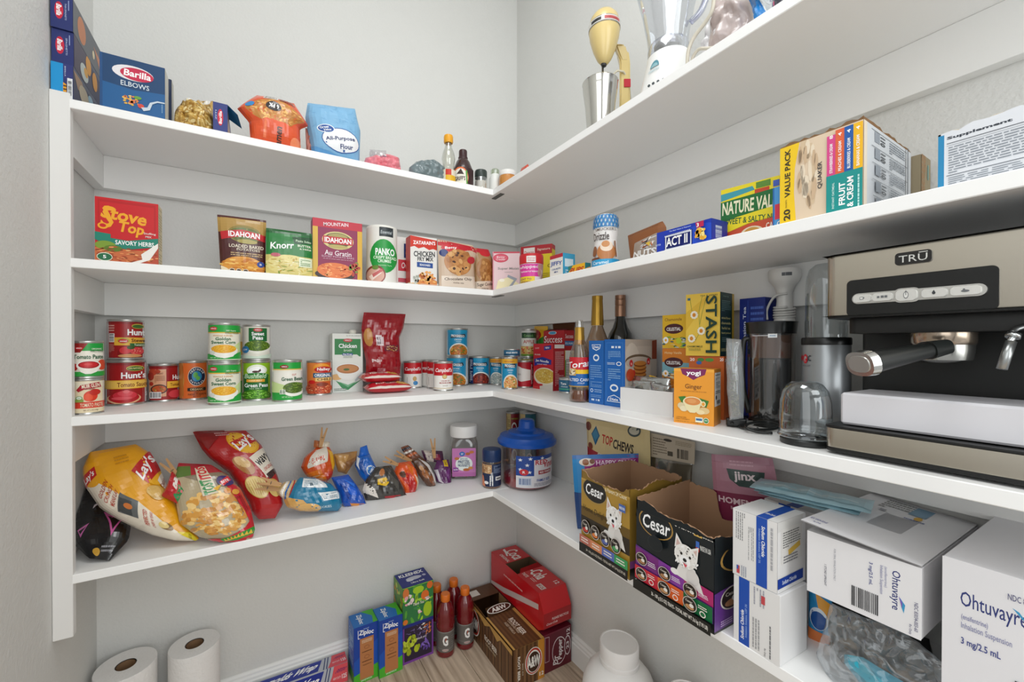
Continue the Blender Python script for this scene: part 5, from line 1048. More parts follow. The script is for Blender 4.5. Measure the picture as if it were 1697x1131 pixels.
# label on the face turned to the room
A = Art('#c87ab8'); A.rect(.0, .86, 1, 1, '#b868a8'); A.ell(.5, .55, .36, .25, '#e8f0ec'); A.ell(.42, .2, .12, .08, '#2a6ab8'); A.text('GV', .42, .2, .1, .06, '#ffffff', .04); A.text('BITE SIZE', .5, .38, .3, .06, '#3a6a9a', .02); A.text('PRETZEL', .5, .48, .5, .1, '#1d3a6a', .05); A.text('NUGGETS', .5, .6, .5, .1, '#1d3a6a', .05); A.ell(.82, .14, .1, .05, '#c8783a'); A.ell(.66, .2, .1, .05, '#b8642c'); A.ell(.2, .36, .1, .05, '#c8783a', rot=40); A.ell(.6, .76, .14, .05, '#b8642c', rot=-30); A.ell(.78, .7, .1, .05, '#d08a48'); A.rect(.04, .68, .26, .82, '#8a3a98'); A.text('SALTED', .15, .75, .18, .05, '#ffffff', .03)
a = facing(c)-t.rotation_euler.z; k = round(a/(PI/2)); nrm = Vector((math.cos(k*PI/2), math.sin(k*PI/2), 0)); tg = Vector((-nrm.y, nrm.x, 0)); zl1, zl0 = zz(741), zz(787)
prints('printed_label', [(A, lambda u, v: (nrm*(q*1.003)+tg*(q*.82*(2*u-1))+Vector((0, 0, zl1+(zl0-zl1)*v)), nrm), 0, 0)], t, .35)
# nut canister with a dark blue lid
c, r = circ(799.5, 830.5, 811.5, Z4); zz = lambda y: zat(815, y, (c.x, c.y))-Z4
t = empty('nut_canister', c, 0, 'small clear canister with a dark blue lid and navy label', 'jar')
part_lathe(t, 'jar_body', [(r*.93, 0), (r*.98, .003), (r*.98, zz(764)), (r*.92, zz(761))], clear('#ead8c4', .1, .5, .1), capt=False)
part_lathe(t, 'nuts', [(r*.9, .003), (r*.9, zz(775))], mat('#b8865a', .7, var=.5, vscale=200))
part_lathe(t, 'lid', [(r*.98, zz(763)), (r, zz(762)), (r, zz(747)), (r*.94, zz(744)), (r*.5, zz(743.5))], mat('#14305c', .35), flute=lambda a, z: .012*math.cos(a*40) if z < 9 else 0)
A = Art('#17294e'); A.rect(.04, .02, .5, .42, '#c0966a').blobs(.27, .22, .2, .18, 50, .035, ['#d8b488', '#a8784a', '#e8cca4'], 3); A.lines(.56, .05, .92, .4, 8, '#8a9ab8'); A.rect(0, .0, .12, .5, '#e8a820'); A.poly('#e08860', [(0, .5), (.2, .55), (.28, 1), (0, 1)]); A.text('WHOLE', .5, .55, .4, .08, '#e8ecf4', .03, rot=90); A.rect(.62, .55, .84, .72, '#e8e8e8'); A.rect(.65, .6, .81, .68, '#6a6a6a'); A.ell(.32, .82, .08, .07, '#f0f0f0'); A.lines(.42, .5, .56, .95, 2, '#ffffff', vert=True)
prints('printed_label', [(A, cylmap(r*.99, .008, zz(766), facing(c), PI*1.05), 22, 0)], t, .35)
# licorice tub
c, r = circ(832, 914, 816, Z4); cn = (CAM-c).xy.normalized()*r*.5; zz = lambda y: zat(873, y, (c.x+cn.x, c.y+cn.y))-Z4
t = empty('licorice_tub', c+Vector((0, 0, .0012)), 0, 'big clear candy tub with a knobbed bright blue lid, red licorice at the bottom', 'tub')
fl = lambda a, z: -.03*max(0, math.cos(a*4))**6
part_lathe(t, 'tub_body', [(r*.9, 0), (r*.97, .006), (r*.99, .02), (r*1.0, zz(752)), (r*1.02, zz(740)), (r*.98, zz(732))], clear('#eee6e6', .09, .6, .08), seg=64, flute=fl, capt=False)
part_lathe(t, 'licorice', [(r*.88, .004), (r*.92, .012), (r*.92, zz(792)), (r*.6, zz(786)), (r*.1, zz(788))], mat('#b01e2a', .3, coat=.5, bump=.6, bscale=50), seg=48, flute=lambda a, z: .02*math.sin(a*23))
RL = r*1.19
part_lathe(t, 'lid', [(RL*.98, zz(739)), (RL, zz(737)), (RL, zz(733)), (RL*.93, zz(729)), (RL*.9, zz(725)), (RL*.66, zz(722)), (RL*.62, zz(719)), (RL*.36, zz(717)), (RL*.28, zz(713)), (RL*.26, zz(702)), (RL*.2, zz(699)), (RL*.05, zz(699))], mat('#0f54b4', .3), seg=48)
A = Art('#e9e6ea'); A.rect(0, 0, 1, .62, '#24499a'); 
for x, y in ((.1, .12), (.25, .28), (.1, .42), (.32, .08), (.3, .5), (.6, .08)):
    P_ = []
    for k in range(10): rr = (.055 if k % 2 == 0 else .024); P_.append((x+rr*math.sin(k*PI/5), y-rr*1.1*math.cos(k*PI/5)))
    A.poly('#f2f4f8', P_)
A.rect(.4, .12, 1, .62, '#e8e4e8'); A.text('RED', .58, .2, .3, .15, '#c01c2c', .04); A.text('Vines', .8, .28, .34, .22, '#c01c2c', .04, it=.1); A.ell(.18, .5, .1, .1, '#d0303a'); A.text('R', .18, .5, .06, .08, '#ffffff', .04); A.rect(.5, .46, .88, .58, '#a82430'); A.text('RED TWISTS', .69, .52, .32, .06, '#ffffff', .03)
A.bars(.06, .68, .34, .92, 14, True, '#d8e0ec', '#3a5a9a'); A.text('FAMILY SIZE', .64, .76, .36, .08, '#24499a', .04); A.lines(.4, .84, .95, .95, 3, '#9a9aa8')
prints('printed_label', [(A, cylmap(r*1.004, max(.012, zz(806)), zz(752), facing(c)+.46, PI*.56), 18, 0)], t, .35)
# stacked canisters in the corner behind the tub
for k, (xl, xr, cc, lb) in enumerate(((839, 861, '#8a2028', 'dark red'), (861, 888, '#17606c', 'teal'))):
    c, r = fit(*circd(xl, xr, Z4, Y=-.045-.03*k), lim=.004); hh = (zat((xl+xr)/2, 682, (c.x, c.y))-Z4)/2
    A = Art(cc).rect(0, 0, .35, 1, '#c8b078').lines(.05, .1, .3, .9, 12, '#7a6a40').ring(.6, .6, .2, .25, '#e8e8e4', cc, .7).text('NATURAL', .65, .2, .5, .06, '#a8c84a', .02)
    can(c, r, hh, A, 'lower %s can in the corner behind the candy tub' % lb, None, full=cc); can(c+Vector((0, 0, hh+.0005)), r, hh-.001, A, 'upper %s can in the corner behind the candy tub' % lb, None, full=cc)
# ================================================================ lowest shelf, right wall
def PB(where, px, z):
    lo, hi = 0, 1600
    for _ in range(40):
        m = (lo+hi)/2
        if where(px, m).z > z: lo = m
        else: hi = m
    return (px, lo)
def vplane(px, py, rz, z=Z4, X=None):
    """vertical plane through the foot point, running in direction rz"""
    P = onz(px, py, z) if X is None else onx(px, py, X); a = math.radians(rz); nx, ny = math.sin(a), -math.cos(a)
    def g(qx, qy, off=0):
        r = ray(qx, qy); s = ((P.x+nx*off-CAM.x)*nx+(P.y+ny*off-CAM.y)*ny)/(r.x*nx+r.y*ny); return CAM+r*s
    return g
g = vplane(959, 877, -38)
A = Art('#1f86c8'); A.rect(.18, .02, 1, .4, '#9a2c7c'); A.rect(0, 0, 1, .05, '#2a6ab0'); A.text('HAPPY SNAX', .66, .1, .6, .06, '#f2d8ec', .03); A.ell(.22, .09, .12, .05, '#e8dcd0'); A.ell(.2, .09, .05, .04, '#9a5a30'); A.ell(.3, .08, .04, .03, '#7a4424'); A.poly('#14407c', [(0, .5), (.2, .5), (.24, 1), (0, 1)])
bag('treat_pouch', [(948, 755), (951, 800), (957, 876)], [(1058, 752), (1056, 800), (1052, 880)], g, .025, '#1f86c8', 'bright blue and magenta treat pouch behind the gold dog food box', 'pouch', A, seed=41, wr=.002, zmin=Z4)
g = vplane(0, 0, -84, X=-.06) if 0 else (lambda px, py: onx(px, py, -.055))
A = Art('#e5cf98'); A.poly('#a8232c', [(0, .32), (.3, .36), (.6, .46), (1, .44), (1, 1), (0, 1)]); A.poly('#1f5f86', [(.12, .16), (.2, .06), (.28, .16), (.2, .28)]); A.poly('#3a86ac', [(.14, .16), (.2, .09), (.26, .16), (.2, .24)]); A.text('TOP', .41, .19, .18, .1, '#c8281c', .04, rot=4); A.text('CHEWS', .66, .22, .3, .1, '#1c1c1c', .05, rot=4); A.ell(.8, .04, .09, .06, '#3a4a4c'); A.ell(.8, .04, .07, .04, '#c8c4b0'); A.ell(.05, .08, .06, .05, '#7a3c20'); A.ell(.1, .3, .05, .04, '#8a4424'); A.text('STEAK', .42, .4, .36, .07, '#f2e4d0', .05, rot=6)
bag('treat_pouch', [(972, 694), (974, 740), (976, 835)], [(1077, 712), (1078, 760), (1080, 880)], g, .03, '#e5cf98', 'cream and dark red steak chews pouch leaning on the wall', 'pouch', A, seed=43, wr=.002, zmin=Z4)
A = Art('#cfc2ad'); A.lines(.06, .12, .4, .9, 7, '#8a7c68'); A.ell(.42, .16, .1, .06, '#3a342c'); A.bars(.62, .4, .9, .92, 12, True, None, '#2a2620'); A.rect(.42, .62, .54, .82, '#5c5548'); A.lines(.6, .1, .94, .3, 3, '#a8997f')
bag('header_card', [(1079, 718), (1079, 757)], [(1152, 733), (1151, 770)], lambda px, py: onx(px, py, -.045), .004, '#cfc2ad', 'tan header card with a barcode behind the dog food boxes', 'packet', A, seed=44, wr=.0008, rough=.5, coat=0)
bag('clear_packet', [(1078, 752), (1080, 790), (1082, 860)], [(1148, 765), (1146, 800), (1142, 900)], lambda px, py: onx(px, py, -.04), .016, '#c8c4bc', 'clear packet hanging under the tan header card', 'packet', None, seed=45, wr=.004, material=clear('#e8e4dc', .12, .5, .12), zmin=Z4)
# open dog food boxes
card = '#8e6a4e'
def openbox(f, depth, label, front, right, notch, col, seed, inner='#a07c5e', left=None):
    w_, h = f.w, f.h; t_ = .0022; rd = random.Random(seed)
    o = empty('dog_food_box', f.o+Vector((0, 0, .0004)), f.rz, label, 'box')
    def wall(p, q, hf, name, out_col):
        """cardboard wall from p to q; hf(s) its torn height"""
        bm = bmesh.new(); n = 26; d = Vector((q[0]-p[0], q[1]-p[1], 0)); L_ = d.length; d.normalize(); nn_ = Vector((d.y, -d.x, 0)); O_, I_ = [], []
        for i in range(n+1):
            s = i/n; P = Vector((p[0], p[1], 0))+d*(L_*s); z = hf(s)+rd.uniform(-.0018, .0018)
            O_.append((bm.verts.new(P), bm.verts.new(P+Vector((0, 0, z))))); I_.append((bm.verts.new(P-nn_*t_), bm.verts.new(P-nn_*t_+Vector((0, 0, z+rd.uniform(-.002, .002))))))
        for i in range(n):
            f1 = bm.faces.new((O_[i][0], O_[i+1][0], O_[i+1][1], O_[i][1])); f1.material_index = 0
            for fa in (bm.faces.new((I_[i][0], I_[i][1], I_[i+1][1], I_[i+1][0])), bm.faces.new((O_[i][1], O_[i+1][1], I_[i+1][1], I_[i][1])), bm.faces.new((O_[i][0], I_[i][0], I_[i+1][0], O_[i+1][0]))): fa.material_index = 1
        bm.faces.new((O_[0][0], O_[0][1], I_[0][1], I_[0][0])); bm.faces.new((O_[n][0], I_[n][0], I_[n][1], O_[n][1]))
        return link(name, bm, [mat(out_col, .4), mat(inner, .8)], parent=o)
    wall((0, 0), (w_, 0), notch['front'], 'front_panel', col); wall((w_, 0), (w_, depth), notch['right'], 'side_panel', col)
    wall((w_, depth), (0, depth), notch['back'], 'back_panel', col); wall((0, depth), (0, 0), notch['left'], 'side_panel', col)
    link('bottom', boxm((0, 0, 0), (w_, depth, t_)), mat(inner, .8), parent=o)
    hmin = min(notch['front'](i/20) for i in range(21))-.003
    fm = boxmap(w_, depth, h, 'front')
    def clipv(art, fn, lim):
        for i, (k, c_, ps) in enumerate(art.ops):
            art.ops[i] = (k, c_, [q for q in (clip(p, 1, lim, 1) for p in ps) if len(q) >= 3])
        return art
    fs = []
    if front: fs.append((clipv(front, None, 1-hmin/h), fm, 0, 0))
    if right:
        h2 = min(notch['right'](i/20) for i in range(21))-.003
        fs.append((clipv(right, None, 1-h2/h), boxmap(w_, depth, h, 'right'), 0, 0))
    prints('printed_panel', fs, o, .35, coat=.2)
    return o
def westie(A, u, v, s, asp=1.0):
    """white terrier: head with pricked ears, chest and a paw"""
    U = lambda x: u+x*s; V = lambda y: v+y*s*asp
    A.poly('#e9e6e2', [(U(-.5), V(.95)), (U(-.3), V(.45)), (U(.1), V(.3)), (U(.45), V(.4)), (U(.7), V(.9)), (U(.85), V(1.25)), (U(.3), V(1.1)), (U(-.1), V(1.0))])
    A.ell(U(-.52), V(.86), .2*s, .13*s*asp, '#f2f0ec'); A.ell(U(.35), V(.75), .3*s, .3*s*asp, '#dedad6')
    A.poly('#f0eeea', [(U(-.52), V(-.2)), (U(-.44), V(-.82)), (U(-.12), V(-.42))]); A.poly('#f0eeea', [(U(.2), V(-.36)), (U(.62), V(-.6)), (U(.56), V(.02))])
    A.poly('#d8b8b0', [(U(-.44), V(-.3)), (U(-.4), V(-.64)), (U(-.22), V(-.4))]); A.poly('#d8b8b0', [(U(.32), V(-.32)), (U(.55), V(-.46)), (U(.5), V(-.06))])
    A.ell(U(.02), V(.0), .54*s, .48*s*asp, '#f4f2ee'); A.blobs(U(.02), V(.05), .55*s, .48*s*asp, 60, .1*s, ['#ffffff', '#e8e5e0', '#f6f4f0'], 6, asp=.4, rs=asp)
    A.ell(U(.0), V(.2), .26*s, .22*s*asp, '#ffffff'); A.ell(U(-.17), V(-.06), .055*s, .06*s*asp, '#1a1614'); A.ell(U(.24), V(-.03), .055*s, .06*s*asp, '#1a1614'); A.ell(U(.0), V(.16), .09*s, .075*s*asp, '#141212'); A.poly('#d84a5c', [(U(-.08), V(.3)), (U(.12), V(.32)), (U(.04), V(.46))]); A.lines(U(-.1), V(.26), U(.14), V(.3), 1, '#5a3a34')
def dish(A, u, v, ru, rv, bg):
    A.ell(u, v, ru*1.12, rv*1.12, '#c8c0b8'); A.ell(u, v, ru, rv, '#241a14'); A.ell(u, v+rv*.45, ru*.7, rv*.35, bg); A.ell(u+ru*.3, v+rv*.1, ru*.34, rv*.3, '#e8e4dc'); A.text('Cesar', u-ru*.1, v-rv*.45, ru*1.1, rv*.35, '#e8e0d4', .03)
# gold box
f = fr(963.5, 1044, 778.4, Z4, yb=911, rz=-91)
A = Art('#b08a34'); A.rect(0, .0, 1, .12, '#bf9a48'); A.rect(0, .45, 1, .72, '#6a5018'); A.rect(0, .56, 1, .74, '#2a2010'); A.ell(.3, .2, .27, .15, '#a88a4a'); A.ell(.3, .2, .25, .135, '#1a1712'); A.text('Cesar', .3, .2, .38, .13, '#ffffff', .03, it=.1)
A.text('6 Flavors 24 Count', .74, .12, .42, .05, '#f0e4c0', .03); A.text('Home Delights', .32, .46, .54, .09, '#3a2a10', .0, it=.1); westie(A, .7, .4, .27, .95)
for i, cc in enumerate(('#c83a30', '#e08040', '#5a6ab0', '#4aa060')): dish(A, .12+i*.215, .68+i*.006, .085, .075, cc)
for i, cc in enumerate(('#c07060', '#d88a5c', '#5a6cb8', '#3a9a5a')): A.rect(i*.25, .79, (i+1)*.25, .89, cc).lines(i*.25+.04, .81, i*.25+.2, .87, 2, '#f4ece4')
A.rect(0, .89, 1, 1, '#14110c'); A.text('24 - 100 g (3.5 OZ) TRAYS - TOTAL NET WT 2.4 kg (5.29 LB)', .56, .945, .8, .035, '#e8e0d0', .02); A.rect(.84, .2, .96, .28, '#4a6ab0'); A.text('MADE IN USA', .9, .24, .1, .03, '#ffffff', .03)
h = f.h
nb = {'front': lambda s: h*(.985 if s < .12 else .945-.0*s-.03*math.sin(s*3)+.04*(s > .9)), 'right': lambda s: h*(.99-.03*math.sin(s*9)), 'back': lambda s: h*1.0, 'left': lambda s: h*1.0}
Pb = onz(963.5, 911, Z4); 
def depth_to(f, px, side=0):     # depth of the box whose back edge shows at column px
    a = f.rz; n_ = Vector((-math.sin(a), math.cos(a))); r = ray(px, CY0).xy; P = f.o.xy+Vector((math.cos(a), math.sin(a)))*(f.w if side else 0)
    M_ = Matrix(((r.x, -n_.x), (r.y, -n_.y))); s = M_.inverted() @ (P-CAM.xy); return s[1]
dg = min(depth_to(f, 1061), .17)
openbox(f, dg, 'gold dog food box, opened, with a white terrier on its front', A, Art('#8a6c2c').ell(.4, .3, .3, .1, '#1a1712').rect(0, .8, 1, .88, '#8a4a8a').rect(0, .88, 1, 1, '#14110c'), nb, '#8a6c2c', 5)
# black box
f2 = fr(1054.5, 1184, 826.7, Z4, yb=971.6, rz=-90)
A = Art('#121a1e'); A.ring(.28, .2, .24, .15, '#b08a48', '#121a1e', .93); A.text('Cesar', .29, .2, .38, .15, '#ffffff', .03, it=.1); A.text('6 Flavors', .66, .1, .24, .05, '#e8e4dc', .03); A.rect(.775, .07, .87, .135, '#d8b05c'); A.text('36', .822, .1, .07, .05, '#4a3410', .04); A.text('Count', .93, .1, .12, .05, '#e8e4dc', .03)
A.rect(.8, .18, .84, .24, '#3a6ac0').rect(.8, .24, .84, .28, '#c83a3a').text('MADE IN USA', .91, .23, .12, .05, '#e4e4e0', .03)
A.poly('#5a2a7c', [(0, .52), (1, .62), (1, .73), (0, .64)]); A.rect(0, .64, 1, .9, '#5a2a7c')
for i, cc in enumerate(('#7a2a7c', '#8a3aa0', '#b02468')): A.poly(cc, [(i/3, .54+i*.02), ((i+1)/3, .56+i*.02), ((i+1)/3, .74), (i/3, .72)])
westie(A, .68, .38, .255, .95); A.poly('#5a2a7c', [(.45, .66), (.6, .62), (.96, .74), (.96, .78), (.45, .74)]) if 0 else None
for i, cc in enumerate(('#c8283a', '#e2642a', '#0f6a3c')): A.rect(i/3, .74, (i+1)/3, .89, cc)
for i in range(3):
    dish(A, .1+i*.33, .645+i*.018, .075, .062, '#a87850'); dish(A, .1+i*.33, .815, .075, .062, '#b88a5c'); A.lines(.2+i*.33, .62+i*.01, .31+i*.33, .68, 3, '#f0e4f0'); A.ell(.25+i*.33, .84, .035, .03, '#f0e8e0'); A.ell(.25+i*.33, .84, .025, .02, ['#c8283a', '#e2642a', '#0f6a3c'][i]); A.lines(.2+i*.33, .76, .3+i*.33, .8, 2, '#f4ece4')
A.rect(0, .89, 1, 1, '#0f1210'); A.text('36 - 100 g (3.5 OZ) TRAYS - TOTAL NET WT 3.6 kg (7.93 LB)', .62, .945, .7, .05, '#f0ece4', .03); A.ring(.32, .38, .1, .08, '#3a4246', '#121a1e', .97)
h2 = f2.h
nb = {'front': lambda s: h2*(1.0-.07*s+(.01*math.sin(s*11))-(.0 if s < .3 else .02)), 'right': lambda s: h2*(.92-.16*s+.01*math.sin(s*14)), 'back': lambda s: h2*(1.03 if s > .62 else (.76-.06*s if s < .56 else .72+(s-.56)*5.1)), 'left': lambda s: h2*(1.06-.05*s)}
db = min(depth_to(f2, 1143), -f2.o.x-.03)
R_ = Art('#121a1e').ring(.6, .34, .5, .16, '#b08a48', '#121a1e', .93).text('C', .6, .3, .3, .2, '#ffffff', .03, it=.1).poly('#5a2a7c', [(0, .62), (1, .56), (1, .98), (0, .98)]).rect(0, .98, 1, 1, '#0f1210'); dish(R_, .3, .72, .18, .1, '#a87850'); R_.ell(.42, .88, .08, .04, '#e8dce8').lines(.1, .9, .3, .96, 3, '#c8a8d8')
ob = openbox(f2, db, 'black and purple dog food box, opened, with a white terrier on its front', A, R_, nb, '#121a1e', 8)
for i, (x, y, z, rz_) in enumerate(((.3, .35, .0, .3), (.75, .3, .01, 1.1), (.5, .7, .0, 2.0))):
    c_ = Vector((f2.w*x, db*y, .004+z)); tr_ = lathe([(.018, 0), (.028, .002), (.034, .022), (.037, .0225), (.037, .024), (.033, .0245)], 28)
    wp_ = ob.matrix_basis @ c_ if 0 else None
    a = f2.rz; W_ = Vector((f2.o.x+c_.x*math.cos(a)-c_.y*math.sin(a), f2.o.y+c_.x*math.sin(a)+c_.y*math.cos(a), Z4+c_.z))
    if i == 1: W_.z = Z4+h2*.74
bm = boxm((-.02, -.02, -.006), (.02, .02, .006), .004, 2)
# crumpled clear film on top inside the black box
pc = Vector((f2.o.x+.05, f2.o.y-.07, 0))
Wd = bag('plastic_film', [(1138, 838), (1134, 860), (1136, 905)], [(1158, 842), (1164, 860), (1160, 908)], vplane(0, 0, -60, X=-.2), .03, '#e0e4e6', 'crumpled clear film stuffed inside the black dog food box', 'film', None, seed=61, wr=.008, fscale=60, material=clear('#eef0f0', .15, .6, .12, .3), nu=10, nv=10)
Wd.location.z -= 0
# mauve pouch
g = vplane(1186, 905, -62, X=-.122)
A = Art('#b07a8a'); A.rect(0, 0, 1, .06, '#a56f80'); A.lines(.3, .03, .68, .08, 2, '#c89aa8'); A.poly('#1e3a34', [(.24, .1), (.84, .11), (.8, .19), (.68, .235), (.42, .23), (.28, .18)]); A.text('jinx', .52, .16, .34, .085, '#e8d8dc', .06); A.rect(0, .29, 1, 1, '#7e2545'); A.text('HOMEMADE', .5, .355, .84, .05, '#e4c8cc', .06, rot=1); A.text('Beef & Sweet Potato', .5, .405, .46, .025, '#d8b0b8', .02); A.lines(.2, .84, .8, .96, 3, '#b07a8a')
bag('treat_pouch', [(1179, 753), (1182, 800), (1188, 880), PB(g, 1190, Z4)], [(1280, 760), (1288, 800), (1292, 880), PB(g, 1294, Z4)], g, .022, '#b07a8a', 'mauve and burgundy treat pouch standing behind the black box', 'pouch', A, seed=47, wr=.002, rough=.4, coat=.1, zmin=Z4)
# white and blue saline boxes
def a_sal(v=0):
    A = Art('#e9e8e7'); b0 = .55 if v == 0 else .12
    if v == 0: A.lines(.06, .03, .3, .45, 5, '#8a8a8c', vert=True); A.lines(.36, .2, .5, .7, 4, '#a0a0a2', vert=True)
    A.rect(b0, 0, b0+.24, 1, '#1c4fb0'); A.text('Sodium Chloride', b0+(.155 if v == 0 else .08), .34 if v == 0 else .7, .44, .075, '#ffffff', .04, rot=90 if v == 0 else -90, it=.1); A.text('Inhalation Solution, USP 3%', b0+(.07 if v == 0 else .17), .42 if v == 0 else .62, .5, .055, '#9ab8ec', .02, rot=90 if v == 0 else -90)
    if v == 0: A.rect(.1, .84, .17, .96, '#c84a50').rect(.1, .84, .14, .9, '#3a5ab0'); A.lines(.2, .82, .34, .98, 3, '#9aa0b0', vert=True); A.lines(.84, .1, .94, .7, 1, '#b0b0b4', vert=True)
    else: A.lines(.44, .04, .7, .3, 4, '#a8a8b4', vert=True); A.rect(.62, .12, .7, .24, '#c84a50'); A.lines(.42, .5, .6, .95, 3, '#a0a0a2', vert=True); A.lines(.78, .5, .84, .97, 1, '#7a7a7c', vert=True); A.text('Rx Only', .7, .92, .12, .05, '#6a6a6c', .01, rot=90)
    return A
f = fr(1216, 1293, 951, Z4, yb=1058, rz=-92)
lo = carton('saline_box', f, depth_to(f, 1340, 1), '#e6e5e5', 'white and blue saline box, bottom of the pair', 'box', front=a_sal(1))
f3 = fr(1215, 1288.6, 842, Z4+f.h+.0006, Y=None, X=f.o.x, rz=-91); f3.h = zat(1215, 842, f3.o)-f3.o.z
B_ = Art('#e6e5e4').rect(0, 0, .9, .14, '#dcdbd8').rect(.12, .12, .86, .62, '#e2e0dc').lines(.18, .16, .8, .4, 7, '#6a6a68').poly('#e0b848', [(.36, .44), (.78, .36), (.8, .44), (.38, .52)]).lines(.2, .5, .7, .62, 3, '#7a7a80').rect(0, .8, .9, .94, '#1c3f9c').text('Sodium Chloride', .4, .87, .5, .06, '#dfe8ff', .04)
T_ = Art('#e9e8e7').rect(.55, 0, .79, 1, '#1c4fb0').text('Sodium Chloride', .67, .7, .2, .1, '#ffffff', .03)
carton('saline_box', f3, depth_to(f3, 1336, 1), '#e6e5e5', 'white and blue saline box with a pharmacy sticker, stacked on the other', 'box', front=a_sal(0), right=B_, top=T_)
# box behind with packets of pale blue plastic
dz = f.h+f3.h
f4 = fr(1267, 1400, 826, Z4, X=-.125, rz=-92)
carton('saline_box', f4, .1, '#dddcdc', 'white and blue saline box at the back under the pale blue packets', 'box', front=Art('#e2e1e0').rect(.2, 0, .36, .3, '#1c4fb0').text('2', .45, .08, .1, .12, '#2a2a2a', .03), top=Art('#e2e1e0').rect(.3, 0, .45, 1, '#1c4fb0'))
zt = Z4+f4.h
pk = mat('#8fb4bf', .25, coat=.6, bump=.3, bscale=40)
for i in range(3):
    a0, b0 = onz(1242+i*10, 808-i*5, zt+.003+i*.006), onz(1390+i*8, 838-i*5, zt+.003+i*.006)
    lp = lying('plastic_packet', 1256-i*7, 1370+i*10, 822-i*5, Z4+f.h+f3.h+.001+i*.0085, .075, .009, '#93b7c2', ('lowest', 'middle', 'topmost')[i]+' pale blue plastic packet lying on the saline box', Art('#9dc0ca').poly('#c4dade', [(.1, .2), (.9, .3), (.9, .4), (.1, .35)]).poly('#7aa4b0', [(.2, .6), (1, .7), (1, .8), (.2, .75)]), rz=math.radians(-84+i*4), seed=70+i, wr=.003)
# large medicine cartons
def a_oht():
    A = Art('#e9e8ea'); A.text('Ohtuvayre', .80, .44, .56, .085, '#2f3a78', .02, rot=90); A.poly('#3a9ac8', [(.84, .52), (.88, .6), (.87, .72), (.85, .64)]); A.poly('#7a5ab8', [(.83, .5), (.86, .58), (.855, .66)])
    A.text('(ensifentrine)', .725, .3, .3, .03, '#8a8cb0', .0, rot=90); A.text('Inhalation Suspension', .69, .36, .42, .035, '#8a8cb0', .01, rot=90); A.text('3 mg/2.5 mL', .6, .33, .34, .04, '#3a4488', .02, rot=90)
    A.bars(.42, .58, .68, .96, 16, True, None, '#2c2c30'); A.text('FOR ORAL INHALATION ONLY', .28, .4, .5, .02, '#9a9aa4', .0, rot=90); A.text('1 STORE UPRIGHT', .19, .62, .34, .022, '#6a6a78', .02, rot=90); A.text('NDC 83034-003-60', .965, .7, .4, .03, '#5a5a80', .01, rot=90); A.text('Rx Only', .92, .9, .14, .025, '#5a5a80', .01, rot=90); return A
fo = fr(1338, 1528, 879, Z4, X=-.262, rz=-90)
zb = zat(1346, 981, fo.o); fo.o.z = zb; fo.h = zat(1338, 879, fo.o)-zb
do = -fo.o.x-.012
o = carton('medicine_carton', fo, do, '#e4e3e5', 'large white medicine carton with its lid ajar, tipped on a plastic bag', 'box', front=a_oht(), top=Art('#e4e3e5').lines(.02, .82, .16, .9, 2, '#5a5a9a').lines(.2, .1, .5, .4, 6, '#8a8a88').rect(.4, .1, .55, .25, '#8ab0c8').ell(.46, .3, .03, .05, '#e8b83c').lines(.1, .5, .16, .6, 1, '#8a8ab0'))
bm = bmesh.new(); q = [bm.verts.new(p) for p in ((-.004, -.012, fo.h+.016), (fo.w, -.001, fo.h+.0015), (fo.w, do, fo.h+.0015), (-.002, do, fo.h+.012))]; bm.faces.new(q); bmesh.ops.solidify(bm, geom=bm.faces[:], thickness=.0012)
lid = link('lid', bm, mat('#e4e3e5', .5), parent=o)
def lidmap(u, v):
    P = q_[3].lerp(q_[2], u).lerp(q_[0].lerp(q_[1], u), v); return P, Vector((0, 0, 1))
q_ = [Vector(p) for p in ((-.004, -.012, fo.h+.017), (fo.w, -.001, fo.h+.0025), (fo.w, do, fo.h+.0025), (-.002, do, fo.h+.013))]
A = Art('#e4e3e5'); A.text('NDC 83034-003-60', .1, .9, .16, .03, '#5a5a9a', .01).text('Rx Only', .12, .95, .07, .025, '#5a5a9a', .01).lines(.22, .04, .56, .26, 5, '#8a8a86').rect(.5, .05, .66, .24, '#7a9cb4').ell(.62, .29, .035, .04, '#d8a820').lines(.52, .32, .7, .36, 1, '#5a6a9a').rect(.28, .3, .34, .34, '#9a9aa0')
prints('printed_label', [(A, lidmap, 0, 0)], lid, .5)
f5 = fr(1562, 1760, 921, Z4, X=-.262, rz=-90); f5.w = .16; f5.o.z = Z4+.012
f5.h = zat(1562, 921, f5.o)-f5.o.z
A = Art('#e6e5e8'); A.text('Ohtuvayre', .25, .2, .31, .1, '#2f3a78', .01); A.poly('#3a9ac8', [(.34, .15), (.37, .16), (.42, .215), (.38, .185)]); A.text('(ensifentrine)', .165, .285, .13, .035, '#8a8cb0'); A.text('Inhalation Suspension', .22, .33, .24, .04, '#8a8cb0', .01); A.text('3 mg/2.5 mL', .195, .41, .19, .045, '#3a4488', .03); A.text('NDC 83034-003-60', .43, .1, .22, .03, '#5a5a80', .01); A.text('FOR ORAL INHALATION ONLY', .27, .68, .34, .03, '#8a8a98', .01); A.bars(.345, .48, .46, .66, 12, False, None, '#2c2c30'); A.text('1 STORE UPRIGHT', .34, .84, .24, .03, '#6a6a78', .02)
o5 = carton('medicine_carton', f5, -f5.o.x-.012, '#e2e1e4', 'large white medicine carton at the right edge, standing upright', 'box', front=A)
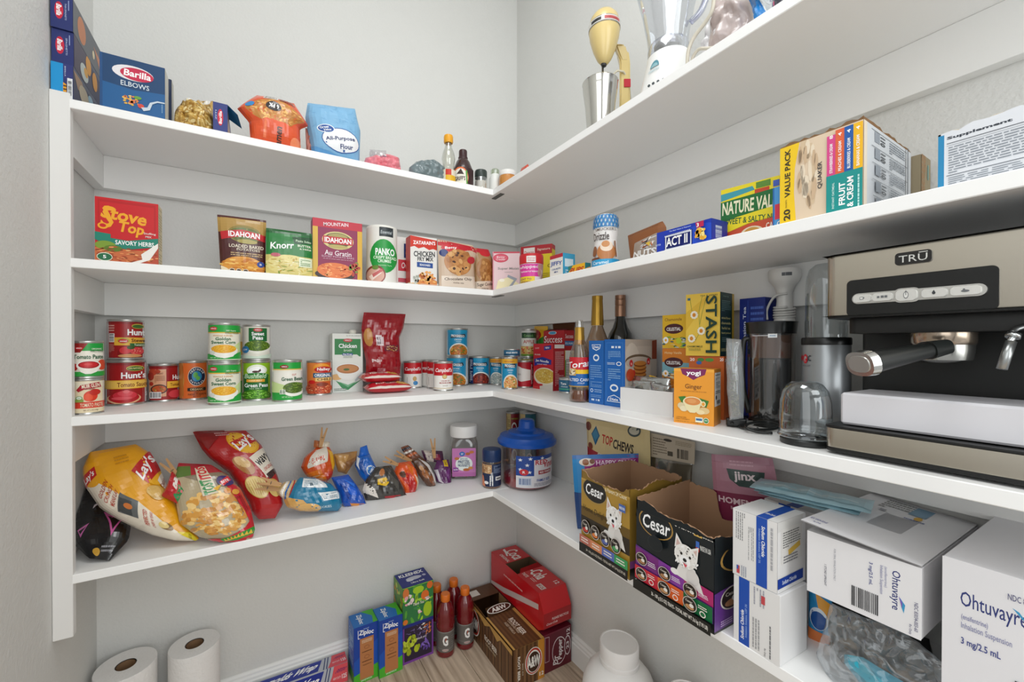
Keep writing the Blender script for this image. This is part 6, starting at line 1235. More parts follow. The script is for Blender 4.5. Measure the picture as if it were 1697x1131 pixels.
# bag of supplies under the tipped carton
g = vplane(1352, 1062, -75)
A = Art('#2a8ac0'); A.poly('#e8a030', [(.3, .1), (1, .2), (1, .6), (.5, .5)]); A.ell(.45, .55, .4, .2, '#dfe6ee'); A.ell(.45, .58, .34, .16, '#1f4f94'); A.text('Relieve', .45, .48, .6, .07, '#1f4f94', .03); A.rect(0, .78, 1, 1, '#d8783c')
bag('blue_packet', [(1341, 965), (1341, 1010), (1340, 1056)], [(1378, 985), (1380, 1030), (1374, 1072)], g, .012, '#2a8ac0', 'blue and orange packet beside the lower saline box', 'packet', A, seed=52, wr=.002, zmin=Z4)
top_ = fo.o.z
g = vplane(1430, 1125, -80)
dk = bag('supply_bag', [(1372, 985), (1375, 1030), (1400, 1100), (1420, 1160)], [(1540, 1060), (1545, 1090), (1550, 1140), (1560, 1200)], lambda px, py: onx(px, py, -.14), .12, '#0e0f10', 'black cloth bundle inside a clear bag under the tipped carton', 'bag', None, seed=53, wr=.012, rough=.6, coat=0, zmin=Z4, nu=20, nv=20)
for v in dk.data.vertices:
    if v.co.z+dk.location.z > top_-.001: v.co.z = top_-.001-dk.location.z
cb = bag('clear_bag', [(1376, 1000), (1365, 1045), (1352, 1085), (1398, 1180)], [(1500, 1050), (1545, 1085), (1600, 1130), (1620, 1200)], lambda px, py: onx(px, py, -.235), .03, '#e0e4e6', 'crinkled clear plastic bag spilling towards the shelf edge', 'bag', None, seed=54, wr=.015, fscale=42, material=clear('#f6f7f8', .07, .6, .1, .03), zmin=Z4, nu=34, nv=34)
for v in cb.data.vertices:
    if v.co.z+cb.location.z > top_-.001: v.co.z = top_-.001-cb.location.z
bag('teal_sleeve', [(1400, 1085), (1400, 1100), (1440, 1150)], [(1430, 1090), (1470, 1115), (1530, 1150)], lambda px, py: onx(px, py, -.24), .012, '#1a8ea8', 'teal plastic sleeve inside the crinkled clear bag', 'packet', Art('#1a8ea8').poly('#2ab0c8', [(.2, 0), (.8, 0), (.6, 1), (.3, 1)]), seed=55, wr=.004, nu=10, nv=8, zmin=Z4)
# ================================================================ second shelf
def pb(where, px, z):
    """pixel row where the column px meets height z on a surface"""
    lo, hi = -400, 1600
    for _ in range(40):
        m = (lo+hi)/2
        if where(px, m).z > z: lo = m
        else: hi = m
    return (px, lo)
def pouch(name, tl, tr, where, z, th, col, label, art, bl=None, br=None, cat='pouch', lm=(), rm=(), **k):
    bl = bl if bl is not None else tl[0]; br = br if br is not None else tr[0]
    L_ = [tl]+list(lm)+[pb(where, bl, z+.001)]; R_ = [tr]+list(rm)+[pb(where, br, z+.001)]
    k.setdefault('wr', .0022); k.setdefault('zmin', z)
    return bag(name, L_, R_, where, th, col, label, cat, art, **k)
wy = lambda Y: (lambda px, py: ony(px, py, Y))
# stuffing mix
f = fr(157, 262, 325, Z2, Y=-.262)
A = Art('#c8141e'); A.rect(.04, .03, .96, .5, '#b81018'); A.rect(.07, .07, .93, .5, '#c8161f')
A.text('Stove', .46, .25, .72, .2, '#f0a820', .06, it=.15, rot=6); A.text('S', .2, .3, .2, .34, '#f0a820', .05, it=.2); A.ell(.12, .44, .08, .05, '#f0a820'); A.ell(.12, .435, .05, .028, '#c8161f'); A.text('Top', .56, .46, .42, .22, '#f0a820', .06, it=.15, rot=4); A.text('Stuffing', .86, .5, .2, .04, '#f2e4dc', .02); A.text('MIX', .84, .55, .1, .03, '#f2e4dc', .02)
A.poly('#15806c', [(0, .54), (.24, .56), (.24, .62), (.5, .64), (1, .56), (1, .7), (.5, .78), (.2, .74), (0, .66)]); A.text('SAVORY HERBS', .62, .675, .62, .07, '#ffffff', .03, rot=-1)
A.rect(0, .78, 1, 1, '#c86a3c'); A.ell(.16, .74, .16, .07, '#7c9a30'); A.ell(.28, .78, .14, .05, '#5c7a20'); A.poly('#b84a30', [(.9, .75), (1, .7), (1, 1), (.7, 1)]); A.blobs(.5, .86, .5, .12, 90, .045, ['#d8763c', '#b8502c', '#f0b070', '#a83c24', '#e89458', '#8c3c1c'], 3); A.poly('#efece6', [(.72, .84), (1, .64), (1, .72), (.86, .92), (.7, .98), (.5, 1), (.74, .92)])
A.ell(.15, .92, .12, .065, '#e4ecd8'); A.ell(.15, .92, .11, .055, '#1c6a44'); A.text('5', .15, .92, .05, .05, '#ffffff', .04)
carton('stuffing_box', f, .045, '#c8141e', 'red stuffing mix box with yellow script letters, alone at the left', 'box', front=A, right=Art('#d9c8a0').lines(.1, .04, .9, .96, 20, '#a89468'))
# pouches
A = Art('#4a1a1a'); A.rect(0, .04, 1, .3, '#b08c48'); A.ell(.55, .32, .36, .16, '#8a7a34'); A.ell(.55, .33, .33, .13, '#5c6a28'); A.poly('#c0202a', [(.04, .3), (.5, .24), (.98, .3), (.98, .42), (.5, .36), (.06, .44)]); A.text('IDAHOAN', .54, .33, .66, .1, '#ffffff', .05); A.ell(.6, .45, .22, .04, '#a89a4c')
A.text('LOADED BAKED', .58, .54, .74, .06, '#e8dcc8', .04); A.text('POTATOES', .62, .6, .5, .04, '#e8dcc8', .03); A.lines(.24, .65, .92, .72, 2, '#c8a878'); A.ell(.5, .92, .48, .2, '#e09a3c'); A.blobs(.5, .88, .48, .13, 60, .07, ['#e8a848', '#d8882c', '#f4c468', '#c87824'], 4); A.poly('#efe0c0', [(.02, .9), (.2, .96), (.15, 1), (.02, 1)]); A.ell(.88, .84, .08, .05, '#2c4a9c'); A.text('5', .88, .84, .05, .03, '#ffffff')
for x in (.25, .4, .55): A.ell(x, .96, .06, .025, '#f0e4d0').ell(x, .96, .045, .017, '#4a3420')
pouch('potato_pouch', (360, 356), (441, 366), wy(-.25), Z2, .028, '#4a1a1a', 'brown and gold instant potato pouch with a red banner', A, bl=366, br=440, lm=[(362, 385)], rm=[(440, 400)], seed=31)
A = Art('#1b7a34'); A.rect(0, 0, 1, .1, '#155c28'); A.poly('#0f4a24', [(.55, .14), (1, .1), (1, .26), (.6, .3)]); A.text('Pasta Sides', .8, .22, .34, .05, '#d8f0d0', .02); A.text('Knorr', .34, .36, .5, .15, '#ffffff', .04, it=.15, rot=-6); A.text('BUTTER', .82, .33, .3, .05, '#f0f4e0', .04); A.text('& HERB', .84, .4, .26, .035, '#f0f4e0', .03)
A.rect(0, .58, 1, 1, '#d8c878'); A.ell(.5, .78, .5, .22, '#e4d68c'); A.blobs(.5, .8, .5, .18, 70, .08, ['#f0e4a8', '#d8c060', '#f6eec8', '#c8a848', '#8aa048'], 4, asp=.25); A.rect(.7, .6, .98, .8, '#e4ecd0').lines(.73, .63, .95, .78, 4, '#5a8a4a'); A.ell(.2, .58, .1, .04, '#c05a6a')
pouch('pasta_sides_pouch', (441, 378), (517, 388), wy(-.262), Z2, .024, '#1b7a34', 'green pasta side dish pouch between two potato packs', A, seed=32)
f = fr(518, 600, 360, Z2, Y=-.255)
A = Art('#8c1a4c'); A.rect(0, 0, 1, .14, '#c02038'); A.text('MOUNTAIN', .46, .07, .5, .06, '#f0e4e8', .03, rot=-4); A.rect(0, .14, .1, 1, '#d8b040'); A.rect(.9, .14, 1, 1, '#d8a82c'); A.ell(.5, .34, .32, .15, '#d8c888'); A.ell(.5, .33, .27, .12, '#4a5028'); A.ell(.5, .28, .2, .06, '#a89a5c'); A.poly('#c0202a', [(.2, .28), (.8, .28), (.8, .4), (.2, .4)]); A.text('IDAHOAN', .5, .34, .54, .085, '#ffffff', .05); A.ell(.5, .44, .2, .03, '#b8a860')
A.text('Au Gratin', .5, .555, .54, .085, '#f2e4ea', .02); A.text('SLICED POTATO BAKE', .5, .62, .66, .03, '#d8b0c4', .02); A.lines(.2, .65, .8, .67, 1, '#c89aac'); A.ell(.44, .92, .4, .09, '#2c1c1c'); A.ell(.44, .85, .36, .13, '#e0783c'); A.blobs(.44, .84, .34, .11, 60, .06, ['#ec8c4c', '#d8642c', '#f4a868', '#c8582c'], 5, asp=.4); A.blobs(.84, .8, .1, .1, 20, .04, ['#c8b048', '#6a8a30', '#b83c2c'], 2)
carton('potato_box', f, .045, '#8c1a4c', 'tall maroon sliced potato box with a red top', 'box', front=A, right=Art('#d8a82c').rect(0, 0, 1, .14, '#c02038').rect(.2, .3, .8, .9, '#e4c868'))
# bread crumb canister
c, r = circd(607, 658.5, Z2, Y=-.215); zz = lambda y: zat(633, y, (c.x, c.y))-Z2
t = empty('crumb_canister', c, 0, 'white bread crumb canister with a big green oval', 'canister')
part_lathe(t, 'tin', [(r*.98, 0), (r, .002), (r, zz(381)), (r*.98, zz(379.5)), (r*.9, zz(379)), (r*.88, zz(381))], mat('#e9e7e0', .4))
A = Art('#e6e4de'); A.rect(.42, .0, .86, .17, '#232a2e'); A.rect(.44, .02, .84, .15, '#2c3438'); A.text('Essential', .64, .09, .34, .06, '#c8d0d4', .01, it=.2); A.ell(.56, .53, .43, .31, '#17963c'); A.text('PANKO', .6, .45, .6, .13, '#ffffff', .06); A.text('CRISPY BREAD', .6, .555, .72, .055, '#e8f8e4', .04); A.text('CRUMBS', .58, .62, .42, .055, '#e8f8e4', .04); A.text('Japanese Style', .6, .7, .42, .035, '#bce4b8', .01); A.ell(.3, .87, .32, .17, '#8a3c34'); A.ell(.3, .88, .28, .14, '#d8a898'); A.poly('#f0ddd4', [(.1, .9), (.4, .78), (.5, .84), (.2, .98)]); A.poly('#c86a6a', [(.2, .86), (.5, .76), (.54, .8), (.24, .92)]); A.ell(.3, .74, .1, .04, '#6a8a3a')
prints('paper_label', [(A, cylmap(r*1.0, .003, zz(383), facing(c), PI), 22, 0)], t, .35)
# boxes and pouches to the corner
f = fr(657, 684, 392, Z2, Y=-.17)
carton('baking_box', f, .05, '#e4e0dc', 'white and red box with a navy sign, half hidden by the chicken fry mix', 'box', front=Art('#e8e4e0').rect(.45, .12, 1, .4, '#1c3070').text('S', .75, .25, .4, .2, '#f0c020', .05).rect(.1, .44, 1, .66, '#c82034').text('Oven', .6, .55, .6, .12, '#f4e0e0', .03, it=.2).rect(.1, .8, 1, .88, '#c84a5c'))
f = fr(680, 724, 390, Z2, Y=-.235)
A = Art('#e8e6e2'); A.poly('#d0301c', [(0, 0), (1, .04), (1, .24), (.85, .22), (.7, .25), (.5, .2), (.3, .24), (.15, .2), (0, .23)]); A.text("ZATARAIN'S", .52, .115, .84, .075, '#ffffff', .05, rot=-2); A.text('CHICKEN', .52, .34, .8, .11, '#2a2a30', .06, rot=-2); A.text('FRY MIX', .56, .44, .6, .08, '#2a2a30', .05, rot=-2); A.rect(.24, .51, .84, .61, '#1d4a94'); A.text('SEASONED', .54, .56, .4, .04, '#ffffff', .02); A.ell(.66, .92, .4, .1, '#d88848'); A.blobs(.66, .82, .3, .13, 40, .08, ['#d8803c', '#e89c50', '#b8602c', '#f0b468'], 3); A.blobs(.2, .84, .12, .1, 12, .04, ['#c8ccc0', '#a8aca0'], 4)
carton('fry_mix_box', f, .045, '#e8e6e2', 'white chicken fry mix box with a red zigzag top', 'box', front=A, right=Art('#c8281c'), left=Art('#c8281c'))
def cookie(A, u, v, r, c1, c2, chip, seed, asp=1):
    A.ell(u, v, r, r*asp, c1); A.blobs(u, v, r*.9, r*.9*asp, 30, r*.22, c2, seed)
    if chip: A.blobs(u, v, r*.75, r*.75*asp, 9, r*.13, ['#4a2c20', '#5c3424'], seed+3)
A = Art('#cdb49c'); A.poly('#c01c2c', [(0, 0), (1, .05), (1, .2), (.8, .16), (.5, .22), (0, .12)]); A.ell(.3, .17, .24, .08, '#c8202c'); A.text('Betty', .3, .16, .3, .07, '#ffffff', .03, it=.2, rot=-6); A.ell(.12, .28, .1, .08, '#1c2f70'); cookie(A, .5, .45, .38, '#b87c44', ['#c88c50', '#a86c38', '#d8a468'], 1, 5, .72); A.ell(.85, .38, .12, .08, '#b82030')
A.poly('#e4d4c4', [(.05, .76), (1, .72), (1, 1), (.05, 1)]); A.text('Chocolate Chip', .5, .81, .76, .07, '#3a241c', .03, rot=-3); A.text('cookie mix', .5, .88, .3, .035, '#6a5044', .01)
pouch('cookie_pouch', (725, 397), (783, 407), wy(-.245), Z2, .03, '#c8ac94', 'tan chocolate chip cookie mix pouch, larger of the two cookie pouches', A, bl=728, br=786, rm=[(790, 420), (785, 440)], seed=34)
A = Art('#b08a60'); A.poly('#c01c2c', [(0, 0), (1, .0), (1, .14), (0, .1)]); A.ell(.6, .12, .3, .08, '#c8202c'); cookie(A, .5, .52, .46, '#a8713c', ['#b88048', '#98602c', '#c89458'], 0, 8, .6); A.poly('#e0ccb8', [(0, .78), (1, .74), (1, 1), (0, 1)]); A.text('Sugar Cookie', .5, .84, .86, .09, '#3a241c', .03, rot=-3); A.text('cookie mix', .5, .92, .4, .04, '#6a5044', .01)
pouch('cookie_pouch', (783, 411), (809, 414), wy(-.215), Z2, .03, '#b08a60', 'brown sugar cookie mix pouch, right of the chocolate chip one', A, bl=788, br=816, rm=[(816, 430)], seed=35)
lying_y = ony(700, 468, -.272)
A = Art('#e8e2d8').poly('#e8a82c', [(0, 0), (.3, 0), (.3, 1), (0, 1)]).blobs(.12, .5, .1, .3, 12, .05, ['#7a4a20', '#f0c040'], 3).text('MUFFIN', .8, .5, .3, .3, '#3a3a3a', .03)
P_ = prj((lying_y.x, -.272, Z2))
lying('flat_packet', 676, 750, P_[1]+1, Z2, .03, .017, '#e8e2d8', 'white and yellow packet lying flat before the fry mix box', A, seed=36, wr=.001)
f = fr(816.5, 861.5, 417.5, Z2, Y=-.25, rz=-31)
A = Art('#e6c8cc'); A.rect(.0, .0, 1, .04, '#c83a50'); A.rect(0, 0, .04, 1, '#d88a98'); A.ell(.3, .16, .28, .11, '#c8324c'); A.ell(.3, .16, .25, .09, '#d85068'); A.text('Betty', .3, .14, .3, .06, '#f6e4e8', .02, it=.2); A.text('Crocker', .3, .19, .34, .05, '#f6e4e8', .02, it=.2); A.text('Super Moist', .58, .43, .78, .075, '#98908c', .04); A.lines(.44, .5, .74, .53, 1, '#b8a8a8'); A.poly('#efe4b8', [(.1, 1), (.2, .72), (.6, .64), (.96, .8), (.96, 1)]); A.ell(.34, .72, .1, .04, '#f8f2e0'); A.poly('#9aa0ac', [(.56, .58), (.9, .68), (.6, 1), (.48, .98), (.78, .72), (.54, .64)])
carton('cake_mix_box', f, .035, '#e2bcc2', 'pale pink cake mix box standing at the shelf corner', 'box', front=A, left=Art('#c83a50'))
c, r = circd(860.5, 900.5, Z2, X=-.222); zz = lambda y: zat(880, y, (c.x, c.y))-Z2
t = empty('frosting_tub', c, 0, 'pink frosting tub with a red lid', 'tub')
part_lathe(t, 'tub', [(r*.82, 0), (r*.84, .002), (r*.95, zz(440)), (r*.93, zz(438))], mat('#e8dce0', .4))
part_lathe(t, 'lid', [(r*.97, zz(440)), (r, zz(438)), (r, zz(427)), (r*.96, zz(424)), (r*.8, zz(423))], mat('#c8222c', .35))
a0 = facing(c)
A = Art('#e8d8dc'); A.rect(0, 0, .74, .62, '#d83a9c'); A.text('whipped', .4, .16, .62, .2, '#f8e4f0', .03, rot=-2); A.text('buttercream', .42, .36, .56, .1, '#f8e4f0', .02); A.blobs(.86, .3, .14, .4, 30, .09, ['#d8a8a0', '#e8c4bc', '#c48c84'], 3); A.rect(0, .62, .6, 1, '#e8cc2c'); A.text('LIGHT TO', .3, .75, .4, .1, '#7a3050', .03); A.text('SPREAD', .3, .88, .34, .08, '#7a3050', .03)
prints('paper_label', [(A, (lambda u, v: (lambda a, rr: (Vector((rr*math.cos(a), rr*math.sin(a), zz(441)*(1-v)+.003*v)), Vector((math.cos(a), math.sin(a), 0))))(a0+(u-.5)*PI, r*(.95-.11*v)+.0004)), 22, 0),
    (Art().rect(.3, .1, .68, .98, '#e8e0dc').text('Duncan', .5, .4, .3, .2, '#c83a4a', .02).text('Hines', .5, .7, .26, .2, '#c83a4a', .02), cylmap(r*1.004, zz(439), zz(427), a0, PI), 22, 0)], t, .35)
f = fr(863, 914.8, 409.7, Z2, X=-.16, rz=-56)
A = Art('#ecd51e'); A.rect(0, 0, 1, .2, '#b8202c'); A.rect(.1, .04, .46, .34, '#f0e8e4'); A.text('Duncan', .28, .14, .3, .07, '#b8202c', .02); A.text('Hines', .28, .24, .26, .07, '#b8202c', .02); A.text('Signature', .74, .1, .4, .06, '#f0e0d0', .02); A.text('C', .92, .46, .12, .08, '#8a7a10', .03); A.lines(.7, .6, .95, .8, 5, '#a89a20'); A.ell(.35, .7, .3, .2, '#c88a3c')
carton('cake_mix_box', f, .035, '#e4cc1c', 'yellow cake mix box with a red top, behind the pink frosting tub', 'box', front=A, right=Art('#e4cc1c').rect(0, 0, 1, .1, '#b8202c').lines(.1, .3, .9, .9, 12, '#a89a20'))
f = fr(911.6, 932.9, 425.4, Z2, X=-.225, rz=-90)
A = Art('#e9e6e0'); A.rect(0, 0, 1, .14, '#b82838'); A.text('JIFFY', .5, .36, .9, .2, '#1c4a9c', .05, rot=3); A.text('CORN MUFFIN', .5, .55, .7, .07, '#3a5a9a', .02); A.text('MIX', .5, .66, .3, .07, '#3a5a9a', .02); A.ell(.62, .96, .36, .16, '#e8a020')
carton('muffin_mix_box', f, .045, '#3aa0c8', 'small white and blue corn muffin mix box', 'box', front=A, right=Art('#3aa0c8').rect(.15, .2, .85, .5, '#d8e8f0').lines(.2, .6, .8, .9, 4, '#e0f0f8'))
f = fr(942, 969.5, 442, Z2, X=-.235, rz=-90, h=None)
A = Art('#e8b01c'); A.poly('#2a7a6c', [(0, 0), (.3, 0), (0, .6)]); A.text('PUPS', .52, .5, .8, .5, '#b8301c', .06, it=.1, rot=6); A.ell(.9, .8, .2, .2, '#d87a28')
carton('batter_mix_box', f, .02, '#2a8078', 'small low yellow and green batter mix box', 'box', front=A, right=Art('#1f7a80').poly('#e8a050', [(.1, .5), (.9, .3), (.9, .9), (.2, 1)]))
# caramel drizzle bottle
c, r = circd(983, 1024, Z2, X=-.215); zz = lambda y: zat(1003, y, (c.x, c.y))-Z2; R = r*.98
t = empty('drizzle_bottle', c, 0, 'white caramel drizzle bottle with a blue gingham top', 'bottle')
pr = [(R*.92, 0), (R, .004), (R, zz(425)), (R*.93, zz(412)), (R*.9, zz(400)), (R*.95, zz(388)), (R, zz(376)), (R*.97, zz(366)), (R*.8, zz(359)), (R*.5, zz(357))]
part_lathe(t, 'bottle_body', pr, mat('#ebe8e6', .35))
def prm(pr, zt, zb, a0, span=PI, off=.0004):
    def fn(u, v):
        z = zt+(zb-zt)*v
        for (ra, za), (rb, zb_) in zip(pr, pr[1:]):
            if za <= z <= zb_ or zb_ <= z <= za: rr = ra+(rb-ra)*((z-za)/((zb_-za) or 1)); break
        else: rr = pr[-1][0] if z > pr[-1][1] else pr[0][0]
        a = a0+(u-.5)*span; return Vector(((rr+off)*math.cos(a), (rr+off)*math.sin(a), z)), Vector((math.cos(a), math.sin(a), 0))
    return fn
A = Art('#ebe8e6')
A.rect(0, 0, 1, .24, '#e4ecf2')
for i in range(12): A.poly('#4a9ac8', [(i/10-.16, 0), (i/10-.11, 0), (i/10+.05, .24), (i/10, .24)])
for i in range(12): A.poly('#3a7ab8', [(i/10, 0), (i/10+.05, 0), (i/10-.11, .24), (i/10-.16, .24)])
A.text("SMUCKER'S", .5, .285, .56, .05, '#5a4a44', .01, it=0); A.text('Drizzle', .36, .41, .46, .14, '#3a2c28', .02); A.ell(.52, .7, .24, .16, '#b87848'); A.ell(.52, .6, .16, .1, '#e8d4c0'); A.ell(.5, .56, .1, .06, '#c88a54'); A.ell(.2, .68, .08, .1, '#8a5430'); A.rect(0, .8, .35, .84, '#6a3c24'); A.rect(0, .84, 1, 1, '#2a9acc'); A.text('Caramel', .36, .9, .4, .06, '#e8f4fa', .02); A.poly('#8a5a3a', [(.72, .5), (.76, .5), (.78, .8), (.74, .8)])
prints('printed_label', [(A, prm(pr, zz(360), .004, a0 := facing(c)), 22, 24)], t, .35)
# nuts, brown bag
g = lambda px, py: onx(px, py, -.19)
A = Art('#8a5228'); A.lines(.1, .05, .9, .1, 1, '#6a3c1c')
pouch('paper_bag', (1041, 391), (1098, 367), g, Z2, .03, '#8f5a2e', 'plain brown bag slumped behind the nuts packet', A, bl=1047, br=1106, lm=[(1043, 408)], rm=[(1104, 376)], seed=37, cat='bag', rough=.6, coat=0)
A = Art('#9a8a7c'); A.blobs(.6, .3, .35, .28, 20, .12, ['#c8c8cc', '#b86a3c', '#2c2c34', '#e8e4e0', '#8a4a28'], 4, asp=.3); A.text('NUTS', .52, .72, .9, .3, '#e8e6e4', .07, rot=6); A.poly('#d8b040', [(.6, .3), (.8, .3), (.75, .5)])
pouch('nut_packet', (1052, 404), (1089, 386), lambda px, py: onx(px, py, -.25), Z2, .012, '#9a8a7c', 'silvery nuts packet slumped at the shelf edge', A, bl=1049, br=1091, seed=38, cat='packet')
# popcorn box
f = fr(1088.7, 1179, 386.8, Z2, X=-.262, rz=-90)
A = Art('#1638b0'); A.ell(.82, .5, .3, .4, '#1f4cc8'); A.rect(.16, .22, .68, .92, '#10206c'); A.rect(.175, .25, .665, .89, '#e8ecf4'); A.rect(.195, .31, .645, .83, '#10206c')
for i in range(17): A.rect(.165+i*.03, .235, .18+i*.03, .29, '#e8ecf4').rect(.165+i*.03, .85, .18+i*.03, .905, '#e8ecf4')
A.text('ACT II', .42, .57, .4, .4, '#ffffff', .05); A.text('The Best Value in Popcorn', .48, .12, .4, .07, '#c8d8f4', .02); A.poly('#c02050', [(.76, .05), (.9, .03), (.9, .26), (.78, .28)]); A.text('3', .8, .16, .04, .16, '#ffffff', .04); A.blobs(.86, .56, .09, .2, 14, .05, ['#f0c040', '#f8e088', '#e8a830'], 3, rs=2.4); A.blobs(.12, .95, .14, .08, 10, .04, ['#e8c868', '#f4e4b0'], 4); A.text('BUTTER', .07, .6, .1, .08, '#c8d8f4', .02)
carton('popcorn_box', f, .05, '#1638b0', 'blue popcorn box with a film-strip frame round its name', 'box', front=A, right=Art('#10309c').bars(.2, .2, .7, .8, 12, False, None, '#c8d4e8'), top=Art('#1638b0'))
# granola bars
f = fr(1195, 1292, 316, Z2, X=-.205, rz=-79)
A = Art('#e8d41c'); A.poly('#3a9aa8', [(0, .08), (.56, .06), (.6, .13), (0, .2)]); A.rect(.62, .02, .86, .12, '#5a8a2c'); A.rect(.6, .13, .84, .2, '#c8401c'); A.rect(.9, .06, 1, .16, '#3a5ab8'); A.poly('#0e6a2c', [(0, .22), (1, .18), (1, .46), (.6, .5), (.3, .54), (0, .62)]); A.text('NATURE VALLEY', .58, .36, 1.1, .22, '#f2ecc8', .05, rot=2)
A.poly('#ecd81c', [(0, .58), (.3, .52), (.7, .48), (1, .46), (1, .62), (.5, .66), (0, .78)]); A.text('SWEET & SALTY NUT', .54, .6, .96, .1, '#1f5a2c', .04, rot=4); A.poly('#c84a28', [(0, .78), (.5, .67), (1, .63), (1, 1), (0, 1)]); A.text('CASHEW', .96, .76, .34, .1, '#f4e8dc', .04); A.ell(.56, .84, .2, .12, '#e8d8b8'); A.ell(.56, .82, .14, .08, '#c8923c'); A.blobs(.16, .95, .2, .13, 40, .05, ['#d8b484', '#c09058', '#ecd4a8'], 5)
carton('granola_bar_box', f, .05, '#e8d41c', 'yellow and green granola bar box left of the oatmeal carton', 'box', front=A)
f = fr(1281, 1299, 312, Z2, X=-.25, rz=-90)
carton('cereal_bar_box', f, .02, '#3a86c8', 'thin light blue box squeezed beside the oatmeal carton', 'box', front=Art('#4a96d4').rect(0, 0, .14, 1, '#2a6ab0').rect(.2, .4, 1, .75, '#c8324c').text('C', .6, .85, .4, .12, '#f0f0f0', .03))
# oatmeal carton
f = fr(1293, 1431, 247.6, Z2, X=-.262, rz=-88.5); dq = depth_to(f, 1507, 1)
A = Art('#dfc9ae'); A.poly('#f0c81e', [(0, 0), (.26, 0), (.2, .3), (.19, .6), (.22, 1), (0, 1)]); A.blobs(.36, .4, .12, .4, 30, .04, ['#d4bc9c', '#e8d8c0', '#ccb090'], 3); A.text('VALUE PACK', .105, .34, .6, .075, '#2c2a20', .05, rot=-90); A.text('20', .1, .86, .14, .09, '#2c2a20', .05, rot=-90); A.text('PACKETS', .09, .72, .1, .02, '#6a5a20', .02, rot=-90)
A.text('QUAKER', .52, .48, .32, .06, '#2c2c34', .03, rot=-90)
for i, cc in enumerate(('#d8488c', '#e0643c', '#1f5aa8', '#f0b81c')): A.rect(.6+i*.1, .02 if i else .06, .7+i*.1, .53, cc).text('8' if i < 1 else '4', .65+i*.1, .08, .04, .04, '#ffffff', .03, rot=-90).text(('STRAWBERRIES & CREAM', 'PEACHES & CREAM', 'BLUEBERRIES & CREAM', 'BANANAS & CREAM')[i], .65+i*.1, .33, .34, .035, '#ffffff', .03, rot=-90)
A.rect(.6, .53, 1, 1, '#12908c'); A.text('INSTANT OATMEAL', .68, .77, .3, .025, '#d8f0ec', .02, rot=-90); A.text('FRUIT', .78, .77, .26, .07, '#ffffff', .05, rot=-90); A.text('& CREAM', .87, .77, .34, .07, '#ffffff', .05, rot=-90); A.lines(.94, .6, .98, .96, 1, '#b8e4e0', vert=True)
B_ = Art('#c9cdd2'); B_.rect(0, 0, .06, 1, '#ddd0bc')
for i in range(5): B_.rect(.14, .04+i*.19, .9, .045+i*.19, '#3c4450').rect(.2, .05+i*.19, .3, .17+i*.19, '#8a929c').text('110', .36, .12+i*.19, .1, .1, '#2a303a', .05, rot=90).lines(.5, .06+i*.19, .84, .2+i*.19, 5, '#7a828c')
B_.rect(.86, .0, .88, 1, '#4a525c')
o = carton('oatmeal_box', f, dq, '#c9b08c', 'large value pack oatmeal box, yellow and beige front, opened top', 'box', front=A, right=B_)
bm = bmesh.new(); rd = random.Random(5); n = 16
for k, (p, q) in enumerate((((f.w, 0), (f.w, dq)), ((0, .001), (f.w, .001)))):
    vs = []
    for i in range(n+1):
        s = i/n; x, y = p[0]+(q[0]-p[0])*s, p[1]+(q[1]-p[1])*s; vs.append((bm.verts.new((x, y, f.h-.002)), bm.verts.new((x, y, f.h+rd.uniform(.001, .006)))))
    for i in range(n): bm.faces.new((vs[i][0], vs[i+1][0], vs[i+1][1], vs[i][1]))
bmesh.ops.solidify(bm, geom=bm.faces[:], thickness=.0015); link('torn_edge', bm, mat('#a8835c', .8), parent=o)
P = f.o+Vector((math.cos(f.rz), math.sin(f.rz), 0))*f.w; nrm_ = Vector((-math.sin(f.rz), math.cos(f.rz), 0)); Q = P+nrm_*(dq+.002)
g2 = Fr(); g2.rz = f.rz; g2.w = .16; g2.h = f.h*.96; g2.o = Q-Vector((math.cos(f.rz), math.sin(f.rz), 0))*.148
d2 = max(.03, min(depth_to(f, 1552, 1)-dq-.002, -Q.x-.012)); g2.o.z = Z2
carton('cardboard_box', g2, d2, '#8f8268', 'weathered cardboard box behind the oatmeal carton', 'box', right=Art('#8f8268').lines(.0, .0, .45, 1, 6, '#a2744c', vert=True, k=.5).rect(.5, .6, .66, .95, '#5c7a70').text('31', .58, .75, .2, .08, '#26302c', .04, rot=90).rect(.62, .1, .76, .3, '#6f9088'), rough=.8)
# supplement carton with a torn top
f = fr(1555, 1760, 224, Z2, X=-.255, rz=-90); f.w = .15
A = Art('#dfe2e8'); A.rect(0, 0, .035, 1, '#1f86b8'); A.text('Supplement', .22, .12, .34, .06, '#2c3440', .07); A.rect(.05, .2, 1, .21, '#3a424c'); A.rect(.05, .24, 1, .245, '#6a727c'); A.lines(.06, .26, .5, .72, 11, '#7a828c', k=.35); A.lines(.7, .3, .85, .62, 8, '#7a828c', k=.35); A.rect(.05, .74, 1, .75, '#4a525c'); A.lines(.06, .77, .98, .97, 6, '#7a828c', k=.35)
nb = {'front': lambda s: f.h*(1.0 if s < .12 else (1.02+.05*s+.012*math.sin(s*19))), 'right': lambda s: f.h, 'back': lambda s: f.h*1.02, 'left': lambda s: f.h*.98}
def _ob():
    o = openbox(f, .12, 'white supplement carton with a blue edge and torn open top', A, None, nb, '#dfe2e8', 3, inner='#c8b89c'); return o
so = _ob(); so.name = 'supplement_box'
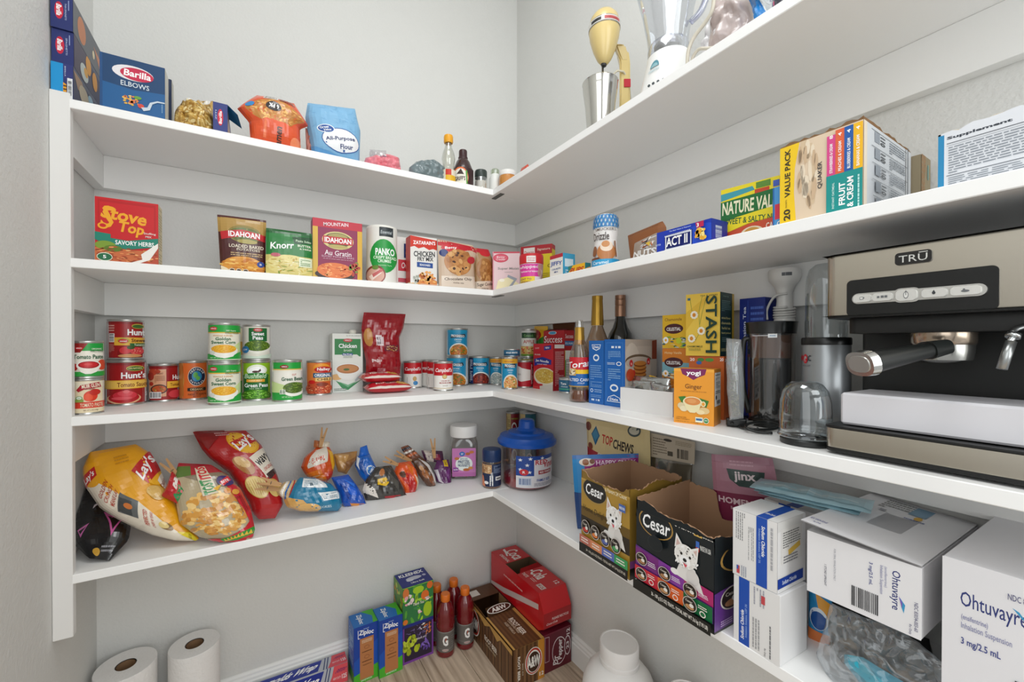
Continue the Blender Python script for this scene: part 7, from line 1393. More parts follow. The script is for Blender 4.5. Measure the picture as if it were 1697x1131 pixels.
# ================================================================ top shelf
zt = Z1
ends = []
f = fr(84, 121, 100, Z1, Y=-.283); yy = [100, 43, -13]
hs = [zat(84, y, f.o) for y in yy]; zlo = Z1
def a_barend(k):
    A = Art('#232f6c')
    if k == 0: A.rect(0, 0, .55, 1, '#1593d2').rect(.55, 0, 1, .45, '#2c3474').poly('#e8a020', [(.55, .55), (.7, .6), (.7, .9), (.55, .85)]).lines(.56, .6, .74, .9, 3, '#1c1c24').rect(.74, .4, .98, 1.0, '#e4e6e8').bars(.76, .45, .96, .95, 12, False, None, '#3a3a40').text('BARILLA', .65, .22, .3, .06, '#c8d0e8', .02, rot=90)
    else: A.ell(.38, .46, .2, .26, '#c81e3c').text('Barilla', .38, .46, .34, .24, '#ffffff', .05, rot=90, it=.1).text('THIN SPAGHETTI' if k == 2 else 'SPAGHETTI', .68, .46, .5, .08, '#b8c4e4', .02, rot=90).rect(.8, .1, .84, .4, '#9aa8d0')
    return A
for k in range(3):
    g = Fr(); g.rz = 0; g.o = Vector((f.o.x, f.o.y+(.004 if k == 1 else 0), zlo+.0005)); g.w = f.w; g.h = hs[k]-zlo-.001; zlo = hs[k]
    S_ = Art('#1a2450'); S_.rect(0, 0, 1, .15, '#46506c')
    if k == 0: S_.poly('#b08a6c', [(.0, .1), (.2, .1), (.3, .4), (.1, .5)]).ell(.25, .45, .12, .28, '#c8b89c', rot=-30).ell(.42, .3, .07, .15, '#9ac4dc').blobs(.5, .6, .14, .12, 14, .02, ['#8ab03c', '#c8d890'], 3, rs=4).lines(.7, .3, .9, .7, 5, '#46506c')
    if k == 1: S_.poly('#3a2c4c', [(0, 0), (.3, 0), (.2, 1), (0, 1)]).ell(.35, .25, .07, .3, '#e0981c', rot=-20).ell(.52, .45, .07, .3, '#d8901c', rot=10).ell(.24, .7, .1, .26, '#cfd8d4', rot=-10).ell(.28, .62, .05, .14, '#e8a830').ell(.8, .8, .04, .1, '#c81e3c')
    if k == 2: S_.rect(0, 0, 1, 1, '#5c6068').ell(.2, .5, .1, .4, '#c87a4c', rot=-20).poly('#c8805c', [(.5, .3), (.95, .5), (.95, .9), (.7, .8)]).ell(.5, .6, .03, .14, '#e8d8b0')
    carton('pasta_box', g, .26, '#232f6c', ('lowest, cyan-ended pasta box of the stack lying along the left wall', 'middle pasta box of the stack lying along the left wall', 'topmost pasta box of the stack lying along the left wall')[k], 'box', front=a_barend(k), right=S_)
# elbows
f = fr(165, 273, 85, Z1, Y=-.272)
A = Art('#14406c'); A.poly('#1c5c94', [(0, .5), (.5, .55), (1, .5), (1, 1), (0, 1)]); A.rect(0, .0, .04, 1, '#1c4c80'); A.ell(.5, .25, .32, .135, '#e8e4e8', rot=-3); A.ell(.56, .26, .26, .115, '#c8284c', rot=-3); A.text('Barilla', .57, .255, .42, .12, '#ffffff', .05, it=.08); A.text('ELBOWS', .53, .46, .44, .09, '#dfe8f0', .01)
A.blobs(.48, .76, .14, .09, 26, .035, ['#e8b03c', '#f0c868', '#d88a2c', '#e07a4c'], 3); A.ell(.57, .68, .06, .03, '#6aa03c'); A.ell(.62, .82, .05, .04, '#d84a3c'); A.poly('#c8d4e0', [(.62, .84), (.72, .82), (.76, .72), (.88, .66), (1, .66), (1, .68), (.88, .69), (.8, .74), (.76, .86), (.66, .9)]); A.lines(.94, .7, .97, .86, 1, '#8ab0d0', vert=True)
carton('pasta_box', f, .045, '#14406c', 'blue elbow macaroni box standing upright on the top shelf', 'box', front=A, right=Art('#cfcfc6'))
f = fr(262, 284, 126, Z1, Y=-.20); carton('pasta_box', f, .03, '#1c2c4c', 'dark blue box peeking out behind the elbow macaroni box', 'box', right=Art('#b8b8ac'))
pm = mat('#c8963c', .45, coat=.5, bump=.9, bscale=120, var=.35, vscale=60)
MAC = Art('#c29a4c').blobs(.5, .5, .52, .5, 170, .07, ['#d8b464', '#e6c880', '#b0843a', '#9c7430', '#f0dca0'], 4, asp=.35).poly('#e8e4dc', [(0, 0), (.3, .1), (.9, .0), (.7, .16), (.3, .2)])
def loose(name, l, r, Y, th, lab, m, seed, art=None, **k):
    return pouch(name, l[0], r[0], wy(Y), Z1, th, '#c8a050', lab, art, bl=l[-1], br=r[-1], lm=l[1:-1], rm=r[1:-1], material=m, seed=seed, wr=k.pop('wr', .012), fscale=48, cat='bag', nu=26, nv=20, ridge=.8, **k)
loose('pasta_bag', [(302, 170), (290, 186), 288], [(330, 166), (350, 190), 354], -.235, .05, 'clear bag of short golden pasta beside the macaroni box', pm, 51, art=MAC)
loose('pasta_bag', [(330, 168), 334], [(353, 168), 356], -.18, .05, 'second clear bag of golden pasta, just behind the first', pm, 52, art=MAC)
f = fr(353, 377, 168, Z1, Y=-.262)
A = Art('#27357a'); A.ell(.5, .45, .2, .26, '#c81e3c').text('Barilla', .5, .45, .4, .2, '#ffffff', .04, rot=-90).text('ZITI', .2, .4, .3, .1, '#b8c4e4', .02, rot=-90)
o = carton('pasta_box', f, .20, '#27357a', 'small dark blue pasta box lying end-on with its flap open', 'box', front=A, right=Art('#a8887c').rect(0, 0, 1, .2, '#27357a').ell(.3, .6, .2, .3, '#c8a89c'))
bm = bmesh.new(); q = [bm.verts.new(p) for p in ((f.w, 0, f.h), (f.w, .08, f.h), (f.w+.03, .075, f.h-.02), (f.w+.022, .01, f.h-.015))]; bm.faces.new(q); bmesh.ops.solidify(bm, geom=bm.faces[:], thickness=.0008); link('flap', bm, mat('#1a7ca8', .4), parent=o)
# ramen multipack
A = Art('#e0501c'); A.ell(.52, .42, .42, .3, '#c8863c'); A.blobs(.52, .42, .4, .27, 110, .06, ['#e0a050', '#c88438', '#f0bc6c', '#b8702c'], 5, asp=.3); A.poly('#e2521c', [(.1, .7), (.35, .6), (.7, .62), (1, .74), (1, 1), (0, 1)]); A.bars(.25, .02, .55, .14, 14, True, '#e8ddd4', '#3a3030'); A.lines(.58, .06, .9, .16, 2, '#5a2c1c'); A.ell(.48, .3, .12, .1, '#241c1c'); A.text('6 PK', .48, .3, .16, .09, '#ffffff', .05, rot=180); A.ell(.14, .34, .06, .06, '#2a86c8'); A.text('ramen', .56, .86, .3, .1, '#3a1c10', .05, rot=-84); A.ell(.9, .92, .12, .12, '#f08a5c'); A.poly('#f07a4c', [(.3, .62), (.34, .62), (.3, .9), (.24, .9)])
pouch('noodle_bag', (426, 158), (487, 172), wy(-.245), Z1, .07, '#e0501c', 'orange multipack of ramen noodles on the top shelf', A, bl=416, br=497, lm=[(404, 172), (393, 180), (413, 203)], rm=[(500, 192), (511, 209), (497, 214)], seed=53, wr=.005, fscale=24, nu=24, nv=24, cat='bag', coat=.7)
loose('baking_packet', [(506, 212), 508], [(520, 216), 522], -.225, .02, 'pinkish brown packet squeezed between ramen and flour', mat('#b87c70', .4), 54)
A = Art('#7fb4da'); A.blobs(.5, .3, .5, .3, 50, .05, ['#6ca4d0', '#90c0e2', '#74acd6'], 4, asp=.2); A.poly('#e8eef4', [(.3, .0), (.66, .0), (.6, .06), (.36, .05)]); A.ell(.58, .68, .38, .2, '#2a5aa0'); A.ell(.58, .68, .365, .185, '#f0f2f4'); A.ell(.3, .52, .16, .075, '#e0e8f0'); A.ell(.3, .52, .14, .06, '#1c4f9c'); A.text('Great', .27, .5, .16, .04, '#ffffff', .03, rot=-8); A.text('Value', .32, .54, .14, .035, '#ffffff', .03, rot=-8)
A.text('All-Purpose', .56, .66, .58, .08, '#1f2f6c', .035, rot=-7); A.text('Flour', .68, .77, .26, .075, '#1f2f6c', .035, rot=-5); A.poly('#5c9cd0', [(0, .8), (.2, .86), (.6, .94), (1, .92), (1, 1), (0, 1)])
pouch('flour_bag', (510, 171), (588, 181), wy(-.235), Z1, .075, '#7fb4da', 'light blue bag of all-purpose flour on the top shelf', A, bl=520, br=595, lm=[(506, 196), (512, 225)], rm=[(592, 200), (597, 218)], seed=55, wr=.004, fscale=20, rough=.5, coat=0, cat='bag', nu=20, nv=22)
loose('sugar_bag', [(606, 262), 600], [(646, 256), (662, 266), 666], -.235, .06, 'slumped pink sugar bag right of the flour', mat('#e4808c', .4, coat=.3), 56, art=Art('#e4808c').poly('#e8dcdc', [(.3, .0), (.7, .0), (.6, .3), (.4, .3)]).text('C&H', .5, .3, .2, .2, '#3a2c5c', .03))
o_ = loose('bag_neck', [(612, 248), 614], [(640, 250), 645], -.17, .02, 'clear gathered neck of plastic behind the pink sugar bag', clear('#e8dcdc', .2, .6, .15, .3), 57); o_['category'] = 'bag'; o_.name = 'empty_bag'
loose('plastic_bag', [(690, 268), (678, 278), 677], [(722, 266), (736, 280), 742], -.235, .06, 'crumpled grey plastic bag near the bottles', mat('#6c7c80', .28, coat=.6), 58)
# bottles at the corner
def bottle(xl, xr, Y, z, name, lab, parts, cat='bottle', X=None):
    c, r = circd(xl, xr, z, Y=Y, X=X); t = empty(name, c, 0, lab, cat); xm = (xl+xr)/2; zz = lambda y: zat(xm, y, (c.x, c.y))-z
    for nm, pr, m in parts: part_lathe(t, nm, [(r*a, b if b < 1 else zz(b)) for a, b in pr], m)
    return t, c, r, zz
t, c, r, zz = bottle(731.5, 755, -.245, Z1, 'corn_syrup_bottle', 'clear waisted corn syrup bottle with a yellow cap', [
    ('bottle_body', [(.9, 0), (1, .004), (1, 290), (.8, 280), (.85, 272), (.95, 264), (.8, 254), (.5, 245), (.46, 238)], clear('#f0efe8', .12, .65, .06)),
    ('cap', [(.6, 238), (.66, 236), (.66, 228), (.6, 225.5), (.2, 225)], mat('#e8a41c', .35))])
prints('printed_label', [(Art('#e4dcc8').rect(.3, 0, .7, .5, '#c8301c').rect(.3, .5, 1, 1, '#e0b020'), cylmap(r*1.005, .006, zz(285), facing(c), PI), 20, 0)], t, .35)
t, c, r, zz = bottle(750, 784.5, -.24, Z1, 'chocolate_syrup_bottle', 'brown chocolate syrup bottle with a dark flip cap', [
    ('bottle_body', [(.9, 0), (1, .004), (1, 292), (.92, 282), (.66, 270), (.5, 266)], mat('#34181a', .25, coat=.5)),
    ('cap', [(.46, 267), (.46, 262), (.4, 261), (.4, 252), (.36, 250)], mat('#3a1c20', .35))])
prints('printed_label', [(Art('#34181a').ell(.36, .6, .4, .62, '#e0703c').ell(.36, .64, .37, .56, '#e8e4d8').rect(0, .36, .62, .44, '#e8e4d8').poly('#3a2c28', [(.2, .4), (.4, .1), (.55, .45)]).text("HERSHEY'S" if 0 else "GRIFF'S", .36, .68, .5, .26, '#34201c', .05).poly('#5a9a3c', [(.62, .2), (.7, .2), (.72, 1), (.66, 1)]), cylmap(r*1.005, .004, zz(284), facing(c), PI), 20, 0)], t, .35)
bottle(786, 807.5, -.25, Z1, 'spice_jar', 'small clear jar with a black lid on the top shelf', [('jar_body', [(.9, 0), (1, .003), (1, 298), (.9, 295)], clear('#f4f4f0', .16, .6, .08)), ('jar_contents', [(.86, .002), (.9, .004), (.9, 302), (.5, 301)], mat('#e4e0dc', .6)), ('lid', [(.94, 296), (.96, 294.5), (.96, 286), (.88, 284), (.3, 283.8)], mat('#2c3834', .35))], 'jar')
bottle(810.5, 830, -.25, Z1, 'spice_jar', 'small jar with a clear stopper and white label at the inner corner', [('jar_body', [(.9, 0), (1, .003), (1, 297), (.8, 293), (.7, 290)], mat('#e9eae6', .35)), ('stopper', [(.68, 290), (.72, 288), (.72, 283), (.5, 281)], clear('#dde4d0', .2, .5, .1))], 'jar')
bottle(827, 855, None, Z1, 'spread_jar', 'squat jar with a white lid and amber contents beside the corner', [('jar_body', [(.95, 0), (1, .003), (1, 296), (.96, 293)], mat('#c8863c', .3, coat=.4)), ('lid', [(1.0, 293.5), (1.02, 292), (1.02, 287), (.96, 285.5), (.3, 285.2)], mat('#ebe9e6', .35))], 'jar', X=-.235)
g = lambda px, py: onx(px, py, -.22)
pouch('red_packet', (864, 279), (875, 272), g, Z1, .02, '#c8482c', 'little red packet near the corner of the top right shelf', None, bl=863, br=880, seed=59, cat='packet')
# milkshake mixer
c, r = circd(964, 1024, Z1, X=-.205); zz = lambda y: zat(994, y, (c.x, c.y))-Z1
cream = mat('#dcc483', .3, coat=.4); chrome = mat('#c8c6c0', .12, .95)
t = empty('milkshake_mixer', c, 0, 'cream coloured milkshake mixer with a steel cup', 'mixer')
cup = [(r*.66, .001), (r*.68, .004), (r*.84, zz(175)), (r*.95, zz(152)), (r*.96, zz(150)), (r*.97, zz(141)), (r*1.0, zz(139)), (r*.97, zz(138)), (r*.93, zz(141))]
part_lathe(t, 'steel_cup', cup, chrome, seg=56, capt=False)
ax = Vector((0.0, 0.0, 0))
hz = lambda y: zz(y)
head = [(r*.12, hz(108)), (r*.22, hz(106)), (r*.4, hz(99)), (r*.62, hz(84)), (r*.8, hz(66)), (r*.86, hz(54)), (r*.84, hz(42)), (r*.76, hz(32)), (r*.55, hz(24)), (r*.3, hz(20.5)), (r*.08, hz(19.5))]
hx = (zat and ray(1001, 60)); off = Vector((math.cos(math.radians(-30))*.0, 0, 0))
px_off = (1001-994)/60*2*r; side_ = Vector((RT.x, RT.y, 0))*px_off
o = part_lathe(t, 'motor_head', head, cream, seg=48); o.location = side_
o = part_lathe(t, 'trim_band', [(r*.875, hz(53)), (r*.885, hz(51)), (r*.875, hz(43)), (r*.86, hz(42))], chrome, seg=48, capb=False, capt=False); o.location = side_
prints('badge', [(Art('#d8d6d0').rect(.1, .2, .4, .8, '#2c2c2c').rect(.5, .2, .95, .8, '#c86a6a').text('Drinkmaster', .72, .5, .4, .5, '#a82020', .02), cylmap(r*.889, hz(52), hz(44), facing(c), PI), 20, 0)], o, .35)
o = link('spindle', lathe([(.0032, zz(175)), (.0032, zz(106))], 10), chrome, parent=t); o.location = side_*.6
o = part_lathe(t, 'collar', [(r*.14, hz(110)), (r*.16, hz(107)), (r*.24, hz(104))], mat('#2a2724', .4)); o.location = side_*.9
bk = Vector((-(CAM.x-c.x), -(CAM.y-c.y), 0)).normalized(); sd = Vector((RT.x, RT.y, 0)).normalized()
def colm(name, pts, w_, d_, m):     # upright made of box sections through (side, back, z)
    bm = bmesh.new(); R_ = []
    for s, b, z, k in pts:
        P = sd*s+bk*b+Vector((0, 0, z)); R_.append([bm.verts.new(P+sd*(w_*k*a)+bk*(d_*k*e)) for a, e in ((-1, -1), (1, -1), (1, 1), (-1, 1))])
    for a, b in zip(R_, R_[1:]):
        for i in range(4): j = (i+1) % 4; bm.faces.new((a[i], a[j], b[j], b[i]))
    bm.faces.new(R_[0]); bm.faces.new(R_[-1]); bmesh.ops.recalc_face_normals(bm, faces=bm.faces); bmesh.ops.bevel(bm, geom=list(bm.edges), offset=.004, segments=2, affect='EDGES')
    o = link(name, bm, m, parent=t); return sharp(o, 40)
pxm = 2*r/60
colm('stand', [((1037-994)*pxm, .03, .004, 1.15), ((1037-994)*pxm, .03, zz(150), 1), ((1037-994)*pxm, .03, zz(95), 1.0), ((1033-994)*pxm, .03, zz(76), 1.1)], .014, .014, cream)
colm('arm', [((1038-994)*pxm, .028, zz(95), .9), ((1028-994)*pxm, .02, zz(70), 1.15), ((1012-994)*pxm, .008, zz(72), .9)], .012, .013, cream)
part_lathe(t, 'foot', [(r*1.5, 0), (r*1.55, .004), (r*1.5, .010), (r*1.2, .013)], cream).location = bk*.02+sd*.01
bm = tubem([sd*(x*pxm)+bk*b+Vector((0, 0, zz(y))) for x, y, b in ((20, 140, .02), (24, 118, .01), (30, 113, .01), (40, 114, .012), (50, 122, .03), (53, 150, .04))], .0028, 7); link('cable', bm, mat('#d8d0b8', .4), parent=t)
bm = boxm((-.009, -.001, -.011), (.009, .001, .011), .0008); o = link('red_badge', bm, mat('#c02434', .35), parent=t); o.location = sd*((1041-994)*pxm)+bk*(.0145)+Vector((0, 0, zz(132))); o.rotation_euler[2] = math.atan2(sd.y, sd.x)
# blender
c, r = circd(1050, 1164, Z1, X=-.15); zz = lambda y: zat(1107, y, (c.x, c.y))-Z1
t = empty('blender', c, 0, 'white based blender with a large clear jug', 'blender'); a0 = facing(c)
part_lathe(t, 'motor_base', [(r*.98, 0), (r*1.0, .006), (r*.96, .02), (r*.74, zz(130)), (r*.64, zz(108)), (r*.62, zz(98)), (r*.5, zz(96))], mat('#eeeeec', .3, coat=.3), seg=48)
part_lathe(t, 'jug_collar', [(r*.6, zz(98)), (r*.6, zz(82)), (r*.56, zz(76))], clear('#cfd0dc', .3, .7, .1), capt=False)
part_lathe(t, 'blade_ring', [(r*.4, zz(84)), (r*.42, zz(76)), (r*.3, zz(72))], chrome)
part_lathe(t, 'jug', [(r*.57, zz(80)), (r*.62, zz(60)), (r*.76, zz(20)), (r*.98, zz(-30)), (r*1.0, zz(-60)), (r*.96, zz(-62))], clear('#e9eaee', .08, .7, .05), seg=64, capb=False, capt=False, flute=lambda a, z: .02*max(0, math.cos(a*4))**10)
hd = a0+1.15
link('jug_handle', tubem(spline([Vector((math.cos(hd)*q*r, math.sin(hd)*q*r, zz(y))) for q, y in ((.68, 58), (1.0, 48), (1.22, 20), (1.3, -10), (1.1, -40))], 20), .007, 8), clear('#c8c8dc', .3, .8, .08), parent=t)
prints('printed_label', [(Art().ell(.5, .5, .34, .42, '#4c8a9a', a0=0, a1=180).ell(.5, .5, .26, .25, '#8ab4bc', a0=0, a1=180).lines(.1, .62, .9, .8, 2, '#9ab8c0'), (lambda u, v: (lambda a, k: (Vector((r*k*math.cos(a), r*k*math.sin(a), zz(112)*(1-v)+zz(140)*v)), Vector((math.cos(a), math.sin(a), .4)).normalized()))(a0-.55+(u-.5)*.6, .665+.15*v)), 12, 4)], t, .35)
for i in range(4):
    a = a0-.62+i*.16; o = link('button', lathe([(.003, 0), (.003, .002)], 10), mat('#3c4448', .4), parent=t); o.location = (r*.9*math.cos(a), r*.9*math.sin(a), zz(158)); o.rotation_euler = (0, math.radians(75), a)
pts = [onx(px, py, X) for px, py, X in ((1139, 108, -.255), (1141, 84, -.255), (1150, 62, -.253), (1168, 38, -.25), (1180, 18, -.25), (1184, -8, -.25))]
b0 = Vector((pts[0].x, pts[0].y, Z1)); o = empty('coiled_cord', b0, 0, 'off-white power cord rising beside the blender', 'cord')
P0 = onx(1139, 112, -.255); lowz = Z1+.004
link('cable', tubem([p-b0 for p in spline([Vector((b0.x, b0.y, lowz))]+pts, 40)], .0035, 8), mat('#cfc8b8', .4), parent=o)
link('cable_loop', tubem([p-b0 for p in spline([Vector((b0.x, b0.y-.005, lowz)), onx(1148, 96, -.26), onx(1158, 82, -.26), onx(1176, 80, -.257), Vector((b0.x+.01, b0.y-.09, lowz))], 30)], .003, 8), mat('#c8c0b0', .4), parent=o)
# plastic bags
def zb(l, r, X, th, lab, m, seed, art=None, name='zip_bag', **k):
    return pouch(name, l[0], r[0], lambda px, py: onx(px, py, X), Z1, th, '#d8d0d0', lab, art, bl=l[-1], br=r[-1], lm=l[1:-1], rm=r[1:-1], material=m, seed=seed, wr=.014, fscale=38, cat='bag', nu=26, nv=22, ridge=.8, **k)
zb([(1172, 60), 1160], [(1200, 0), 1222], -.17, .05, 'white appliance part in cloudy film beside the blender cord', mat('#e4e2e4', .3, coat=.4), 61, name='appliance_part')
zb([(1196, -10), (1180, 40), 1172], [(1244, -40), 1252], -.215, .05, 'cloudy pinkish zip bag full of small parts', mat('#cdbcb8', .35, coat=.7, bump=.5, bscale=30, var=.25, vscale=25), 62)
A = Art().rect(0, 0, 1, 1, '#d8dcdc').rect(.0, .0, .35, 1, '#1c7ac0').blobs(.7, .5, .3, .5, 40, .09, ['#4a6a4c', '#c8ccd0', '#8a8c9c', '#c85a7a', '#3c3c48'], 4, asp=.4)
zb([(1236, -20), 1262], [(1310, -60), 1330], -.235, .05, 'zip bag with a bright blue stripe at the top of the photo', mat('#c8cccc', .3, coat=.6), 63, art=A)
# ================================================================ on the floor
def roll(px, py, lab, rr=.066, h=.28, hole=.021):
    P = onz(px, py, h); c = Vector((max(P.x, -L+rr+.006), min(P.y, -rr-.02), 0)); o = empty('paper_towel_roll', c, 0, lab, 'paper towel', 'paper towel rolls on the floor')
    m = mat('#eceae8', .9, bump=.8, bscale=120)
    bm = bmesh.new(); n = 56
    prf = [(hole+.0015, .001), (rr*.985, .0), (rr, .003)]+[(rr, .003+(h-.006)*k/10) for k in range(1, 10)]+[(rr, h-.003), (rr*.985, h), (hole+.0015, h-.0005)]
    lathe(prf, n, bm, capb=False, capt=False, flute=lambda a, z: .012*max(0, math.cos(a+1.9))**20)
    sharp(link('paper', bm, m, parent=o))
    bm = bmesh.new(); lathe([(hole, .001), (hole, h-.002)], 28, bm, capb=False, capt=False); lathe([(hole-.0012, .001), (hole-.0012, h-.002)], 28, bm, capb=False, capt=False)
    link('cardboard_core', bm, mat('#8a6a4c', .85), parent=o)
    bm = bmesh.new(); a1 = facing(c)-.2; vs = []
    for i in range(9):
        a = a1-.5+i*.12; q = rr*(1.004+.004*i/8+(.0 if i < 6 else .02*(i-6)/2)); vs.append([bm.verts.new((q*math.cos(a), q*math.sin(a), z)) for z in (.002, h*.5, h-.003)])
    for i in range(8):
        for j in range(2): bm.faces.new((vs[i][j], vs[i+1][j], vs[i+1][j+1], vs[i][j+1]))
    sharp(link('loose_sheet', bm, m, parent=o)); return o
roll(213, 1091, 'white paper towel roll standing near the left wall', rr=.066)
roll(324, 1059, 'white paper towel roll standing right of the other roll', rr=.061)
# baseboard-hugging foil wrap box
g = Fr(); g.rz = 0; P = onz(575, 1121, 0); Yw = -.075; Pr = ony(576, 1097, Yw); g.w = .31; g.o = Vector((Pr.x-g.w, Yw, 0)); g.h = Pr.z
g.h = max(.045, min(g.h, .075))
def a_wrap(top):
    A = Art('#b9bcc4'); A.poly('#1a2f94', [(.02, .05), (.76, .05), (.7, .95), (.02, .95)]); A.text('Reynolds Wrap', .4, .5, .6, .6, '#ffffff', .06, it=.2); A.poly('#1a2f6c', [(.79, 0), (.8, 0), (.76, 1), (.75, 1)]); A.poly('#1a2f6c', [(.82, 0), (.83, 0), (.79, 1), (.78, 1)]); A.poly('#e0525c', [(.86, 0), (1, 0), (1, 1), (.8, 1), (.84, .5)]); A.text('EVERYDAY', .935, .3, .1, .18, '#5a1c6a', .04, it=.2); A.text('HEAVY DUTY', .89, .66, .08, .12, '#f4d8dc', .02); A.text('125', .965, .66, .05, .24, '#f8e8ea', .05); return A
carton('foil_wrap_box', g, .052, '#b9bcc4', 'long blue and pink foil wrap box lying by the baseboard', 'box', front=a_wrap(0), top=a_wrap(1), right=Art('#e0525c'))
# sandwich bag boxes
def a_zip():
    A = Art('#1450b0'); A.poly('#0f3f9c', [(0, 0), (1, 0), (1, .3), (0, .6)]); A.poly('#4ab02c', [(0, .84), (.4, .8), (1, .74), (1, 1), (0, 1)]); A.text('Ziploc', .5, .14, .6, .11, '#ffffff', .05, it=.2, rot=4); A.rect(.16, .06, .18, .2, '#ffffff'); A.rect(.16, .2, .24, .21, '#ffffff'); A.text('brand', .5, .06, .2, .02, '#c8dcf4')
    A.rect(.24, .22, .8, .94, '#b87848'); A.lines(.32, .25, .74, .31, 3, '#e4ccb0'); A.ell(.52, .39, .11, .035, '#a0643c'); A.ell(.52, .39, .08, .022, '#b87848'); A.lines(.32, .45, .72, .48, 1, '#5a3418'); A.ell(.52, .56, .11, .035, '#a0643c'); A.ell(.52, .56, .08, .022, '#b87848'); A.lines(.32, .62, .72, .65, 1, '#5a3418'); A.lines(.36, .68, .7, .71, 1, '#8a5a34'); A.text('SANDWICH', .5, .955, .44, .03, '#e8f8d8', .03); return A
T_ = Art('#1a70c0').poly('#4ab02c', [(.5, 0), (1, 0), (1, 1), (.78, 1), (.86, .5)]).text('Ziploc', .34, .5, .7, .26, '#ffffff', .04, rot=90, it=.1)
for i, (xl, xr, yt, yb, lab) in enumerate(((586.5, 627, 1043, 1138, 'left sandwich bag box, blue and green, beside the foil wrap'), (628.5, 667, 1031, 1126, 'right sandwich bag box, blue and green, beside the tissue boxes'))):
    f = fr(xl, xr, yt, 0, yb=yb, rz=2)
    carton('sandwich_bag_box', f, .075, '#1450b0', lab, 'box', front=a_zip(), top=T_, left=Art('#2c6ac0').rect(0, .8, 1, 1, '#3a9a3c').lines(.2, .1, .8, .7, 12, '#a8c8e8'), right=Art('#1450b0').rect(0, .76, 1, 1, '#4ab02c'), group=None)
# tissue cubes
f = fr(667.5, 718, 1039, 0, yb=1104, rz=1)
A = Art('#7c3f9c'); A.rect(.05, .08, .95, .94, '#2c2038'); A.rect(0, 0, 1, .08, '#1c2a80')
A.blobs(.5, .3, .4, .2, 40, .07, ['#8a7ac0', '#5c4a8a', '#a898d8'], 4, asp=.15); A.blobs(.82, .25, .12, .14, 12, .07, ['#e0762c', '#f09a4c'], 5, asp=.2); A.blobs(.28, .62, .26, .3, 16, .085, ['#b8c828', '#c8d840', '#a0b01c'], 6); A.blobs(.76, .62, .16, .16, 10, .08, ['#6a4aa8', '#8a6ac8'], 8, asp=.4); A.text('thank you', .6, .45, .32, .07, '#f0e8f0', .02, it=.2); A.blobs(.66, .16, .2, .1, 6, .05, ['#f0ece8'], 9, asp=.4)
dk_ = .098
carton('tissue_box', f, dk_, '#7c3f9c', 'purple tissue box with lime green fruit pattern, under another tissue box', 'box', front=A, left=Art('#6c3a8c').blobs(.5, .6, .4, .3, 20, .1, ['#b8c828', '#2c2038'], 3))
f2 = Fr(); f2.rz = f.rz; f2.w = f.w; f2.o = Vector((f.o.x, f.o.y, f.h+.0005)); f2.h = zat(667.5, 977, f2.o)-f2.o.z
A = Art('#2f7a44'); A.rect(0, 0, 1, .02, '#8ac43c'); A.blobs(.5, .5, .5, .5, 26, .12, ['#7cc42c', '#3f8c4c', '#a8d83c', '#58a83c'], 3, asp=.35); A.ell(.72, .34, .13, .13, '#e0702c'); A.ell(.88, .1, .1, .1, '#e0702c'); A.ell(.1, .15, .1, .14, '#d87a3c'); A.ell(.08, .92, .08, .07, '#e07a2c'); A.ell(.5, .14, .18, .1, '#a8d02c'); A.ell(.8, .74, .14, .2, '#a8cc28'); A.blobs(.2, .36, .14, .14, 9, .06, ['#f0dcdc', '#f4e8e0', '#e8a8b0'], 5); A.blobs(.78, .46, .1, .06, 6, .05, ['#f0b0b8', '#f6e0e0'], 6); A.text('Thank You', .5, .5, .36, .08, '#f4f4e0', .03, it=.2); A.blobs(.55, .74, .05, .05, 6, .04, ['#e8a0b0', '#f4e4e4'], 7)
T_ = Art('#1c2a80').text('KLEENEX', .5, .2, .8, .2, '#ffffff', .06, rot=0).ell(.5, .52, .26, .12, '#c8ccdc').ell(.36, .6, .12, .08, '#dfe2ec').text('Ultra Soft', .55, .8, .44, .09, '#ffffff', .04).ell(.85, .5, .06, .07, '#b8bcd8')
carton('tissue_box', f2, dk_, '#5c9a3c', 'green floral tissue box stacked on the purple one', 'box', front=A, top=T_, left=Art('#6c9a3c').blobs(.5, .5, .5, .4, 24, .1, ['#c8d84c', '#3f8c4c', '#e0a030'], 3))
# sports drink bottles
liq = mat('#6e0f18', .12, coat=.8)
def sport(P, r, h, lab, turn=0):
    t = empty('sports_drink_bottle', P, 0, lab, 'bottle', 'sports drink bottles'); s = h
    part_lathe(t, 'bottle_body', [(r*.8, 0), (r*.95, .004), (r*.98, s*.05), (r*.93, s*.08), (r*.93, s*.44), (r*.99, s*.47), (r*.99, s*.53), (r*.92, s*.56), (r*.98, s*.62), (r*.92, s*.74), (r*.66, s*.84), (r*.42, s*.88), (r*.4, s*.9)], liq, seg=36)
    part_lathe(t, 'cap', [(r*.48, s*.885), (r*.5, s*.89), (r*.5, s*.985), (r*.45, s), (r*.2, s)], mat('#e07424', .35), flute=lambda a, z: .015*math.cos(a*24))
    A = Art('#66625e'); A.rect(0, 0, 1, .05, '#8a8884'); A.rect(.0, .8, 1, .84, '#7a7874'); A.text('G', .5, .42, .3, .5, '#f2f0ee', .08); A.poly('#c8502c', [(.5, .36), (.56, .26), (.54, .4), (.5, .48)]); A.ell(.5, .88, .18, .06, '#c8b4b0'); A.text('Fruit Punch', .5, .88, .26, .05, '#7a1c24', .03); A.lines(.82, .2, .96, .8, 6, '#8a8884')
    prints('paper_label', [(A, cylmap(r*.95, s*.1, s*.44, facing(P)+turn, PI), 20, 0)], t, .35); return t
tops = ((744, 978, .0), (736, 991, 0))
c3, r3 = circ(717.5, 752, 1089, 0); c4, r4 = circ(751, 785.5, 1078, 0); r_ = .0345; c3.y = c4.y = min(c3.y-.012, -.1205); c4.x = max(c4.x, c3.x+.07)
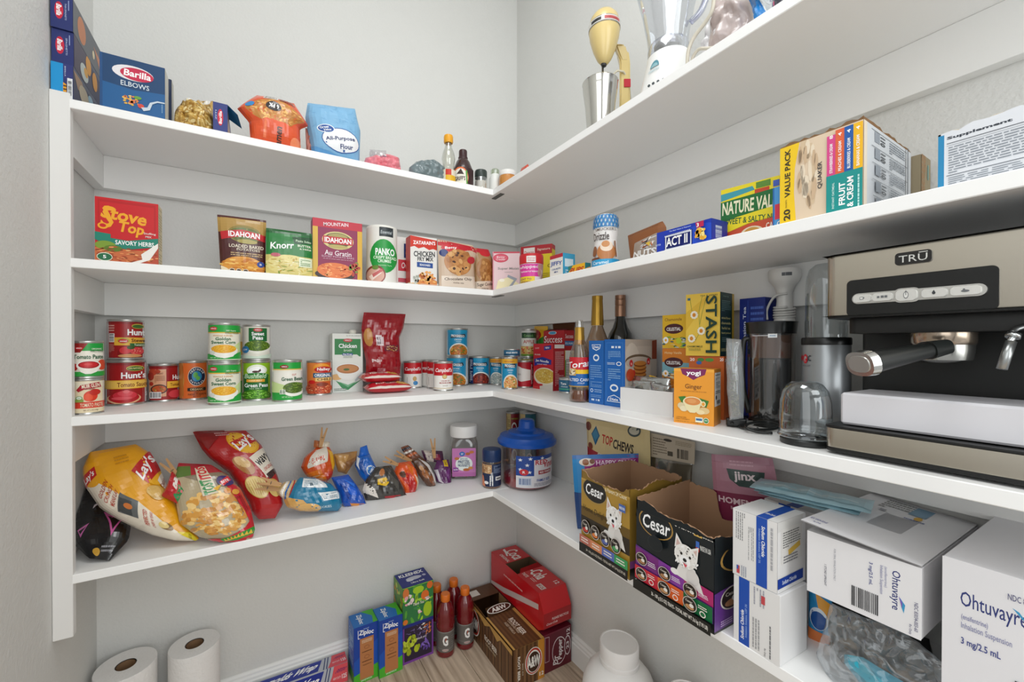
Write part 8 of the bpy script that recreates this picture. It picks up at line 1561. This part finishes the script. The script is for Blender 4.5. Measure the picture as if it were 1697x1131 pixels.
d34 = (c4.xy-c3.xy); h3 = zat(735, 984, (c3.x, c3.y))
back = Vector((c3.x-CAM.x, c3.y-CAM.y, 0)).normalized()
dirn = Vector((-.02, 1, 0)).normalized()
sport(c3, r_, h3, 'front left sports drink bottle of four, red with an orange cap'); sport(c4, r_, h3, 'front right sports drink bottle of four, touching the root beer box', turn=.25)
k3 = onz(726, 972, h3); k4 = onz(755, 965, h3)
def apart(P, others, r):
    P = Vector((P.x, -r-.0155, 0))
    for _ in range(20):
        for q in others:
            d = (P-q).xy
            if d.length < 2*r*1.01: P = P+Vector((-.002 if d.x < 0 else .002, 0, 0))
    return P
c1 = apart(k3, [c3, c4], r_); c2 = apart(k4, [c3, c4, c1], r_)
sport(c1, r_, h3, 'back left sports drink bottle, beside the tissue boxes', turn=.3); sport(c2, r_, h3, 'back right sports drink bottle of four, near the wall', turn=-.4)
# soda cartons
def top_frame(tl, tr, zt, length):
    """box seen from above: near top corners tl, tr at height zt; it runs away along its length"""
    a = onz(*tl, zt); b = onz(*tr, zt); f = Fr(); d = (b-a).xy; f.w = d.length; f.rz = math.atan2(d.y, d.x); f.o = Vector((a.x, a.y, 0)); f.h = zt; return f
HB = .134
fa = top_frame((851, 1079), (898.5, 1054.6), HB, .4); 
far = onz(775, 974, HB); dirA = (far.xy-fa.o.xy); LA = .385
fa.w = .135
fa.rz = 0.0; fa.w = .124; LA = min(.385, -fa.o.y-.018)
wood = ['#5c3c22', '#6c4828', '#4c3018', '#7a5634']
def a_awtop():
    A = Art('#5a3a20')
    for i in range(16): A.poly(wood[i % 4], [(i/16, 0), ((i+1)/16, 0), ((i+1)/16, 1), (i/16, 1)])
    A.poly('#c89c54', [(.86, .5), (1, .5), (1, 1), (.9, .96), (.93, .8)]); A.poly('#c89c54', [(0, .5), (.08, .55), (.05, .75), (.1, .9), (.05, 1), (0, 1)]); A.text('ROOT BEER', .52, .72, .62, .06, '#f2ece0', .05, rot=0); A.text('CAFFEINE FREE', .5, .77, .4, .02, '#d8c8b0', .02); A.text('MADE WITH AGED VANILLA', .52, .82, .44, .03, '#d8c8b0', .02); A.ell(.5, .52, .42, .055, '#e8e4dc'); A.ell(.5, .52, .38, .045, '#3a2014'); A.text('A&W', .5, .52, .5, .06, '#f4f0ea', .06); A.rect(.3, .03, .55, .08, '#e8e4dc'); return A
def a_awend():
    A = Art('#c89c54')
    for i in range(12): A.rect(.0+i*.065, 0, .065+i*.065, 1, wood[(i*3) % 4])
    A.poly('#d08c30', [(.82, 0), (1, 0), (1, 1), (.78, 1), (.84, .6), (.78, .4)]); A.ell(.64, .46, .28, .34, '#f0ece4'); A.ell(.64, .46, .26, .32, '#b83424'); A.ell(.64, .47, .22, .28, '#f0ece4'); A.ell(.64, .48, .2, .25, '#3a2014'); A.text('A&W', .64, .47, .42, .28, '#f6f2ec', .08); A.text('ROOT BEER', .16, .5, .6, .08, '#f0e8dc', .05, rot=90); A.text('SINCE 1919', .28, .55, .3, .04, '#d8c8b0', .02, rot=90); A.text('12', .9, .86, .14, .1, '#f6f2ec', .05); return A
def a_awside():
    A = Art('#5a3a20')
    for i in range(40): A.rect(i/40, 0, (i+1)/40, 1, wood[(i*3+i//5) % 4])
    A.poly('#c89c54', [(0, 0), (1, 0), (1, .12), (.8, .08), (.74, .22), (.6, .06), (.5, .2), (.36, .08), (.2, .2), (0, .1)]); A.ell(.28, .46, .11, .36, '#f0ece4'); A.ell(.28, .46, .1, .33, '#b83424'); A.ell(.28, .47, .085, .28, '#3a2014'); A.text('A&W', .28, .47, .17, .32, '#f6f2ec', .08); A.text('ROOT BEER', .62, .5, .24, .14, '#f0e8dc', .05); A.text('CAFFEINE FREE', .62, .64, .2, .06, '#c8b89c', .02); return A
# the root beer carton is torn open on top: body, print and an open mouth with cans inside
o = empty('root_beer_carton', fa.o, fa.rz, 'brown wood-patterned root beer carton, torn open on top', 'carton')
bm = bmesh.new(); w_, d_, h_ = fa.w, LA, HB; m0, m1 = d_*.50, d_*.80; t_ = .0015
for a, b in (((0, 0, 0), (w_, d_, t_)), ((0, 0, t_), (w_, t_, h_)), ((0, d_-t_, t_), (w_, d_, h_)), ((0, t_, t_), (t_, d_-t_, h_)), ((w_-t_, t_, t_), (w_, d_-t_, h_)), ((t_, t_, h_-t_), (w_-t_, m0, h_)), ((t_, m1, h_-t_), (w_-t_, d_-t_, h_))): bbox(bm, a, b)
link('box_body', bm, mat('#4e331e', .45), parent=o)
bm = bmesh.new(); bbox(bm, (t_, m0, t_), (t_+.001, m1, h_-.001)); bbox(bm, (w_-t_-.001, m0, t_), (w_-t_, m1, h_-.001)); link('inner_card', bm, mat('#a07a50', .8), parent=o)['label'] = 'bare brown cardboard inside'
prints('printed_panels', [(a_awend(), boxmap(w_, d_, h_, 'front'), 0, 0), (a_awside(), boxmap(w_, d_, h_, 'left'), 0, 0), (a_awtop(), lambda u, v: (Vector((u*w_, m0*2*(1-v), h_)), Vector((0, 0, 1))), 0, 0)] if 0 else
    [(a_awend(), boxmap(w_, d_, h_, 'front'), 0, 0), (a_awside(), boxmap(w_, d_, h_, 'left'), 0, 0), (Art('#5a3a20').add(wood[1], [[(i/8, 0), (i/8+.06, 0), (i/8+.06, 1), (i/8, 1)] for i in range(8)]).rect(.9, 0, 1, 1, '#c89c54').rect(0, 0, .06, 1, '#c89c54').text('ROOT BEER', .62, .5, .5, .16, '#f2ece0', .05, rot=90).text('CAFFEINE FREE', .5, .48, .4, .06, '#d8c8b0', .02, rot=90).text('AGED VANILLA', .38, .48, .36, .08, '#d8c8b0', .02, rot=90), lambda u, v: (Vector((u*w_, m0*(1-v), h_)), Vector((0, 0, 1))), 0, 0),
     (Art('#5a3a20').add(wood[0], [[(i/8, 0), (i/8+.06, 0), (i/8+.06, 1), (i/8, 1)] for i in range(8)]).rect(.1, .2, .4, .7, '#e8e4dc'), lambda u, v: (Vector((u*w_, d_-(d_-m1)*v, h_)), Vector((0, 0, 1))), 0, 0)], o, .4)
# torn flap folded back with the oval emblem
def flap(par, pts, m, art=None):
    bm = bmesh.new(); q = [bm.verts.new(p) for p in pts]; bm.faces.new(q); bmesh.ops.solidify(bm, geom=bm.faces[:], thickness=.001); fo_ = link('flap', bm, m, parent=par)
    if art:
        P = [Vector(p) for p in pts]; nn_ = (P[1]-P[0]).cross(P[3]-P[0]).normalized(); nn_ = nn_ if nn_.z > 0 else -nn_
        prints('printed_label', [(art, lambda u, v: (P[3].lerp(P[2], u).lerp(P[0].lerp(P[1], u), v), nn_), 0, 0)], fo_, .4, base=.0012)
flap(o, [(w_*.05, m0-.005, h_+.004), (w_*.95, m0-.005, h_+.004), (w_*.9, m0+.028, h_+.016), (w_*.1, m0+.028, h_+.016)], mat('#5a3a20', .5), Art().ell(.5, .5, .48, .46, '#e8e4dc').ell(.5, .5, .44, .38, '#4a2014').text('A&W', .5, .5, .6, .5, '#f4f0ea', .05))
flap(o, [(-.002, m0, h_), (-.002, m1, h_), (-.008, m1-.01, h_+.016), (-.008, m0+.02, h_+.016)], mat('#a07a50', .8))
def place_in(fr_, x, y, z): a = fr_.rz; return Vector((fr_.o.x+x*math.cos(a)-y*math.sin(a), fr_.o.y+x*math.sin(a)+y*math.cos(a), fr_.o.z+z))
def soda(fr_, y, z, col, art, lab, grp):
    """a soda can lying across the carton"""
    c = place_in(fr_, t_+.003, y, z); e = empty('soda_can', c, fr_.rz, lab, 'can', grp); r, h = .033, .122
    b = link('tin', lathe([(r*.75, 0), (r*.85, .003), (r, .008), (r, h-.012), (r*.82, h-.003), (r*.84, h), (r*.78, h-.002), (r*.2, h-.003)], 28), mat(col, .25, .3), parent=e); b.rotation_euler = (0, PI/2, 0); sharp(b)
    pr_ = prints('printed_label', [(art, cylmap(r+.0002, .012, h-.014, 0, PI), 16, 0)], b, .25)
    b.rotation_euler = (PI/2, 0, PI/2); b.rotation_euler = (0, PI/2, 0); return e
for k, y in enumerate((m0+.035, m0+.103)):
    if y < m1-.03: soda(fa, y, t_+.036, '#8a3c20', Art('#8a4a24').ell(.5, .5, .3, .3, '#e8e4dc').ell(.5, .5, .26, .26, '#3a2014').text('A&W', .5, .5, .3, .2, '#f4f0ea', .04), 'brown soda can lying in the torn root beer carton', 'root beer cans in the torn carton')
# cola and pepper cartons side by side with it, stacked
def shift(f, dx, z=0):
    g = Fr(); g.rz = f.rz; g.w = f.w; g.h = f.h; P = place_in(f, dx, 0, 0); g.o = Vector((P.x, P.y, z)); return g
fd = shift(fa, fa.w+.004); 
P1 = onz(901, 1120, 0); 
off_y = .0
q = onz(949.2, 1101, 0); fd_near = onz(901, 1119, 0)
fd.o = Vector((fd_near.x, fd_near.y, 0)); fd.rz = fa.rz; fd.w = .118
gapx = place_in(fa, fa.w+.004, 0, 0)
# keep clear of the root beer carton: slide along its side
rel = (fd.o-fa.o).xy; ca, sa = math.cos(fa.rz), math.sin(fa.rz); lx = rel.x*ca+rel.y*sa; ly = -rel.x*sa+rel.y*ca
fd.rz = fa.rz; lx = fa.w+.003; fd.w = min(.13, -fa.o.x-lx-.019); fd.o = place_in(fa, lx, ly, 0)
P_end = place_in(fd, fd.w, 0, 0)
LD = min(.375, -fd.o.y-.018)
def inroom(f, Ld):
    for y in (0, Ld):
        for x in (0, f.w):
            P = place_in(f, x, y, 0)
            if P.x > -.018 or P.y > -.018: return False
    return True
k = 0
while not inroom(fd, LD) and k < 60: LD -= .004; k += 1
A = Art('#641428'); A.rect(0, .0, 1, .03, '#7a2038'); A.poly('#c8a8b0', [(.04, .06), (.2, .08), (.2, .72), (.04, .72)]); A.poly('#641428', [(.055, .08), (.185, .095), (.185, .705), (.055, .7)]); A.ring(.56, .55, .26, .36, '#f0e6ea', '#641428', .93); A.text('Dr', .42, .76, .24, .18, '#f4eef0', .05, rot=-90, it=.1); A.text('Pepper', .6, .52, .54, .2, '#f4eef0', .05, rot=-90, it=.1); A.ell(.86, .5, .12, .26, '#f0e6ea'); A.ell(.86, .5, .1, .23, '#641428'); A.text('23', .86, .5, .2, .1, '#f4eef0', .04, rot=-90); A.text('12', .88, .14, .16, .12, '#f4eef0', .05, rot=-90)
fd.h = HB
carton('soda_carton', fd, LD, '#641428', 'maroon soda carton under the red cola carton', 'carton', front=A, left=Art('#5a1024').lines(.1, .3, .9, .7, 3, '#a86a7c'), top=Art('#641428'))
# cola carton
fc = Fr(); fc.rz = fd.rz; fc.w = fd.w; fc.h = .131; fc.o = Vector((fd.o.x, fd.o.y, HB+.001)); LC = LD
w_, d_, h_ = fc.w, LC, fc.h; ch = .028; m0, m1 = d_*.46, d_*.70
o = empty('cola_carton', fc.o, fc.rz, 'red cola carton with white script, torn open on top, on the maroon carton', 'carton')
prof = [(0, 0), (w_, 0), (w_, h_-ch*.6), (w_-ch*.6, h_), (ch*.6, h_), (0, h_-ch*.6)]
prof = [(0, 0), (w_, 0), (w_, h_), (0, h_)]
bm = bmesh.new()
yf = .03
# chamfered near end
def cola(bm):
    for a, b in (((0, yf, 0), (w_, d_, t_)), ((0, d_-t_, t_), (w_, d_, h_)), ((0, yf, t_), (t_, d_-t_, h_)), ((w_-t_, yf, t_), (w_, d_-t_, h_)), ((t_, yf, h_-t_), (w_-t_, m0, h_)), ((t_, m1, h_-t_), (w_-t_, d_-t_, h_))): bbox(bm, a, b)
    v = [bm.verts.new(p) for p in ((0, yf, 0), (w_, yf, 0), (w_, 0, .02), (0, 0, .02), (0, 0, h_*.55), (w_, 0, h_*.55), (w_, yf, h_), (0, yf, h_))]
    for f_ in ((0, 1, 2, 3), (3, 2, 5, 4), (4, 5, 6, 7), (0, 3, 4, 7), (1, 6, 5, 2)): bm.faces.new([v[i] for i in f_])
cola(bm); bmesh.ops.recalc_face_normals(bm, faces=bm.faces); link('box_body', bm, mat('#c4121c', .32, coat=.3), parent=o)
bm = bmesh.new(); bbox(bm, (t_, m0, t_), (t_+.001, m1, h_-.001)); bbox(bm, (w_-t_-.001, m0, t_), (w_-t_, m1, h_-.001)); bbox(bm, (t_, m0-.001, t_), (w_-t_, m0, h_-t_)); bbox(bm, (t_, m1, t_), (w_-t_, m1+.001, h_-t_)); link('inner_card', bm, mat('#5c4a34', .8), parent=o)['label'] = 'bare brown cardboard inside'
A1 = Art('#cc1420').text('a-Cola', .46, .45, .9, .3, '#f4f0ee', .04, it=.25, rot=-8).text('TASTE', .12, .2, .3, .07, '#f4e4e0', .04).text('12', .84, .5, .1, .12, '#f4f0ee', .04).lines(.1, .66, .3, .8, 2, '#f0c8c4').rect(.3, .84, .6, .96, '#e8dcd8').text('140', .45, .9, .2, .07, '#b01c24', .05)
A1 = Art('#cc1420').text('-Cola', .6, .26, .5, .46, '#f4f0ee', .04, it=.0, rot=90).text('TASTE', .2, .14, .24, .12, '#f4e4e0', .04, rot=90).text('12', .8, .84, .14, .16, '#f4f0ee', .04, rot=90).lines(.2, .34, .32, .56, 2, '#f0c8c4', vert=True).rect(.16, .68, .34, .94, '#e8dcd8').text('140 CAL', .25, .81, .22, .12, '#b01c24', .05, rot=90)
A2 = Art('#cc1420').text('Coca', .62, .6, .72, .46, '#f4ecea', .04, rot=90).poly('#f4ecea', [(.4, .1), (.5, .06), (.46, .3), (.34, .6), (.3, .56), (.38, .3)]).text('ORIGINAL', .18, .66, .62, .12, '#f4e4e0', .04, rot=90)
prints('printed_panels', [(A1, lambda u, v: (Vector((u*w_, yf+(m0-yf)*(1-v), h_)), Vector((0, 0, 1))), 0, 0), (A2, lambda u, v: (Vector((u*w_, d_-(d_-m1)*v, h_)), Vector((0, 0, 1))), 0, 0),
    (Art('#a80f18').text('PLEASE RECYCLE', .6, .5, .6, .16, '#f0d8d4', .04).text('Coca-Cola', .3, .75, .4, .14, '#f0d8d4', .03, it=.2), lambda u, v: (Vector((u*w_, 0, h_*.55-(h_*.55-.02)*v)), Vector((0, -1, 0))), 0, 0),
    (Art('#cc1420').poly('#d8c4c0', [(0, .9), (.3, .75), (.6, .55), (1, .3), (1, .45), (.6, .72), (.3, .92), (0, 1)]).lines(.3, .3, .7, .4, 1, '#e8a8a4'), lambda u, v: (Vector((0, d_-(d_-yf)*u, h_*(1-v))), Vector((-1, 0, 0))), 0, 0)], o, .32, coat=.3)
flap(o, [(w_*.1, m0, h_), (w_*.95, m0, h_), (w_*.9, m0+.02, h_+.008), (w_*.2, m0+.012, h_+.01)], mat('#c4121c', .35))
soda(fc, m0+.036, .036, '#8c1018', Art('#98121a').text('Cola', .5, .5, .7, .3, '#e8d8d4', .03, it=.2), 'dark red soda can inside the torn cola carton', None)
# protein jugs
def jug(px, py, h, r, lab, s=1):
    P = onz(px, py, h); c = Vector((min(P.x, -r-.016), P.y, 0)); t = empty('protein_jug', c, 0, lab, 'jug')
    rl = r*.52
    part_lathe(t, 'jug_body', [(r*.9, 0), (r*.98, .006), (r, .02), (r, h*.55), (r*.97, h*.63), (r*.86, h*.72), (r*.68, h*.79), (r*.5, h*.82), (r*.48, h*.86)], mat('#eceae8', .38), seg=56)
    part_lathe(t, 'lid', [(rl, h*.83), (rl*1.02, h*.835), (rl*1.02, h*.865), (rl*.985, h*.87), (rl*1.0, h*.88), (rl*1.0, h*.985), (rl*.97, h), (rl*.9, h+.0005), (rl*.88, h-.001), (rl*.1, h-.001)], mat('#e6e4e3', .42), seg=56)
    prints('paper_label', [(Art('#23272c').rect(0, .1, 1, .12, '#c8a040').text('WHEY', .5, .5, .5, .3, '#e8e8e8', .05), cylmap(r*1.001, .03, h*.5, facing(c)+0, PI*1.6), 40, 0)], t, .4); return c
jug(1026, 1064, .315, .1, 'large white protein jug on the floor with a ridged lid')
jug(1140, 1150, .30, .085, 'second white jug, only its lid showing at the bottom edge')
